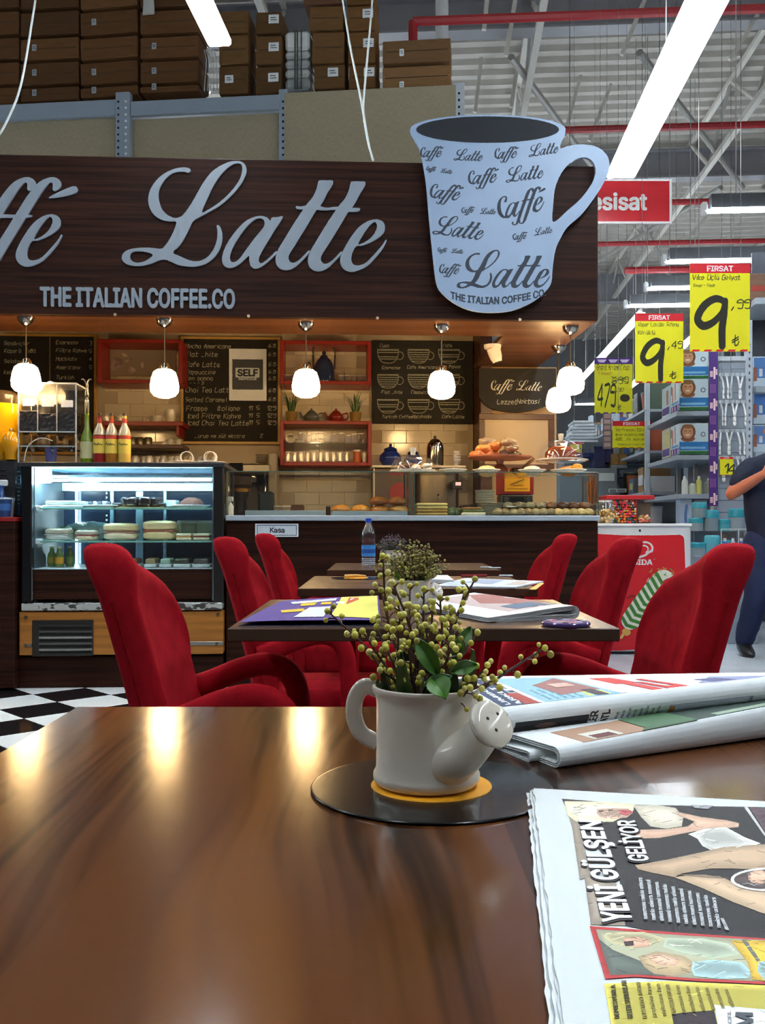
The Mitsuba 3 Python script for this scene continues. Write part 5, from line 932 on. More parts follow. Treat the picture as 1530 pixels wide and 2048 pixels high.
for q, (px, dz, s_, cc) in enumerate(((955, .02, .05, 'c0703a'), (972, .02, .05, 'cc7c40'), (990, .025, .045, 'b8652c'), (965, .055, .05, 'd08848'), (988, .075, .05, 'c67a3c'), (1010, .03, .04, '9a8a78'), (1022, .06, .045, '8a7258'), (1030, .02, .04, '5d5236'), (975, .1, .055, '8f7d68'), (1016, .095, .05, '9c8768'))):
    one('croissant', lumpy(ball(s_ * .95, (kx(px, v_), v_ - .03 + .03 * (q % 3), zt3 + .012 + dz), 3, (1.1, .8, .55)), .016, 34, q), 'gloss' if q > 4 else 'satin', cc, ['glazed orange croissant, lowest left on the wooden tray', 'glazed orange croissant, low and second from the left on the wooden tray', 'dark glazed croissant, low in the middle of the wooden tray', 'glazed croissant on top at the left of the wooden tray', 'glazed croissant on top in the middle of the wooden tray', 'wrapped roll low in the middle of the wooden tray', 'wrapped brown roll at the right of the wooden tray', 'dark wrapped roll lowest at the right of the wooden tray', 'wrapped roll topmost in the middle of the wooden tray', 'wrapped roll topmost at the right of the wooden tray'][q], 'pastry', ['croissants on the wooden tray', 'wrapped rolls on the wooden tray'][q > 4], sm=50, fr=K)
t = thing('bread_basket', 'brown basket tray leaning beside the wooden cake tray', 'basket'); part(t, 'tray', lumpy(cbox(kx(1022, .5), kx(1072, .5), .46, .58, zg, zg + .05, .012).subdivide(), .004, 30), 'satin', '6a4428', fr=K); part(t, 'rim', bar((kx(1040, .46), .46, zg + .03), (kx(1068, .46), .46, zg + .11), .02), 'satin', '7d5434', fr=K)
t = thing('cake_stand', 'glass cake stand with a brown cake under a dome at the right end', 'cake stand'); v_ = .3; zz_ = kz(923, v_); c = (kx(1122, v_), v_, zz_)
part(t, 'plate', lathe([(0, 0), (.15, 0), (.165, .01), (.165, .014), (.15, .006), (0, .006)], 36, c), 'glass', fr=K, sm=40); part(t, 'rim', lathe([(.163, .01), (.168, .01), (.168, .016), (.163, .016), (.163, .01)], 36, c), 'gloss', 'c9b8a4', fr=K, sm=40)
part(t, 'stem', lathe([(.06, zg - zz_), (.05, zg - zz_ + .01), (.016, -.03), (.02, 0), (0, 0)], 24, c), 'glass', fr=K, sm=40)
one('round_cake', lumpy(lathe([(0, 0), (.098, 0), (.1, .05), (.07, .085), (0, .095)], 32, (c[0], c[1], c[2] + .008)), .006, 30, 2), 'gloss', '7a3c1c', 'brown glazed cake under the dome of the cake stand', 'cake', sm=50, fr=K)
dome(1122, v_, zz_ + .016, .135, .12, 'clear glass dome of the cake stand at the right end')
# ================= tables =================
TZ = .75
def onT(px, py, z=TZ): r = P(px, py, (CH - z) * F / (py - HZ)); return r[:2]
def table(x0, x1, y0, y1, mat, label):
    t = thing('cafe_table', label, 'table')
    part(t, 'tabletop', cbox(x0, x1, y0, y1, TZ - .024, TZ, .0018), mat, fr=W)
    cx, cy = (x0 + x1) / 2, (y0 + y1) / 2
    part(t, 'pedestal', cbox(cx - .045, cx + .045, cy - .045, cy + .045, .02, TZ - .03, .006), 'satin', '1d1517', fr=W)
    part(t, 'bracket', cbox(cx - .2, cx + .2, cy - .2, cy + .2, TZ - .032, TZ - .0245, .003), 'satin', '1a1416', fr=W)
    part(t, 'foot', cbox(cx - .22, cx + .22, cy - .22, cy + .22, .0, .02, .006), 'satin', '1d1b1c', fr=W); return t
table(-.3205, .402, .27, .9945, 'table', 'nearest walnut cafe table, carrying the watering can planter and newspapers')
table(-.285, .436, 1.744, 2.42, 'tablefar', 'second cafe table, with the purple leaflet and folded newspaper')
table(-.254, .466, 2.84, 3.54, 'tablefar', 'third cafe table, with flat papers and a record mat')
table(-.234, .50, 4.01, 4.75, 'tablefar', 'farthest cafe table, with the water bottle, before the counter')

# ================= red chairs =================
RED1 = '90111c'
def pad(x0, x1, y0, y1, z0, z1, r):           # a padded block with round edges
    q = trimesh.creation.icosphere(subdivisions=2, radius=r).vertices
    return trimesh.convex.convex_hull(np.vstack([q + (x, y, z) for x in (x0 + r, x1 - r) for y in (y0 + r, y1 - r) for z in (z0 + r, z1 - r)]))
def make_chair(name, label, mirror):
    """Faces +x; its higher back corner is the one towards -y."""
    t = thing(name, label, 'chair', None)
    # back: columns between the floor line and a crest, a rounded edge all round, then leaned and curved
    cy = [-.243, -.2425, -.238, -.222, -.18, -.1, 0, .1, .16, .2, .222, .2315, .2335, .234]; cz = [.80, .85, .878, .9, .908, .897, .872, .85, .828, .79, .74, .69, .62, .56]
    ys = .5 * (-.243 + .234) + .5 * (.234 + .243) * np.sin(np.linspace(-np.pi / 2, np.pi / 2, 37)); ts = 1 - np.linspace(1, 0, 34) ** 1.6
    crest = np.interp(ys, cy, cz); Yg, Tg = np.meshgrid(ys, ts, indexing='ij'); Zg = .27 + (crest[:, None] - .27) * Tg
    bd = Polygon(list(zip(ys, crest)) + [(ys[-1], .27), (ys[0], .27)]); import shapely as _sh
    dd = _sh.distance(bd.exterior, _sh.points(Yg.ravel(), Zg.ravel())).reshape(Yg.shape); Rr = .036
    hh = Rr * np.clip(1 - (1 - np.clip(dd / .027, 0, 1)) ** 2.8, 0, 1) ** (1 / 2.8)
    roll = .014 * np.exp(-((crest[:, None] - Zg - .035) / .035) ** 2)
    hz_ = np.clip((Zg - .4) / .5, 0, 1); cen = -.015 - .125 * hz_ ** 1.25
    hollow = .016 * np.exp(-(Yg / .13) ** 2) * np.clip((Zg - .3) / .2, 0, 1) * np.clip((crest[:, None] - Zg) / .15, 0, 1)
    wrap = .03 * (Yg / .24) ** 2
    fr_ = cen + hh * (1 + .0) + roll * (hh / Rr) - hollow + wrap; bk_ = cen - hh - .4 * roll * (hh / Rr) + wrap
    nu_, nv_ = Yg.shape; i_, j_ = np.meshgrid(np.arange(nu_ - 1), np.arange(nv_ - 1), indexing='ij'); a_ = (i_ * nv_ + j_).ravel(); q_ = np.vstack([np.stack([a_, a_ + nv_, a_ + nv_ + 1], 1), np.stack([a_, a_ + nv_ + 1, a_ + 1], 1)])
    vf = np.column_stack([fr_.ravel(), Yg.ravel(), Zg.ravel()]); vk = np.column_stack([bk_.ravel(), Yg.ravel(), Zg.ravel()])
    m = trimesh.Trimesh(np.vstack([vf, vk]), np.vstack([q_, q_[:, ::-1] + len(vf)]), process=False); m.merge_vertices(); m.update_faces(m.nondegenerate_faces()); part_mesh = {'back': m}
    part_mesh['piping'] = tube([(-.028 - .125 * np.clip((zz - .4) / .5, 0, 1) ** 1.25 + .03, -.2425, zz) for zz in np.linspace(.30, .80, 18)], .0028, 6)
    part_mesh['seat'] = pad(.0, .44, -.218, .218, .335, .46, .038)
    part_mesh['skirt'] = pad(-.04, .42, -.21, .21, .19, .345, .018)
    sec = rrect(.05, .062, .02, 3)
    for k, sd in enumerate((-1, 1)):
        yy = sd * .245
        path = spline([(-.02, yy, .568), (.04, yy, .588), (.10, yy, .612), (.155, yy, .624), (.2, yy, .612), (.226, yy, .575), (.235, yy, .51), (.238, yy, .40), (.236, yy, .25)], 6)
        part_mesh['arm' if k == 0 else 'arm_001'] = sweep(path, sec, up=(0, 1, 0), close=True)
    for k, (a, b) in enumerate(((-.02, -.18), (-.02, .18), (.41, -.18), (.41, .18))):
        part_mesh['leg' + ('' if k == 0 else f'_{k:03d}')] = sweep([(a, b, .2), (a + (.02 if a > 0 else -.04), b * 1.05, 0)], rrect(.042, .042, .008, 2), up=(0, 1, 0), scale=[1, .65])
    for k, mm in part_mesh.items():
        mm = mm.copy()
        if mirror: mm.vertices[:, 0] *= -1; mm.invert()
        mm.vertices[:, 1] *= .87
        scene[t + '__' + k] = shp(mm, 'velvet' if not k.startswith('leg') else 'satin', RED1 if k != 'piping' else '7a0c12' if not k.startswith('leg') else '1e1412', True if k == 'back' else 45)
        if k.startswith('leg'): scene[t + '__' + k] = shp(mm, 'satin', '1e1412')
    return t
def place(t, M):
    for k in [k for k in scene if k.startswith(t + '__')]: scene[k] = {**scene[k], 'to_world': T(np.asarray(M))}
cl = make_chair('armchair', 'red velvet armchair nearest on the left, its arm reaching towards the near table', False)
cr = make_chair('armchair', 'red velvet armchair nearest on the right, largest, beside the folded newspapers', True)
LAB = ['red velvet armchair in the middle on the left, behind the purple leaflet', 'red velvet armchair farthest on the left, under the Kasa sign', 'red velvet armchair in the middle on the right, before the ice cream freezer', 'red velvet armchair farthest on the right, against the dark counter']
clone(cl, 'armchair', mv(-.34, 2.93, 0, 2), LAB[0]); clone(cl, 'armchair', mv(-.362, 4.03, 0, 1), LAB[1])
clone(cr, 'armchair', mv(.585, 2.86, 0, -1.5), LAB[2]); clone(cr, 'armchair', mv(.60, 3.86, 0, 0), LAB[3])
place(cl, mv(-.41, 1.94, 0, 3.5)); place(cr, mv(.546, 1.94, 0, -3.5))

# ================= planters =================
CREAM = 'cfc8bb'
def can(t, s=1.0):
    """A cream watering can, base radius .0375, height .068."""
    prof = [(0, .001), (.036, .001), (.0385, .004), (.0385, .008), (.0365, .012), (.0362, .03), (.0362, .058), (.037, .064), (.0395, .068), (.039, .0705), (.0365, .0705), (.0345, .066), (.034, .02), (0, .016)]
    prof[10] = (.0372, .071)
    b = lathe(prof, 48); b.vertices *= s; part(t, 'body', b, 'gloss', CREAM, sm=50)
    sp = tube(spline([(.010, -.020, .018), (.020, -.031, .026), (.031, -.0375, .038), (.038, -.041, .047)], 6), .0125, 20, np.linspace(1.45, .92, 19)); sp.vertices *= s; part(t, 'spout', sp, 'gloss', CREAM, sm=50)
    m = lathe([(0, .006), (.012, .0055), (.0165, .0025), (.0172, 0), (.0155, -.003), (.010, -.005), (0, -.006)], 28)
    d = np.array([.45, -.62, .50]); d /= np.linalg.norm(d); q = trimesh.geometry.align_vectors([0, 0, 1], d); m.apply_transform(q); m.apply_translation((.0415, -.0435, .0515)); m.vertices *= s
    rose = part(t, 'rose', m, 'gloss', CREAM, sm=50)
    for a, r_ in ((0, .0), (2.1, .0062), (4.0, .0062), (5.6, .0066)):
        h = ball(.0017, (r_ * math.cos(a), r_ * math.sin(a), .0053), 1, (1, 1, .4)); h.apply_transform(q); h.apply_translation((.0415, -.0435, .0515)); h.vertices *= s; part(rose, 'hole', h, 'matte', '3a2a26', sm=True)
    hd = sweep(spline([(-.034, .006, .066), (-.0445, .008, .0685), (-.0515, .009, .060), (-.0525, .009, .046), (-.047, .008, .034), (-.0355, .006, .028)], 7), rrect(.012, .0055, .0025, 3), up=(0, 1, 0)); hd.vertices *= s; part(t, 'handle', hd, 'gloss', CREAM, sm=50)
pcol = ['c2bb45', 'cfc658', 'b0aa3c', 'd8cf74', 'a39a40']
t = thing('planter', 'cream watering can planter with yellow berry sprigs, on the record mat', 'planter'); pl = t
PX, PY = onT(853, 1578); PY = .687; PX = (853 - 765) / F * PY; ZP = TZ + .0035
can(t)
stemm, berries = [], []
berry = {c: shp(ball(.0022, (0, 0, 0), 2, (1, 1, 1.08)), 'leaf', c, True) for c in pcol}
budcap = shp(lathe([(0, -.0024), (.0011, -.0021), (.0014, -.0012), (0, -.0009)], 8), 'leaf', '4a3026', 40)
r4 = random.Random(21)
def sprig(base, tip, n, seed, bend=0.0):
    r = random.Random(seed); base, tip = np.array(base), np.array(tip); L = np.linalg.norm(tip - base); mid = (base + tip) / 2 + np.array([r.uniform(-.1, .1) * L, r.uniform(-.08, .08) * L, bend * L])
    path = spline([base, mid, tip], 8); part(pl, 'stem', tube(path, .0011, 6, np.linspace(1.3, .6, len(path))), 'leaf', r.choice(['4b2a24', '563228', '43302a']), sm=50)
    for i in range(n):
        f = .34 + .66 * (i + .5 * r.random()) / n; p = path[min(int(f * (len(path) - 1)), len(path) - 1)]; a = i * 2.4 + r.uniform(-.4, .4); l = r.uniform(.005, .0095) * (1.15 - .4 * f)
        tdir = (tip - base) / L; s1 = np.cross(tdir, [0, 1, .2]); s1 /= np.linalg.norm(s1); s2 = np.cross(tdir, s1)
        e = p + (s1 * math.cos(a) + s2 * math.sin(a)) * l + tdir * l * .55
        part(pl, 'twig', tube([p, (p + e) / 2 + tdir * .001, e], .0006, 4), 'leaf', '4f2f26')
        copy(pl, 'berry', berry[r.choice(pcol)], mv(*e, 0, r.uniform(.75, 1.2)))
    copy(pl, 'berry', berry[r.choice(pcol)], mv(*(tip), 0, 1.05))
def pt(px, py, dy=0.0):                     # a point of the bunch, given where it shows in the photograph, relative to the can
    q = P(px, py, PY + dy); return q - np.array([PX, PY, ZP])
tips = [(655, 1222, .0, 9), (765, 1112, .02, 11), (785, 1165, -.01, 9), (762, 1180, .015, 8), (820, 1172, .03, 9), (848, 1178, .0, 9), (880, 1195, -.01, 9), (930, 1180, .02, 8), (950, 1158, .01, 8), (905, 1240, -.02, 8), (1090, 1296, -.005, 9), (955, 1265, -.02, 7), (725, 1262, -.015, 8), (745, 1240, .02, 7), (800, 1230, -.025, 8), (850, 1250, -.03, 8), (770, 1290, -.03, 6), (905, 1290, -.035, 6), (990, 1360, -.03, 8), (975, 1330, -.02, 7), (940, 1375, -.04, 5), (835, 1215, .03, 8), (890, 1262, .03, 7), (760, 1340, -.02, 3), (795, 1205, .01, 8), (865, 1215, -.01, 8), (900, 1215, .02, 7), (775, 1255, -.01, 7), (825, 1270, -.035, 6)]
for i, (a, b, dy, n) in enumerate(tips):
    tp = pt(a, b, dy); bs = np.array([tp[0] * .2 + r4.uniform(-.008, .008), dy * .3 + r4.uniform(-.008, .008), .055]); sprig(bs, tp, int(n * 1.2), i, .03 if abs(tp[0]) > .05 else 0)
def leaf(t, base, tip, w, col, nrm=(0, -1, .3), curl=.15):
    base, tip, nrm = np.array(base), np.array(tip), np.array(nrm, float); d = tip - base; L = np.linalg.norm(d); side = np.cross(d, nrm); side /= np.linalg.norm(side); up = np.cross(side, d); up /= np.linalg.norm(up)
    fn = lambda s, q: base + np.outer(s, d) + np.outer(np.sin(np.pi * np.clip(s * .96 + .02, 0, 1)) ** .75 * w * (q - .5), side) + np.outer(curl * L * np.sin(s * 3.0) + .25 * w * np.abs(q - .5) * 2, up)
    part(t, 'leaf', grid(fn, 12, 7, .0005), 'leaf', col, sm=50)
leaf(pl, pt(876, 1352, -.03), pt(828, 1275, -.03), .013, '3f6a22'); leaf(pl, pt(866, 1358, -.032), pt(892, 1402, -.045), .017, '4a7a28', (0, -1, .5)); leaf(pl, pt(905, 1330, -.01), pt(940, 1255, -.0), .011, '35591d')
leaf(pl, pt(900, 1345, -.03), pt(955, 1330, -.03), .01, '44702a'); leaf(pl, pt(850, 1370, -.03), pt(905, 1352, -.035), .008, '587a5a')
for i in range(12): a = 6.28 * i / 12; leaf(pl, (.012 * math.cos(a), .012 * math.sin(a), .05), (.034 * math.cos(a), .03 * math.sin(a), .076 + .012 * (i % 3)), .012, ['2c3f18', '253614', '3a5220'][i % 3], (math.cos(a), math.sin(a), .6))
part(pl, 'soil', lathe([(0, .056), (.034, .054)], 20), 'matte', '20160f')
place_all = [k for k in scene if k.startswith(pl + '__')]
for k in place_all:
    m0 = np.array(scene[k]['to_world'].matrix) if 'to_world' in scene[k] else np.eye(4); scene[k] = {**scene[k], 'to_world': T(mv(PX, PY, ZP) @ m0)}
t = thing('record', 'black vinyl record with orange label used as a mat under the near planter', 'record')
part(t, 'disc', lathe([(.0, .0002), (.084, .0002), (.0865, .0008), (.087, .0016), (.0865, .0022), (.085, .0024), (.0415, .0022), (0, .0022)], 96, (VX, VY, TZ)), 'vinyl', '0d0d0f', sm=30)
part(t, 'label', lathe([(0, .0030), (.0432, .0030), (.0436, .0024)], 64, (VX, VY, TZ)), 'paper', 'd99412', sm=30)
def planter_far(label, px, py, s, h, col, kind_, ncl):
    t = thing('planter', label, 'planter'); d = .19 * F / (py - HZ); x = (px - CX) / F * d; o = np.array([x, d, TZ + .001])
    before = set(scene); can(t, 1.0)
    r = random.Random(int(px)); bm, sm_ = [], []
    for i in range(ncl):
        a, q = r.uniform(0, 6.28), r.random() ** .6; tip = np.array([.085 * s * q * math.cos(a), .075 * s * q * math.sin(a), .072 + h * (1.05 - .75 * q * q) * r.uniform(.75, 1.0)])
        base = np.array([tip[0] * .25, tip[1] * .25, .06]); part(t, 'stem', tube(spline([base, (base + tip) / 2 + (0, 0, .01), tip], 4), .0008, 4), 'leaf', '5a4a2c')
        for j in range(9):
            f = r.uniform(.35, 1.05); p = base + (tip - base) * f + np.array([r.uniform(-.009, .009), r.uniform(-.009, .009), r.uniform(-.006, .008)]); bm.append((trimesh.creation.icosphere(1, r.uniform(.0021, .0033)).apply_translation(p), r.choice(col)))
    part(t, 'flowers' if kind_ else 'berries', bm, 'leaf', sm=True, kind='stuff')
    for i in range(12): a = 6.28 * i / 12; leaf(t, (.01 * math.cos(a), .01 * math.sin(a), .058), (.05 * s * math.cos(a), .04 * s * math.sin(a), .078 + .018 * (i % 3)), .014, ['3c5a20', '56762c', '2c4216'][i % 3], (math.cos(a), math.sin(a), .6))
    for k in set(scene) - before: scene[k] = {**scene[k], 'to_world': T(mv(*o, 10))}
    return t
planter_far('cream watering can planter with dull yellow sprigs on the second table', 826, 1226, .95, .075, ['8f8a3c', 'a39a48', '7a7434', '6b5c2e'], 0, 80)
planter_far('cream watering can planter with small purple flowers on the farthest table', 785, 1131, 1.0, .07, ['5a4a62', '6d5876', '4a4450', '57603a'], 1, 60)

# ================= things on the tables =================
t = thing('water_bottle', 'clear plastic water bottle with blue cap and label on the farthest table', 'bottle'); d = .19 * F / 84; c = ((737 - CX) / F * d, d, TZ + .001)
pf = [(0, .002), (.026, 0), (.03, .006), (.0305, .03), (.0285, .034), (.0305, .04), (.031, .055), (.031, .1), (.0285, .108), (.031, .118), (.031, .14), (.026, .165), (.014, .19), (.0125, .205), (0, .205)]
part(t, 'body', lathe(pf, 28, c), 'glass', sm=50); part(t, 'water', lathe([(0, .004), (.028, .006), (.0285, .055), (.0285, .13), (0, .13)], 24, c), 'glass', sm=50)
part(t, 'label', lathe([(.0315, .048), (.0315, .098)], 28, c), 'paper', '3c86c8', sm=50); part(t, 'label_band', lathe([(.0318, .062), (.0318, .08)], 28, c), 'paper', '274f9c', sm=50); part(t, 'cap', lathe([(.0142, .2), (.0142, .219), (0, .22)], 20, c), 'satin', '2450c0', sm=40)
for q in range(4): part(t, 'rib', lathe([(.0312, .01 + q * .008), (.0318, .012 + q * .008), (.0312, .014 + q * .008)], 28, c), 'gloss', 'a9b8c2', sm=50)
def mat2(px, py, label, r=.087):
    t = thing('record', label, 'record'); x, y = onT(px, py); part(t, 'disc', lathe([(0, .0), (r, .0), (r, .0018), (.04, .002), (0, .002)], 56, (x, y, TZ + .0005)), 'gloss', '121214', sm=30); part(t, 'label', lathe([(0, .003), (.043, .003), (.0436, .002)], 40, (x - .0, y, TZ + .0005)), 'paper', 'd99a2a', sm=30)
    return x, y
x, y = mat2(712, 1157, 'black record mat with orange label at the left of the third table'); one('wooden_spoon', tube(spline([(x - .04, y - .01, TZ + .008), (x + .0, y, TZ + .01), (x + .035, y + .004, TZ + .008)], 5), .006, 8, np.linspace(1.2, .6, 11)), 'satin', 'c9923f', 'short wooden stirrer lying on the record mat of the third table', 'stirrer', sm=40)
x, y = onT(1132, 1252); t = thing('tin_lid', 'purple patterned round tin at the right corner of the second table', 'tin'); part(t, 'lid', lathe([(0, 0), (.043, 0), (.0455, .003), (.0455, .006), (.043, .0085), (0, .009)], 48, (x, y, TZ + .0005)), 'gloss', '4a3a6e', sm=30)
for q in range(14): a = q * .449; part(t, 'printed_petal', lathe([(0, .0095), (.006, .0095), (.0065, .009)], 8, (x + .032 * math.cos(a), y + .032 * math.sin(a), TZ + .0005)), 'paper', ['a89ac0', '2a2046', 'b56a7a'][q % 3])

def print_quad(t, name, q4, polys, z0, bumpz=0, surf=None):
    """Flat print: polygons (colour, points) given in a unit field, laid on the four corners q4 (BL, BR, TR, TL)."""
    q4 = np.array(q4, float); items = []
    for k, (col, g, lift) in enumerate(polys):
        m = ext(g, .00006) if not isinstance(g, trimesh.Trimesh) else g.copy(); s, r_ = m.vertices[:, 0], m.vertices[:, 1]
        p = (1 - s)[:, None] * (1 - r_)[:, None] * q4[0] + s[:, None] * (1 - r_)[:, None] * q4[1] + s[:, None] * r_[:, None] * q4[2] + (1 - s)[:, None] * r_[:, None] * q4[3]
        h = .00012 * (1 + lift) + m.vertices[:, 2] * 0 + (m.vertices[:, 2] > m.vertices[:, 2].mean()) * .00005
        items.append((trimesh.Trimesh(p + h[:, None] * np.array([0, 0, 1.]), m.faces, process=False), col))
    return part(t, name, items, 'paper')
def text_unit(text, pad=.02, hand_=False):
    m = sans(text, 1.0, True, .01, .025) if not hand_ else hand(text, 1.0, .14)[0]; b = m.bounds; m.vertices[:, 0] = pad + (1 - 2 * pad) * (m.vertices[:, 0] - b[0, 0]) / (b[1, 0] - b[0, 0]); m.vertices[:, 1] = (m.vertices[:, 1] - b[0, 1]) / (b[1, 1] - b[0, 1]); return m
U = lambda *p: Polygon(p).buffer(0)

# --- big newspaper at the lower right of the near table: flat print measured on the photograph, set on the paper's own plane
ZN = TZ + .0065
def np3(x, y, z=None): q = P(1050 + x / 3.1875, 1550 + y / 3.1875, (CH - (z or ZN)) * F / (1550 + y / 3.1875 - HZ)); return q
t = thing('newspaper', 'open newspaper page with a tall white headline at the lower right of the near table', 'newspaper'); nw = t
A_, B_, C_, D_ = np3(52, 82), np3(1960, 190), np3(1960, 2300), np3(330, 2300)
def sheet(k, sh_, z):
    e = rng.uniform(-.0008, .0008, 60)
    def fn(s, r_):
        p = (1 - s)[:, None] * (1 - r_)[:, None] * A_ + s[:, None] * (1 - r_)[:, None] * B_ + s[:, None] * r_[:, None] * C_ + (1 - s)[:, None] * r_[:, None] * D_
        p = p + np.array([sh_, -sh_ * .6, 0]); p[:, 2] = z; p[:, 0] += np.where(s < .01, np.interp(r_, np.linspace(0, 1, 60), e), 0); return p
    return grid(fn, 3, 61, -.0005 if k else -.0008)
for k in range(6): part(t, 'sheet', sheet(k, -.0011 * (5 - k) * (.4 + .6 * (k % 2)), TZ + .0014 + k * .00098), 'paper', ['c9ced0', 'd2d7d9', 'bcc2c6', 'd2d7d9', 'c4cacd', 'cdd3d5'][k])
def nflat(name, polys, lift=0, mottle=26):
    items = []; rm = random.Random(len(polys) * 7 + lift)
    def lay(g, col, h):
        for q in getattr(g, 'geoms', [g]):
            if q.geom_type != 'Polygon' or q.area < 4: continue
            m = ext(q, .01); z = m.vertices[:, 2]; v = np.array([np3(a, b) for a, b in m.vertices[:, :2]]); v[:, 2] = ZN + h - (z < .005) * .00005
            items.append((trimesh.Trimesh(v, m.faces[:, ::-1], process=False), col))
    for k, (col, p) in enumerate(polys):
        g = Polygon(p if not isinstance(p, str) else pts(p)).buffer(0); h = .0001 * (lift + .25 * k + 1); lay(g, col, h)
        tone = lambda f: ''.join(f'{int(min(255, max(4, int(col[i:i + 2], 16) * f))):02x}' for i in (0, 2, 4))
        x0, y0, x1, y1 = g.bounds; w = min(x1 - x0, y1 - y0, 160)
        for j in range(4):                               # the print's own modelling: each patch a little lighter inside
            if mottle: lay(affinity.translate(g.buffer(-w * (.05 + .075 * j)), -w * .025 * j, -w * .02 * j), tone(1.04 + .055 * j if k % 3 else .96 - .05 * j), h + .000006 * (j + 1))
        for j in range(min(mottle, int(g.area / 900) + 2)):
            x, y = rm.uniform(x0, min(x1, 1560)), rm.uniform(y0, min(y1, 1620)); l = rm.uniform(20, 80); a = rm.uniform(-.5, .5)
            lay(LineString(spline([(x, y), (x + l * .5, y + l * .5 * a + rm.uniform(-6, 6)), (x + l, y + l * a)], 3)).buffer(rm.uniform(.8, 2.4), 1).intersection(g), tone(rm.choice([.72, .82, 1.15, 1.25])), h + .00004)
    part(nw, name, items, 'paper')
nflat('printed_photo', [('26242b', '235,152 700,190 1530,206 1960,222 1960,1080 1530,1042 1000,1020 740,982 640,962 600,640 350,320 262,210'), ('8f8377', '262,210 350,320 420,640 600,700 640,962 520,960 420,955 380,660 350,668 300,330'),
    ('d8cfae', '250,168 480,172 700,185 690,230 640,260 560,300 470,300 330,300 270,260'), ('c9a894', '460,218 560,212 660,215 690,240 650,272 560,282 480,275 455,245'), ('a84a50', '595,225 660,222 690,238 655,262 610,255'), ('5a3c38', '470,230 498,226 503,234 474,240'), ('5a3c38', '530,224 556,222 560,229 534,233'),
    ('bdb4a2', '690,195 860,196 960,212 1010,270 1000,330 900,345 800,330 740,270'), ('c7a38c', '960,235 1120,270 1290,292 1365,310 1360,335 1240,345 1080,362 960,385 860,405 760,408 705,385 735,352 900,348 1040,330 1080,300 980,262'), ('d8d6cf', '1040,380 1150,345 1280,335 1400,400 1505,440 1400,470 1190,485 1130,455 1100,410'),
    ('a88f76', '700,578 900,545 1130,495 1270,462 1530,445 1960,450 1960,640 1530,610 1330,600 1180,600 1000,632 950,655 800,625 720,605'), ('b59c80', '950,655 1080,640 1240,650 1400,720 1530,738 1960,800 1960,1010 1530,892 1320,812 1140,730'), ('3a3138', '1330,640 1380,612 1530,605 1960,640 1960,780 1530,745 1390,705'), ('7f6a58', '965,640 1150,640 1300,665 1180,662'),
    ('b9b9b6', '1395,208 1420,208 1530,375 1530,398'), ('5a4450', '1430,212 1530,214 1700,220 1700,420 1545,390'), ('8a8a90', '1060,195 1200,200 1170,222 1080,215')])
el_ = lambda cx, cy, a, b, n=28: [(cx + a * math.cos(i * 6.2832 / n), cy + b * math.sin(i * 6.2832 / n)) for i in range(n)]
nflat('printed_photo', [('dfe2e2', el_(1560, 675, 250, 76)), ('4a3c3c', el_(1562, 675, 230, 64)), ('c9a088', el_(1490, 660, 70, 44)), ('d8b9a4', el_(1620, 690, 50, 40))], 6)
nflat('printed_photo', [('c23a3e', '412,966 1000,1010 1530,1046 1960,1070 1960,1360 1530,1338 1100,1318 700,1290 512,1304'), ('9a9a82', '452,988 1000,1026 1530,1058 1960,1082 1960,1342 1530,1322 1100,1302 720,1276 545,1280'),
    ('5a625c', '470,1050 560,1120 760,1200 900,1290 720,1276 545,1280'), ('d2c9a0', '520,1010 760,1005 900,1050 800,1095 680,1110 560,1080 500,1035'), ('c49a82', '620,1045 720,1035 800,1062 790,1100 700,1108 640,1085'), ('3c2c30', '628,1068 690,1062 695,1092 640,1098'), ('c2cdb4', '900,1045 1140,1050 1290,1080 1370,1150 1200,1180 1000,1140 880,1100'),
    ('b09a78', '720,1165 840,1130 1010,1160 1060,1190 1080,1260 960,1290 820,1275 760,1230'), ('c9a58c', '780,1160 880,1150 990,1185 960,1225 860,1220 800,1195'), ('b4d4d4', '1070,1200 1200,1185 1380,1200 1440,1260 1420,1305 1240,1308 1080,1290 1060,1250'), ('c9a43a', '1310,1062 1530,1064 1960,1084 1960,1342 1530,1322 1450,1312 1420,1200 1380,1150'), ('6a6a64', '1380,1060 1410,1060 1500,1190 1480,1200'), ('a8c4c4', '1490,1200 1530,1195 1960,1240 1960,1342 1530,1322 1480,1260')], 2)
nflat('printed_box', [('e6d760', '505,1335 900,1318 1530,1345 1960,1370 1960,2300 1530,2300 640,2300 600,1900 548,1587'), ('2c2228', '935,1532 1000,1520 1205,1505 1240,1650 1300,2000 1060,2000 970,1700'), ('d5d9da', '1205,1470 1530,1500 1960,1530 1960,2000 1300,2000 1250,1700')], 2)
def ntext(text, q, col, lift=3, hand_=False):
    m = text_unit(text, 0.0, hand_); s, r_ = m.vertices[:, 0], m.vertices[:, 1]; q = np.array(q, float)
    p = (1 - s)[:, None] * (1 - r_)[:, None] * q[0] + s[:, None] * (1 - r_)[:, None] * q[1] + s[:, None] * r_[:, None] * q[2] + (1 - s)[:, None] * r_[:, None] * q[3]
    v = np.array([np3(a, b) for a, b in p]); v[:, 2] = ZN + .0002 + .0001 * lift + (m.vertices[:, 2] > .005) * .0001; part(nw, 'printed_text', trimesh.Trimesh(v, m.faces, process=False), 'paper', col)
ntext('YENİ GÜLŞEN', [(757, 962), (532, 300), (296, 292), (436, 962)], '2e2a30', 4); ntext('GELİYOR', [(804, 570), (712, 302), (546, 300), (626, 570)], '1c1a20', 5)
ntext('YENİ GÜLŞEN', [(745, 950), (520, 298), (300, 290), (440, 950)], 'e6ecec', 7); ntext('GELİYOR', [(795, 560), (702, 300), (552, 298), (632, 560)], 'e6ecec', 8)
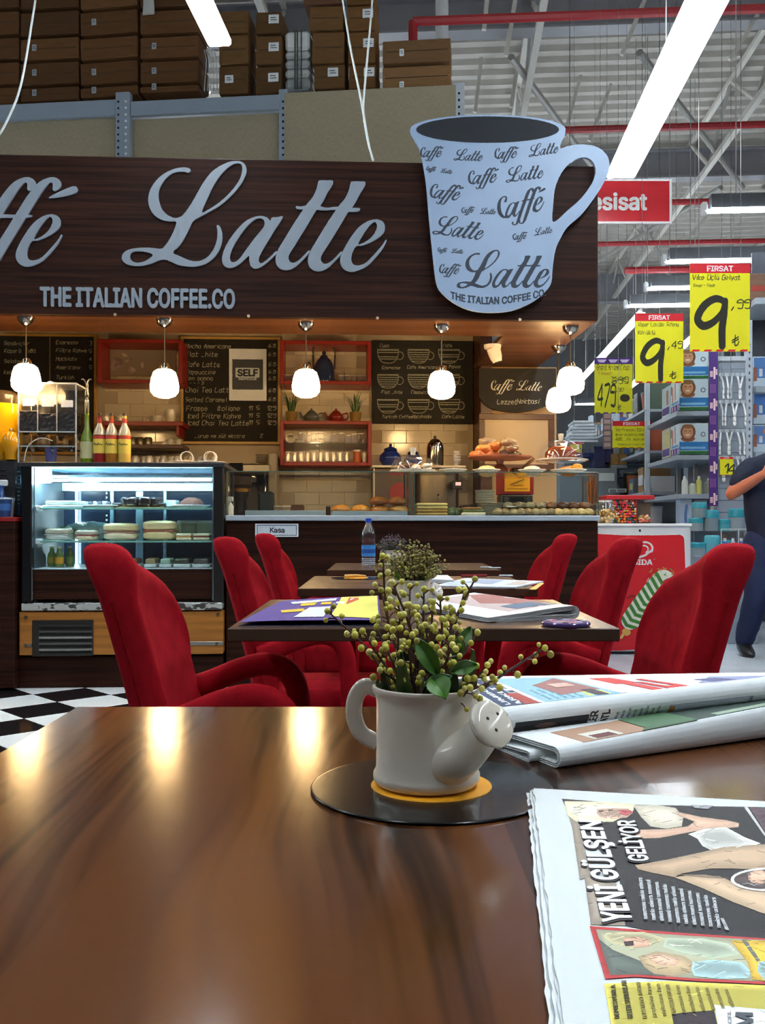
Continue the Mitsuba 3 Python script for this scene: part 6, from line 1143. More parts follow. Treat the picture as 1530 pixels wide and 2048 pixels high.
for k in range(11):
    x = 705 + k * 52; y1 = 930 + k * 6 + (10 if k > 9 else 0); y0 = 665 + k * 14 + (120 if k == 10 else 0)
    ntext(' '.join(['nuenrmoeu', 'raeinlo', 'unieors', 'moeanui'][(k + j) % 4] for j in range(2 + (k < 7))), [(x + 78, y1), (x + 42, y0), (x + 12, y0), (x + 46, y1)], 'c3c6ca', 6)
ntext('DEPRESYONLA', [(602, 1560), (575, 1345), (545, 1350), (572, 1562)], '4a4426', 4); ntext('GELEN SORUNLAR', [(690, 1560), (645, 1318), (612, 1320), (655, 1562)], '4a4426', 4)
for k in range(10): ntext(['nuernmo', 'raeinlou', 'unieorsa', 'moeanu'][k % 4] + ' ' + ['rome', 'luna', 'ine'][k % 3], [(780 + k * 62, 1560 - k * 8), (735 + k * 62, 1330 + k * 5), (708 + k * 62, 1330 + k * 5), (750 + k * 62, 1560 - k * 8)], '8f8440', 4)
ntext('AM', [(1470, 1720), (1455, 1530), (1340, 1525), (1352, 1720)], '4a5058', 6); ntext('TUNCEL', [(1330, 1700), (1312, 1515), (1288, 1512), (1300, 1700)], '8a8f94', 6)

# --- folded newspapers behind it
def folded(label, axisA, axisB, prof, tilt_fn=None, col='d6dbdd', n=5, lift=lambda s: 0 * s):
    """A folded paper: a profile (back, up) carried from axis point A to B, sheets nested inside each other."""
    prof = np.array([np.interp(np.arange(0, (len(prof) - 1) * 4 + 1) / 4, np.arange(len(prof)), [q[c] for q in prof]) for c in (0, 1)]).T; NQ = len(prof)
    t = thing('newspaper', label, 'newspaper'); A_, B_ = np.array(axisA), np.array(axisB); d = B_ - A_; dn = d / np.linalg.norm(d); back = np.array([-dn[1], dn[0], 0.0]); back /= np.linalg.norm(back)
    def surf(s, q, off=0.0):
        pr_ = np.array(prof); qq = np.linspace(0, 1, len(pr_)); bx_, bz_ = np.interp(q, qq, pr_[:, 0]), np.interp(q, qq, pr_[:, 1]); amp = tilt_fn(s, q)
        tx_ = np.gradient(pr_[:, 0]); tz_ = np.gradient(pr_[:, 1]); nx_, nz_ = np.interp(q, qq, tz_), -np.interp(q, qq, tx_); l = np.hypot(nx_, nz_) + 1e-9
        p = A_ + np.outer(s, d) + np.outer(bx_ + off * nx_ / l, back); p[:, 2] += bz_ * amp + off * nz_ / l + lift(s); p[:, 2] = np.maximum(p[:, 2], TZ + .0008); return p
    for k in range(n):
        part(t, 'sheet', grid(lambda s, q: surf(s, q, -.0016 * k), 14, NQ, .0006), 'paper', ['dde2e4', 'c3c8cc', 'd3d8da', 'b9bfc4', 'cdd2d4'][k % 5] if k else col, sm=40)
    return t, surf
def on_surf(t, surf, name, q4, polys, col=None):
    """Print on a bent sheet: a unit field laid on four (s, q) corners."""
    q4 = np.array(q4, float); items = []
    for k, (c, g) in enumerate(polys):
        m = g if isinstance(g, trimesh.Trimesh) else ext(g, .01)
        v, f = trimesh.remesh.subdivide_to_size(m.vertices, m.faces, .1, max_iter=8); s, r_ = v[:, 0], v[:, 1]
        p = (1 - s)[:, None] * (1 - r_)[:, None] * q4[0] + s[:, None] * (1 - r_)[:, None] * q4[1] + s[:, None] * r_[:, None] * q4[2] + (1 - s)[:, None] * r_[:, None] * q4[3]
        hi = surf(p[:, 0], p[:, 1], .0009 + .0002 * k); lo = surf(p[:, 0], p[:, 1], .0006 + .0002 * k); w = (v[:, 2] > .005)[:, None]; items.append((trimesh.Trimesh(np.where(w, hi, lo), f, process=False), c))
    part(t, name, items, 'paper')
arc = lambda c, r, a0, a1, n: [(c[0] + r * math.cos(math.radians(a)), c[1] + r * math.sin(math.radians(a))) for a in np.linspace(a0, a1, n)]
sq = sbox(0, 0, 1, 1)
# lower one: fold towards the camera
pv = [(.17, .007)] + [(.12, .010), (.06, .0145)] + arc((.006, .0085), .0075, 80, 270, 9) + [(.03, .0012), (.1, .001), (.16, .001)]
tv, sv = folded('folded newspaper lying lowest behind the planter, its white fold towards the camera', (.137, .738, TZ), (.40, .868, TZ), pv, lambda s, q: 1 + 1.0 * s, n=3)
on_surf(tv, sv, 'printed_photo', [(.09, .30), (.5, .30), (.5, .16), (.09, .16)], [('a8846c', sq), ('c9c4b8', sbox(.1, .2, .35, .8)), ('6a3a3c', sbox(.13, .3, .3, .7)), ('4a6a4c', U((.5, 0), (1, 0), (1, 1), (.6, 1)))])
on_surf(tv, sv, 'printed_photo', [(.5, .27), (.95, .27), (.95, .14), (.5, .14)], [('3c4a44', sq), ('8fa08c', sbox(.2, .2, .8, .5))])
tw2, sw2 = folded('thin newspaper section sticking out left of the lowest fold', (.118, .757, TZ), (.30, .835, TZ), [(.08, .004)] + [(.04, .006)] + arc((.005, .0045), .004, 80, 270, 8) + [(.03, .0006), (.07, .0006)], lambda s, q: 1 + 0 * s, n=2)
# upper one: rounded fold, top page falling away to the back
pu = [(.14, .052), (.09, .050), (.05, .0465)] + arc((.010, .031), .0125, 75, 230, 9) + [(.002, .0175), (.006, .012), (.012, .007), (.03, .004), (.06, .003), (.09, .003)]
tu, su = folded('folded newspaper lying uppermost behind the planter, headline in red and yellow on top', (.088, .795, TZ), (.42, .893, TZ), pu, lambda s, q: (.74 + .14 * s) + (np.clip((.2 - q) / .2, 0, 1)) * (.02 - .58 * s), n=6, lift=lambda s: .001 + .012 * s)
on_surf(tu, su, 'printed_photo', [(.055, .205), (.05, .02), (.14, .02), (.16, .205)], [('3a4a66', sq), ('a84a44', sbox(.0, .62, .5, .98))])
on_surf(tu, su, 'printed_text', [(.085, .2), (.085, .04), (.07, .04), (.07, .2)], [('e0e4e6', text_unit('CUMBOM')) ]); on_surf(tu, su, 'printed_text', [(.117, .2), (.117, .07), (.1, .07), (.1, .2)], [('e0e4e6', text_unit('FARKLI'))]); on_surf(tu, su, 'printed_text', [(.147, .2), (.147, .07), (.128, .07), (.13, .2)], [('e0e4e6', text_unit('LISTE'))])
on_surf(tu, su, 'printed_photo', [(.175, .2), (.16, .02), (.36, .02), (.4, .2)], [('8fb9c9', sq), ('9a6a68', U((.3, .35), (.7, .3), (.95, .9), (.4, .95))), ('4a3c44', sbox(.18, .7, .42, .85)), ('c9a79a', U((.55, .5), (.7, .5), (.72, .8), (.58, .8)))])
on_surf(tu, su, 'printed_text', [(.325, .19), (.32, .09), (.3, .09), (.3, .19)], [('e8d83a', text_unit('neyde'))]); on_surf(tu, su, 'printed_text', [(.37, .19), (.365, .08), (.34, .08), (.345, .19)], [('e8d83a', text_unit('Sahan'))])
for k in range(5): on_surf(tu, su, 'printed_text', [(.203 + .022 * k, .19), (.2 + .022 * k, .1), (.188 + .022 * k, .1), (.19 + .022 * k, .19)], [('4f7f95', text_unit('nuerna reni'))])
on_surf(tu, su, 'printed_text', [(.47, .19), (.6, .19), (.56, .04), (.44, .04)], [('c83a3c', sbox(0, .6, .55, 1)), ('c83a3c', sbox(.15, 0, .4, .6)), ('c83a3c', U((.5, .05), (1, .1), (1, .8), (.85, .8), (.85, .25), (.65, .25), (.65, .6), (.5, .6)))])
on_surf(tu, su, 'printed_photo', [(.66, .19), (.9, .19), (.85, .06), (.62, .06)], [('8a90b4', U((0, .3), (.5, .1), (1, .4), (.6, .8))), ('5a5a84', sbox(.2, .3, .5, .6))])
on_surf(tu, su, 'printed_photo', [(.07, .74), (.27, .74), (.27, .52), (.07, .52)], [('201e20', sq), ('5a4038', affinity.scale(Point(.42, .5).buffer(.25), .6, 1))])
on_surf(tu, su, 'printed_text', [(.295, .74), (.295, .47), (.272, .47), (.272, .74)], [('2c2a2c', text_unit('LER'))]); on_surf(tu, su, 'printed_text', [(.328, .74), (.328, .47), (.305, .47), (.305, .74)], [('2c2a2c', text_unit('ATL'))])
for k in range(8): on_surf(tu, su, 'printed_text', [(.353 + .017 * k, .72), (.353 + .017 * k, .53 - .02 * (k % 3)), (.345 + .017 * k, .53 - .02 * (k % 3)), (.345 + .017 * k, .72)], [('8f9298', text_unit('naeorde rau'))])
on_surf(tu, su, 'printed_photo', [(.5, .72), (.75, .72), (.75, .52), (.5, .52)], [('8f97a6', sq), ('c9d0d6', sbox(.04, .08, .96, .92)), ('c98a4a', sbox(0, .3, .06, .9)), ('8fa39a', U((.2, .2), (.6, .5), (.8, .3), (.7, .1)))])
one('newspaper', grid(lambda s, q: np.column_stack([.2 + .2 * s, .82 + .1 * s + .07 * q, TZ + .0012 + .002 * s * (1 - q) + .001 * np.sin(9 * s)]), 12, 8, -.0008), 'paper', 'b9bec2', 'dark-edged newspaper page lying flat under the folded ones', 'newspaper', sm=30)

# --- second table: purple leaflet, folded newspaper
def tq(px, py, z): return P(px, py, (CH - z) * F / (py - HZ))
t = thing('leaflet', 'purple and yellow shop leaflet with curled corner on the second table', 'leaflet'); zf = TZ + .012
q4 = [tq(478, 1240, zf), tq(762, 1240, zf), tq(757, 1191, zf + .006), tq(560, 1199, zf + .004)]
q4 = [np.array(x) for x in q4]
bil = lambda s, r_: (1 - s)[:, None] * (1 - r_)[:, None] * q4[0] + s[:, None] * (1 - r_)[:, None] * q4[1] + s[:, None] * r_[:, None] * q4[2] + (1 - s)[:, None] * r_[:, None] * q4[3]
for k in range(3): part(t, 'sheet', grid(lambda s, r_: bil(s, r_) * [1, 1, 0] + np.column_stack([0 * s, 0 * s, np.maximum(bil(s, r_)[:, 2] - .0035 * k - .006 * (1 - r_) * (k > 0) - .004 * (1 - s) ** 4, TZ + .0008 + .0009 * (2 - k))]), 16, 10, .0006), 'paper', ['4c3a80', '2a2a4a', '8f97a3'][k], sm=40)
def lq(name, corners, col):
    c = np.array(corners, float); g = [bil(np.array([a]), np.array([b]))[0] + [0, 0, .0012 - .004 * (1 - a) ** 4] for a, b in c]; part(t, name, trimesh.Trimesh(np.array(g), [[0, 1, 2], [0, 2, 3]] if len(g) == 4 else [[0, 1, 2]], process=False), 'paper', col)
lq('printed_field', [(.63, .12), (.985, .03), (.985, .97), (.62, .97)], 'd2cc62'); lq('printed_field', [(.36, .1), (.58, .1), (.58, .52), (.4, .5)], 'c9cdd6'); lq('printed_field', [(.2, .72), (.58, .8), (.58, .92), (.15, .84)], 'c9cdd6'); lq('printed_field', [(.3, .58), (.42, .6), (.42, .74), (.28, .72)], 'd0a83a'); lq('printed_field', [(.47, .62), (.56, .62), (.56, .74), (.46, .74)], 'd0a83a'); lq('printed_field', [(.22, .3), (.4, .34), (.36, .46), (.18, .42)], 'd0a83a'); lq('printed_field', [(.7, .55), (.8, .56), (.8, .9), (.7, .92)], 'b8503c')
lq('printed_field', [(.72, .58), (.785, .6), (.785, .87), (.72, .88)], 'd6d6d6'); lq('printed_field', [(.6, .66), (.68, .62), (.68, .74), (.6, .74)], 'd9d2c4'); lq('printed_field', [(.82, .7), (.93, .72), (.93, .8), (.82, .78)], 'e4e0cc')
pf2 = [(.22, .012), (.14, .02), (.07, .029)] + arc((.022, .0165), .0165, 95, 265, 10) + [(.05, .002), (.12, .0015), (.2, .001)]
t2, s2 = folded('newspaper folded over with an open dark fold, right side of the second table', (.405, 1.93, TZ), (.24, 2.3, TZ), pf2, lambda s, q: np.ones_like(s) * .8, n=6)
on_surf(t2, s2, 'printed_photo', [(.1, .33), (.92, .33), (.92, .06), (.1, .06)], [('b9a6a4', sq), ('a06a66', U((.1, .3), (.6, .55), (.9, .4), (.95, .7), (.5, .9), (.2, .7))), ('d9cfc6', U((.2, .1), (.5, .1), (.6, .4), (.3, .4))), ('5a6a80', sbox(.05, .6, .25, .9))])
on_surf(t2, s2, 'printed_text', [(.35, .3), (.35, .1), (.12, .1), (.12, .3)], [('3c4a44', text_unit('MNIEO'))])
# --- third table: flat papers, tray, pen; farthest table: scraps
def flatpaper(pxs, z, col, label, cat='newspaper', thick=.004):
    c = [tq(a, b, z) for a, b in pxs]; g = Polygon([q[:2] for q in c]).buffer(0); m = ext(g, thick); m.apply_translation((0, 0, TZ + .0008 if z < TZ + .01 else z - thick)); t = thing('newspaper' if cat == 'newspaper' else cat, label, cat); part(t, 'sheet', m, 'paper', col); return t
t = flatpaper([(868, 1171), (1030, 1174), (1087, 1162), (930, 1156)], TZ + .005, 'b9c2ca', 'flat newspaper spread over the right half of the third table')
def flatprint(t, pxs, z, col): c = [tq(a, b, z) for a, b in pxs]; m = ext(Polygon([q[:2] for q in c]).buffer(0), .0003); m.apply_translation((0, 0, z)); part(t, 'printed_photo', m, 'paper', col)
for pxs, col in ((((930, 1165), (985, 1168), (1010, 1160), (960, 1158)), '8f9aae'), (((1010, 1169), (1040, 1170), (1062, 1163), (1035, 1162)), 'b0a49c'), (((890, 1168), (918, 1170), (940, 1162), (915, 1161)), 'a8b4be')): flatprint(t, pxs, TZ + .0052, col)
t = flatpaper([(1058, 1175), (1072, 1175), (1088, 1163), (1080, 1162)], TZ + .0075, 'c9a25a', 'orange-edged leaflet corner at the right end of the flat newspaper', 'leaflet', .0015)
t = flatpaper([(845, 1158), (908, 1160), (895, 1150), (850, 1150)], TZ + .012, 'cfd4d8', 'small white tray beside the planter on the third table', 'tray', .011)
x, y = onT(950, 1155); one('pen', tube([(x - .05, y, TZ + .006), (x + .045, y + .02, TZ + .006)], .0045, 8), 'gloss', '8c2a2c', 'red pen lying at the back of the third table', 'pen', sm=40)
for q, (px, py) in enumerate(((1012, 1153), (972, 1136), (990, 1137))): x, y = onT(px, py); one('paper_scrap', lumpy(cbox(x - .025, x + .025, y - .012, y + .012, TZ + .0005, TZ + .006, .002).subdivide(), .002, 60, q), 'paper', 'aab2b8', ['white paper scrap at the right edge of the third table', 'left paper scrap on the farthest table', 'right paper scrap on the farthest table'][q], 'paper')
# ================= ice cream freezer =================
FZ = 6.9
t = thing('freezer', 'white chest freezer with a red ice cream poster front, jars standing on it', 'freezer')
fx = lambda px, d=FZ: (px - CX) / F * d
fz_ = lambda py, d=FZ: CH + (HZ - py) / F * d
part(t, 'body', cbox(1.36, fx(1382), FZ, FZ + .62, fz_(1303), fz_(1050), .008), 'satin', 'c3cad2')
part(t, 'plinth', cbox(1.38, fx(1372), FZ + .03, FZ + .6, 0, fz_(1303), .004), 'satin', '22252a')
part(t, 'top_edge', cbox(1.35, fx(1383), FZ - .012, FZ + .63, fz_(1053), fz_(1047), .004), 'satin', 'd3d9de')
fp = lambda x, y: (fx(1180 + x / 4.097), fz_(850 + y / 4.097))
def fprint(name, polys, lift, h=.0006):
    part(t, name, [(upright(ext(g if hasattr(g, 'area') else Polygon([fp(*q) for q in g]).buffer(0), h), v=FZ - .0005 - lift * .0006), c) for c, g in polys], 'satin')
fprint('poster_field', [('c01a24', [(-300, 880), (75, 893), (300, 905), (560, 903), (740, 900), (765, 915), (772, 940), (782, 1200), (790, 1600), (795, 1830), (640, 1825), (480, 1838), (340, 1842), (240, 1850), (0, 1845), (-300, 1850)])], 0)
cup2 = lambda cx, cy, a, b, w, a0, a1: affinity.scale(LineString([(math.cos(math.radians(q)), math.sin(math.radians(q))) for q in np.linspace(a0, a1, 24)]), a, b, origin=(0, 0)).buffer(w)
def fl(g): return ops.transform(lambda x, y, z=None: tuple(np.array([fp(a, b) for a, b in zip(x, y)]).T), g)
heart = []
for s_, cx_ in ((-1, 355), (1, 440)):
    heart += [sh(cup2(0, 0, 62, 52, 8, -200 if s_ < 0 else -100, 30 if s_ > 0 else -20), cx_ + 10 * s_, 1012), sh(cup2(0, 0, 34, 30, 6, -180, 60) if s_ > 0 else cup2(0, 0, 34, 30, 6, -240, 0), cx_ + 2 * s_, 1018)]
heart.append(LineString([(300, 1030), (350, 1065), (400, 1085), (450, 1068), (500, 1030)]).buffer(9))
fprint('emblem', [('c9c5cc', fl(ops.unary_union(heart)))], 1)
m = sans('ALGIDA', 1, True, .0006, .04); x0, z0 = fp(262, 1145); x1, z1 = fp(512, 1100); m.apply_scale([(x1 - x0) / m.bounds[1][0], (z1 - z0) / m.bounds[1][1], 1]); part(t, 'lettering', upright(m, x0, FZ - .0006, z0), 'satin', 'c9c5cc')
m = sans('®', .02, False, .0006); part(t, 'lettering', upright(m, fp(516, 1112)[0], FZ - .0006, fp(516, 1112)[1]), 'satin', 'b5707a')
ax = np.array([640 - 300, 1240 - 1640.]); L = np.hypot(*ax); ax /= L; nx = np.array([-ax[1], ax[0]])
cone = Polygon(spline([(300, 1640), (285, 1590), (340, 1500), (420, 1390), (500, 1290), (560, 1225), (620, 1215), (665, 1255), (650, 1340), (600, 1440), (520, 1530), (420, 1610), (340, 1650)], 5, True)).buffer(26)
fprint('printed_ice_cream', [('cfd6c4', fl(cone))], 1)
st = []
for k in range(9):
    c = np.array([300, 1640]) + ax * (18 + k * 56); st.append(LineString([c - nx * 130 + ax * 30, c - ax * 18, c + nx * 130 + ax * 36]).buffer(14, 4).intersection(cone))
fprint('printed_ice_cream', [('3f7a34', fl(ops.unary_union(st)))], 2)
fprint('printed_ice_cream', [('b0283c', fl(outl('590,1290 640,1255 680,1270 670,1330 620,1330'))), ('c9a050', fl(outl('262,1690 290,1665 330,1690 322,1720 285,1725'))), ('d0b068', fl(outl('245,1745 262,1710 278,1720 262,1750')))], 2)
r5 = random.Random(5)
for k in range(16): a, b = r5.uniform(490, 690), r5.uniform(1170, 1240); fprint('printed_splash', [('a87a3a' if k % 3 else '6a8a3a', fl(affinity.rotate(affinity.scale(Point(a, b).buffer(9, 3), 1.8, .6), r5.uniform(0, 180))))], 1)
fprint('printed_splash', [('d89aa0', fl(LineString([(455, 1620), (470, 1650)]).buffer(4))), ('8a1018', fl(LineString([(310, 1415), (340, 1400), (375, 1408)]).buffer(9))), ('d8a8a8', fl(LineString([(465, 1285), (480, 1255)]).buffer(4)))], 1)
u, z = fp(408, 865); part(t, 'lock', upright(ext(Point(0, 0).buffer(.008, 8), .004), u, FZ, z), 'metal', '3a3a3c')
zf = fz_(1047) + .001
# jars on the freezer
t = thing('candy_jar', 'round glass jar of wrapped gold sweets on the freezer', 'jar'); c = (fx(1217), FZ + .12, zf)
part(t, 'jar', lathe([(0, .002), (.05, .002), (.08, .045), (.083, .09), (.06, .14), (.045, .155), (.05, .165)], 30, c), 'glass', sm=True)
part(t, 'rim', lathe([(.043, .16), (.052, .16), (.052, .17), (.043, .17), (.043, .16)], 26, c), 'gloss', 'c9cdd0', sm=40)
cm = []
for k in range(60): a, q = r5.uniform(0, 6.28), r5.random() ** .5 * .062; zz = r5.uniform(.014, .095); cm.append((ball(.014, (c[0] + q * math.cos(a) * min(1, .5 + zz * 10), c[1] + q * math.sin(a) * min(1, .5 + zz * 10), c[2] + zz), 1, (1, 1, 1)), r5.choice(['a8843c', '8a6a2c', 'c4a45a', '6a5228'])))
part(t, 'sweets', cm, 'gloss', sm=True, kind='stuff')
t = thing('candy_box', 'clear candy box with a red lid full of coloured sweets, on the freezer', 'candy box'); x0, x1 = fx(1236), fx(1318); zl = fz_(998); d0 = FZ + .14
part(t, 'lid', cbox(fx(1222), x1 + .006, d0 - .01, d0 + .27, zl, fz_(989), .004), 'satin', 'a01c24')
q4_ = [[(x0, d0), (x1, d0)], [(x0, d0), (x0, d0 + .25)], [(x1, d0), (x1, d0 + .25)], [(x0, d0 + .25), (x1, d0 + .25)]]
for (a, b), (c_, e) in q4_: part(t, 'pane', trimesh.Trimesh([[a, b, zf], [c_, e, zf], [c_, e, zl], [a, b, zl]], [[0, 1, 2], [0, 2, 3]], process=False), 'glass')
part(t, 'divider', cbox(fx(1284) - .003, fx(1284) + .003, d0 + .004, d0 + .24, zf, zl, .001), 'gloss', '8a3a34')
cm = []
for ix in range(11):
    for iz in range(9):
        for iy in range(2): cm.append((ball(r5.uniform(.008, .012), (x0 + .012 + ix * .0152 + r5.uniform(-.004, .004), d0 + .016 + iy * .025, zf + .012 + iz * .0195 + r5.uniform(-.004, .004)), 1), r5.choice(['b83420', 'c8401c', '2a4a3a', 'd07a2a', '3c3028', 'c2a83c', '7a1c1c', '1f4f5a', 'c0245a', 'd8d0c0'])))
part(t, 'sweets', cm, 'gloss', sm=True, kind='stuff', label='red, orange and green sweets')
part(t, 'back_fill', cbox(x0 + .004, x1 - .004, d0 + .06, d0 + .23, zf + .002, zl - .02, .004), 'satin', '5a4a3a')
cm = [(ball(r5.uniform(.008, .012), (fx(1287) + .012 + r5.random() * .1, d0 + .02 + r5.random() * .03, zf + .012 + r5.random() * .045), 1), r5.choice(['c8b03c', 'b84a5a', '8a9a5a', 'd8a8a0', 'c05030'])) for k in range(40)]
part(t, 'sweets', cm, 'gloss', sm=True, kind='stuff')
t = thing('stick_jar', 'glass of brown candy sticks at the end of the counter', 'jar'); c = (fx(1204), FZ + .34, zf)
part(t, 'glass', lathe([(0, .002), (.035, .002), (.05, .14), (.052, .16)], 22, c), 'glass', sm=True)
for k in range(13): a = k * 2.4; r_ = .012 + .02 * (k % 3) / 2; part(t, 'stick', tube([(c[0] + r_ * math.cos(a) * .6, c[1] + r_ * math.sin(a) * .6, c[2] + .004), (c[0] + r_ * 1.7 * math.cos(a), c[1] + r_ * 1.7 * math.sin(a), c[2] + .3 + .02 * (k % 4))], .006, 6), 'satin', ['8a4a1c', 'a8642a', '6a3414'][k % 3], sm=40)

# ================= hanging boards =================
t = thing('hanging_sign', 'red hanging section sign with white border reading Tesisat', 'sign'); d = 9.0
sx0, sx1, sz0, sz1 = fx(1090, d), fx(1344, d), fz_(447, d), fz_(358, d)
part(t, 'panel', upright(ext(sbox(sx0, sz0, sx1, sz1).buffer(0), .03), v=d + .03), 'satin', 'f4f0f2')
part(t, 'red_field', upright(ext(sbox(sx0 + .02, sz0 + .02, sx1 - .025, sz1 - .02), .002), v=d), 'satin', 'd43038')
m = sans('Tesisat', 1, True, .001, .03); x1 = fx(1294, d); x0 = fx(1152, d); m.apply_scale([(x1 - x0) / m.bounds[1][0], .150, 1]); part(t, 'lettering', upright(m, x0, d - .0035, fz_(419, d)), 'satin', 'fafafa')
for px in (1140, 1320): part(t, 'wire', bar((fx(px, d), d + .015, sz1), (fx(px, d), d + .015, 8.2), .005), 'metal', '888888')
def price(px0, px1, py0, py1, d, label, draw, band='c2222c', strip_='FIRSAT', slim=0.0, serr=True):
    t = thing('price_board', label, 'price board', 'yellow price boards hung along the aisle'); x0, x1, z0, z1 = fx(px0, d), fx(px1, d), fz_(py1, d), fz_(py0, d); w, h = x1 - x0, z1 - z0
    part(t, 'board', cbox(x0, x1, d, d + .006, z0, z1, .001), 'paper', 'd6d01c'); bh = .11 * h if h > w else .19 * h
    part(t, 'header', cbox(x0, x1, d - .0015, d, z1 - bh, z1, .0005), 'paper', band)
    if strip_: m = sans(strip_, 1, True, .001, .03); m.apply_scale([w * .45 / m.bounds[1][0], bh * .55, 1]); part(t, 'lettering', upright(m, x0 + w * .27, d - .0015, z1 - bh * .8), 'paper', 'e0c4cc')
    else:
        for k in range(3): part(t, 'header_mark', upright(ext(U((0, 0), (w * .13, 0), (w * .2, bh * .5), (0 - w * .06, bh * .5)), .001), x0 + w * (.12 + .3 * k), d - .0015, z1 - bh * .75), 'paper', 'c9b8d8')
    for k in range(5): part(t, 'foot_mark', upright(ext(U((0, 0), (w * .12, 0), (w * .15, h * .022), (w * .03, h * .022)), .001), x0 + w * (.02 + .2 * k), d - .0005, z0), 'paper', band)
    def put(text, fx_, fy_, hh, col='2e2c22', wt=0, sx=1.0, fit=None):
        m, wd = hand(text, hh * h, wt * h if wt else 0, seed=len(text), sx=sx)
        if fit: m.apply_scale([fit * w / (m.bounds[1][0] - min(0, m.bounds[0][0])), 1, 1])
        part(t, 'handwriting', upright(m, x0 + fx_ * w, d - .0005, z0 + fy_ * h), 'paper', col)
    draw(put, t, x0, z0, w, h, d)
    for q in (.15, .85): part(t, 'wire', bar((x0 + q * w, d + .003, z1), (x0 + q * w, d + .003, 8.2 if d > 7 else 8.2), .003), 'metal', '8a8a8a')
nine = stroke('0.86,0.93,.13 0.62,1.0,.15 0.33,0.86,.17 0.16,0.6,.18 0.3,0.45,.17 0.55,0.52,.15 0.78,0.72,.13 0.84,0.9,.13', 8).union(stroke('0.86,0.95,.14 0.83,0.7,.17 0.78,0.4,.18 0.78,0.05,.17', 6))
lira = ops.unary_union([LineString([(.5, 1), (.42, .1), (.55, 0), (.8, .1), (.95, .4)]).buffer(.06), LineString([(.1, .5), (.9, .85)]).buffer(.06), LineString([(.1, .3), (.9, .62)]).buffer(.06)])
def glyph(t, g, x, z, w, h, d, col='26241c'): part(t, 'handwriting', upright(ext(affinity.scale(g, w, h, origin=(0, 0)), .001), x, d - .0005, z), 'paper', col)
def b1(put, t, x0, z0, w, h, d): put('Viko Üçlü Golyat', .04, .815, .055, fit=.8); put('Beyaz - Siyah', .06, .735, .033, fit=.36); glyph(t, nine, x0 + w * .02, z0 + h * .04, w * .66, h * .56, d); put(',99', .7, .49, .1, wt=.012); glyph(t, lira, x0 + w * .69, z0 + h * .065, w * .13, h * .12, d)
def b2(put, t, x0, z0, w, h, d): put('Vapar Lavabo Sifonu', .06, .815, .055, fit=.84); put('Körüklü', .06, .7, .055, fit=.36); glyph(t, nine, x0 + w * .06, z0 + h * .03, w * .6, h * .58, d); put(',49', .68, .5, .1, wt=.012); glyph(t, lira, x0 + w * .7, z0 + h * .06, w * .15, h * .11, d)
def b3(put, t, x0, z0, w, h, d):
    put('Granit Arıtma Cihazı', .06, .79, .09, fit=.88); put('5 Aşamalı', .1, .7, .045, 'a04a3a', fit=.36); put('699', .46, .54, .12, wt=.012); put('479', .08, .14, .38, wt=.05, fit=.5); put(',90', .58, .4, .06); glyph(t, lira, x0 + w * .6, z0 + h * .06, w * .1, h * .1, d)
    part(t, 'handwriting', upright(ext(ops.unary_union([LineString([(0, 0), (w * .42, h * .1)]).buffer(.004), LineString([(0, h * .1), (w * .42, 0)]).buffer(.004)]), .001), x0 + w * .45, d - .001, z0 + h * .56), 'paper', '3a3828')
    part(t, 'price_spot', upright(ext(affinity.scale(Point(0, 0).buffer(1, 12), w * .13, h * .07), .001), x0 + w * .8, d - .0005, z0 + h * .28), 'paper', '3a3420')
def b4(put, t, x0, z0, w, h, d):
    for k, s_ in enumerate(('Vale Promosyonu 1200 e', 'de bir alışverişinizde', '600 ₺ lık indirim', 'Stoklarla sınırlıdır')): put(s_, .08 if k < 3 else .14, .62 - .17 * k, .1 if k < 3 else .05, fit=.74)
def b5(put, t, x0, z0, w, h, d): put('1 adet', .3, .2, .3, fit=.5)
def b6(put, t, x0, z0, w, h, d): put('14', .3, .1, .5, wt=.07)
price(1380, 1500, 527, 703, 6.7, 'largest yellow price board at the right, 9,99', b1); price(1270, 1367, 627, 766, 8.5, 'second yellow price board, 9,49', b2)
price(1189, 1265, 716, 827, 10.5, 'yellow price board with purple header and a crossed-out price', b3, '4a2a7c', None); price(1225, 1302, 842, 896, 10.4, 'wide yellow board with three lines of small handwriting', b4)
price(1140, 1199, 884, 908, 12.3, 'small wide price board before the white stack, far behind the cake stand', b5); price(1440, 1466, 914, 950, 8.35, 'small yellow price tag beside the walking man\'s shoulder', b6)

# ================= shelving at the right =================
GR = '9aa5b2'
def sx_(px, v): return S.at(px, HZ, v)[0]
def sz_(py, v, px=1380): return S.at(px, py, v)[1]
def sbx(x0, x1, y0, y1, v0, v1, r=.003): (a, b), (c, d) = S.at(x0, y1, v0), S.at(x1, y0, v0); return cbox(a, c, v0, v1, b, d, r)
VG = 9.0
g = thing('shop_shelf', 'grey steel shop shelf whose corner points at the aisle, picture boxes on it', 'shelf')
uc = sx_(1353, VG)
for k, py in enumerate((822, 910, 988, 1052, 1150)):
    z = sz_(py, VG); part(g, 'shelf_board', cbox(uc, uc + .64, VG, VG + 1.3, z - .045, z, .004), 'satin', GR, fr=S)
for q in (.0, .68):
    for v in (VG + .55, VG + 1.25): part(g, 'post', cbox(uc + .3 + q * .6, uc + .34 + q * .6, v, v + .04, 0, 2.9, .003), 'satin', GR, fr=S)
part(g, 'back_panel', cbox(uc + .42, uc + .44, VG + .02, VG + 1.28, 0, 2.85, .002), 'satin', '6a727c', fr=S)
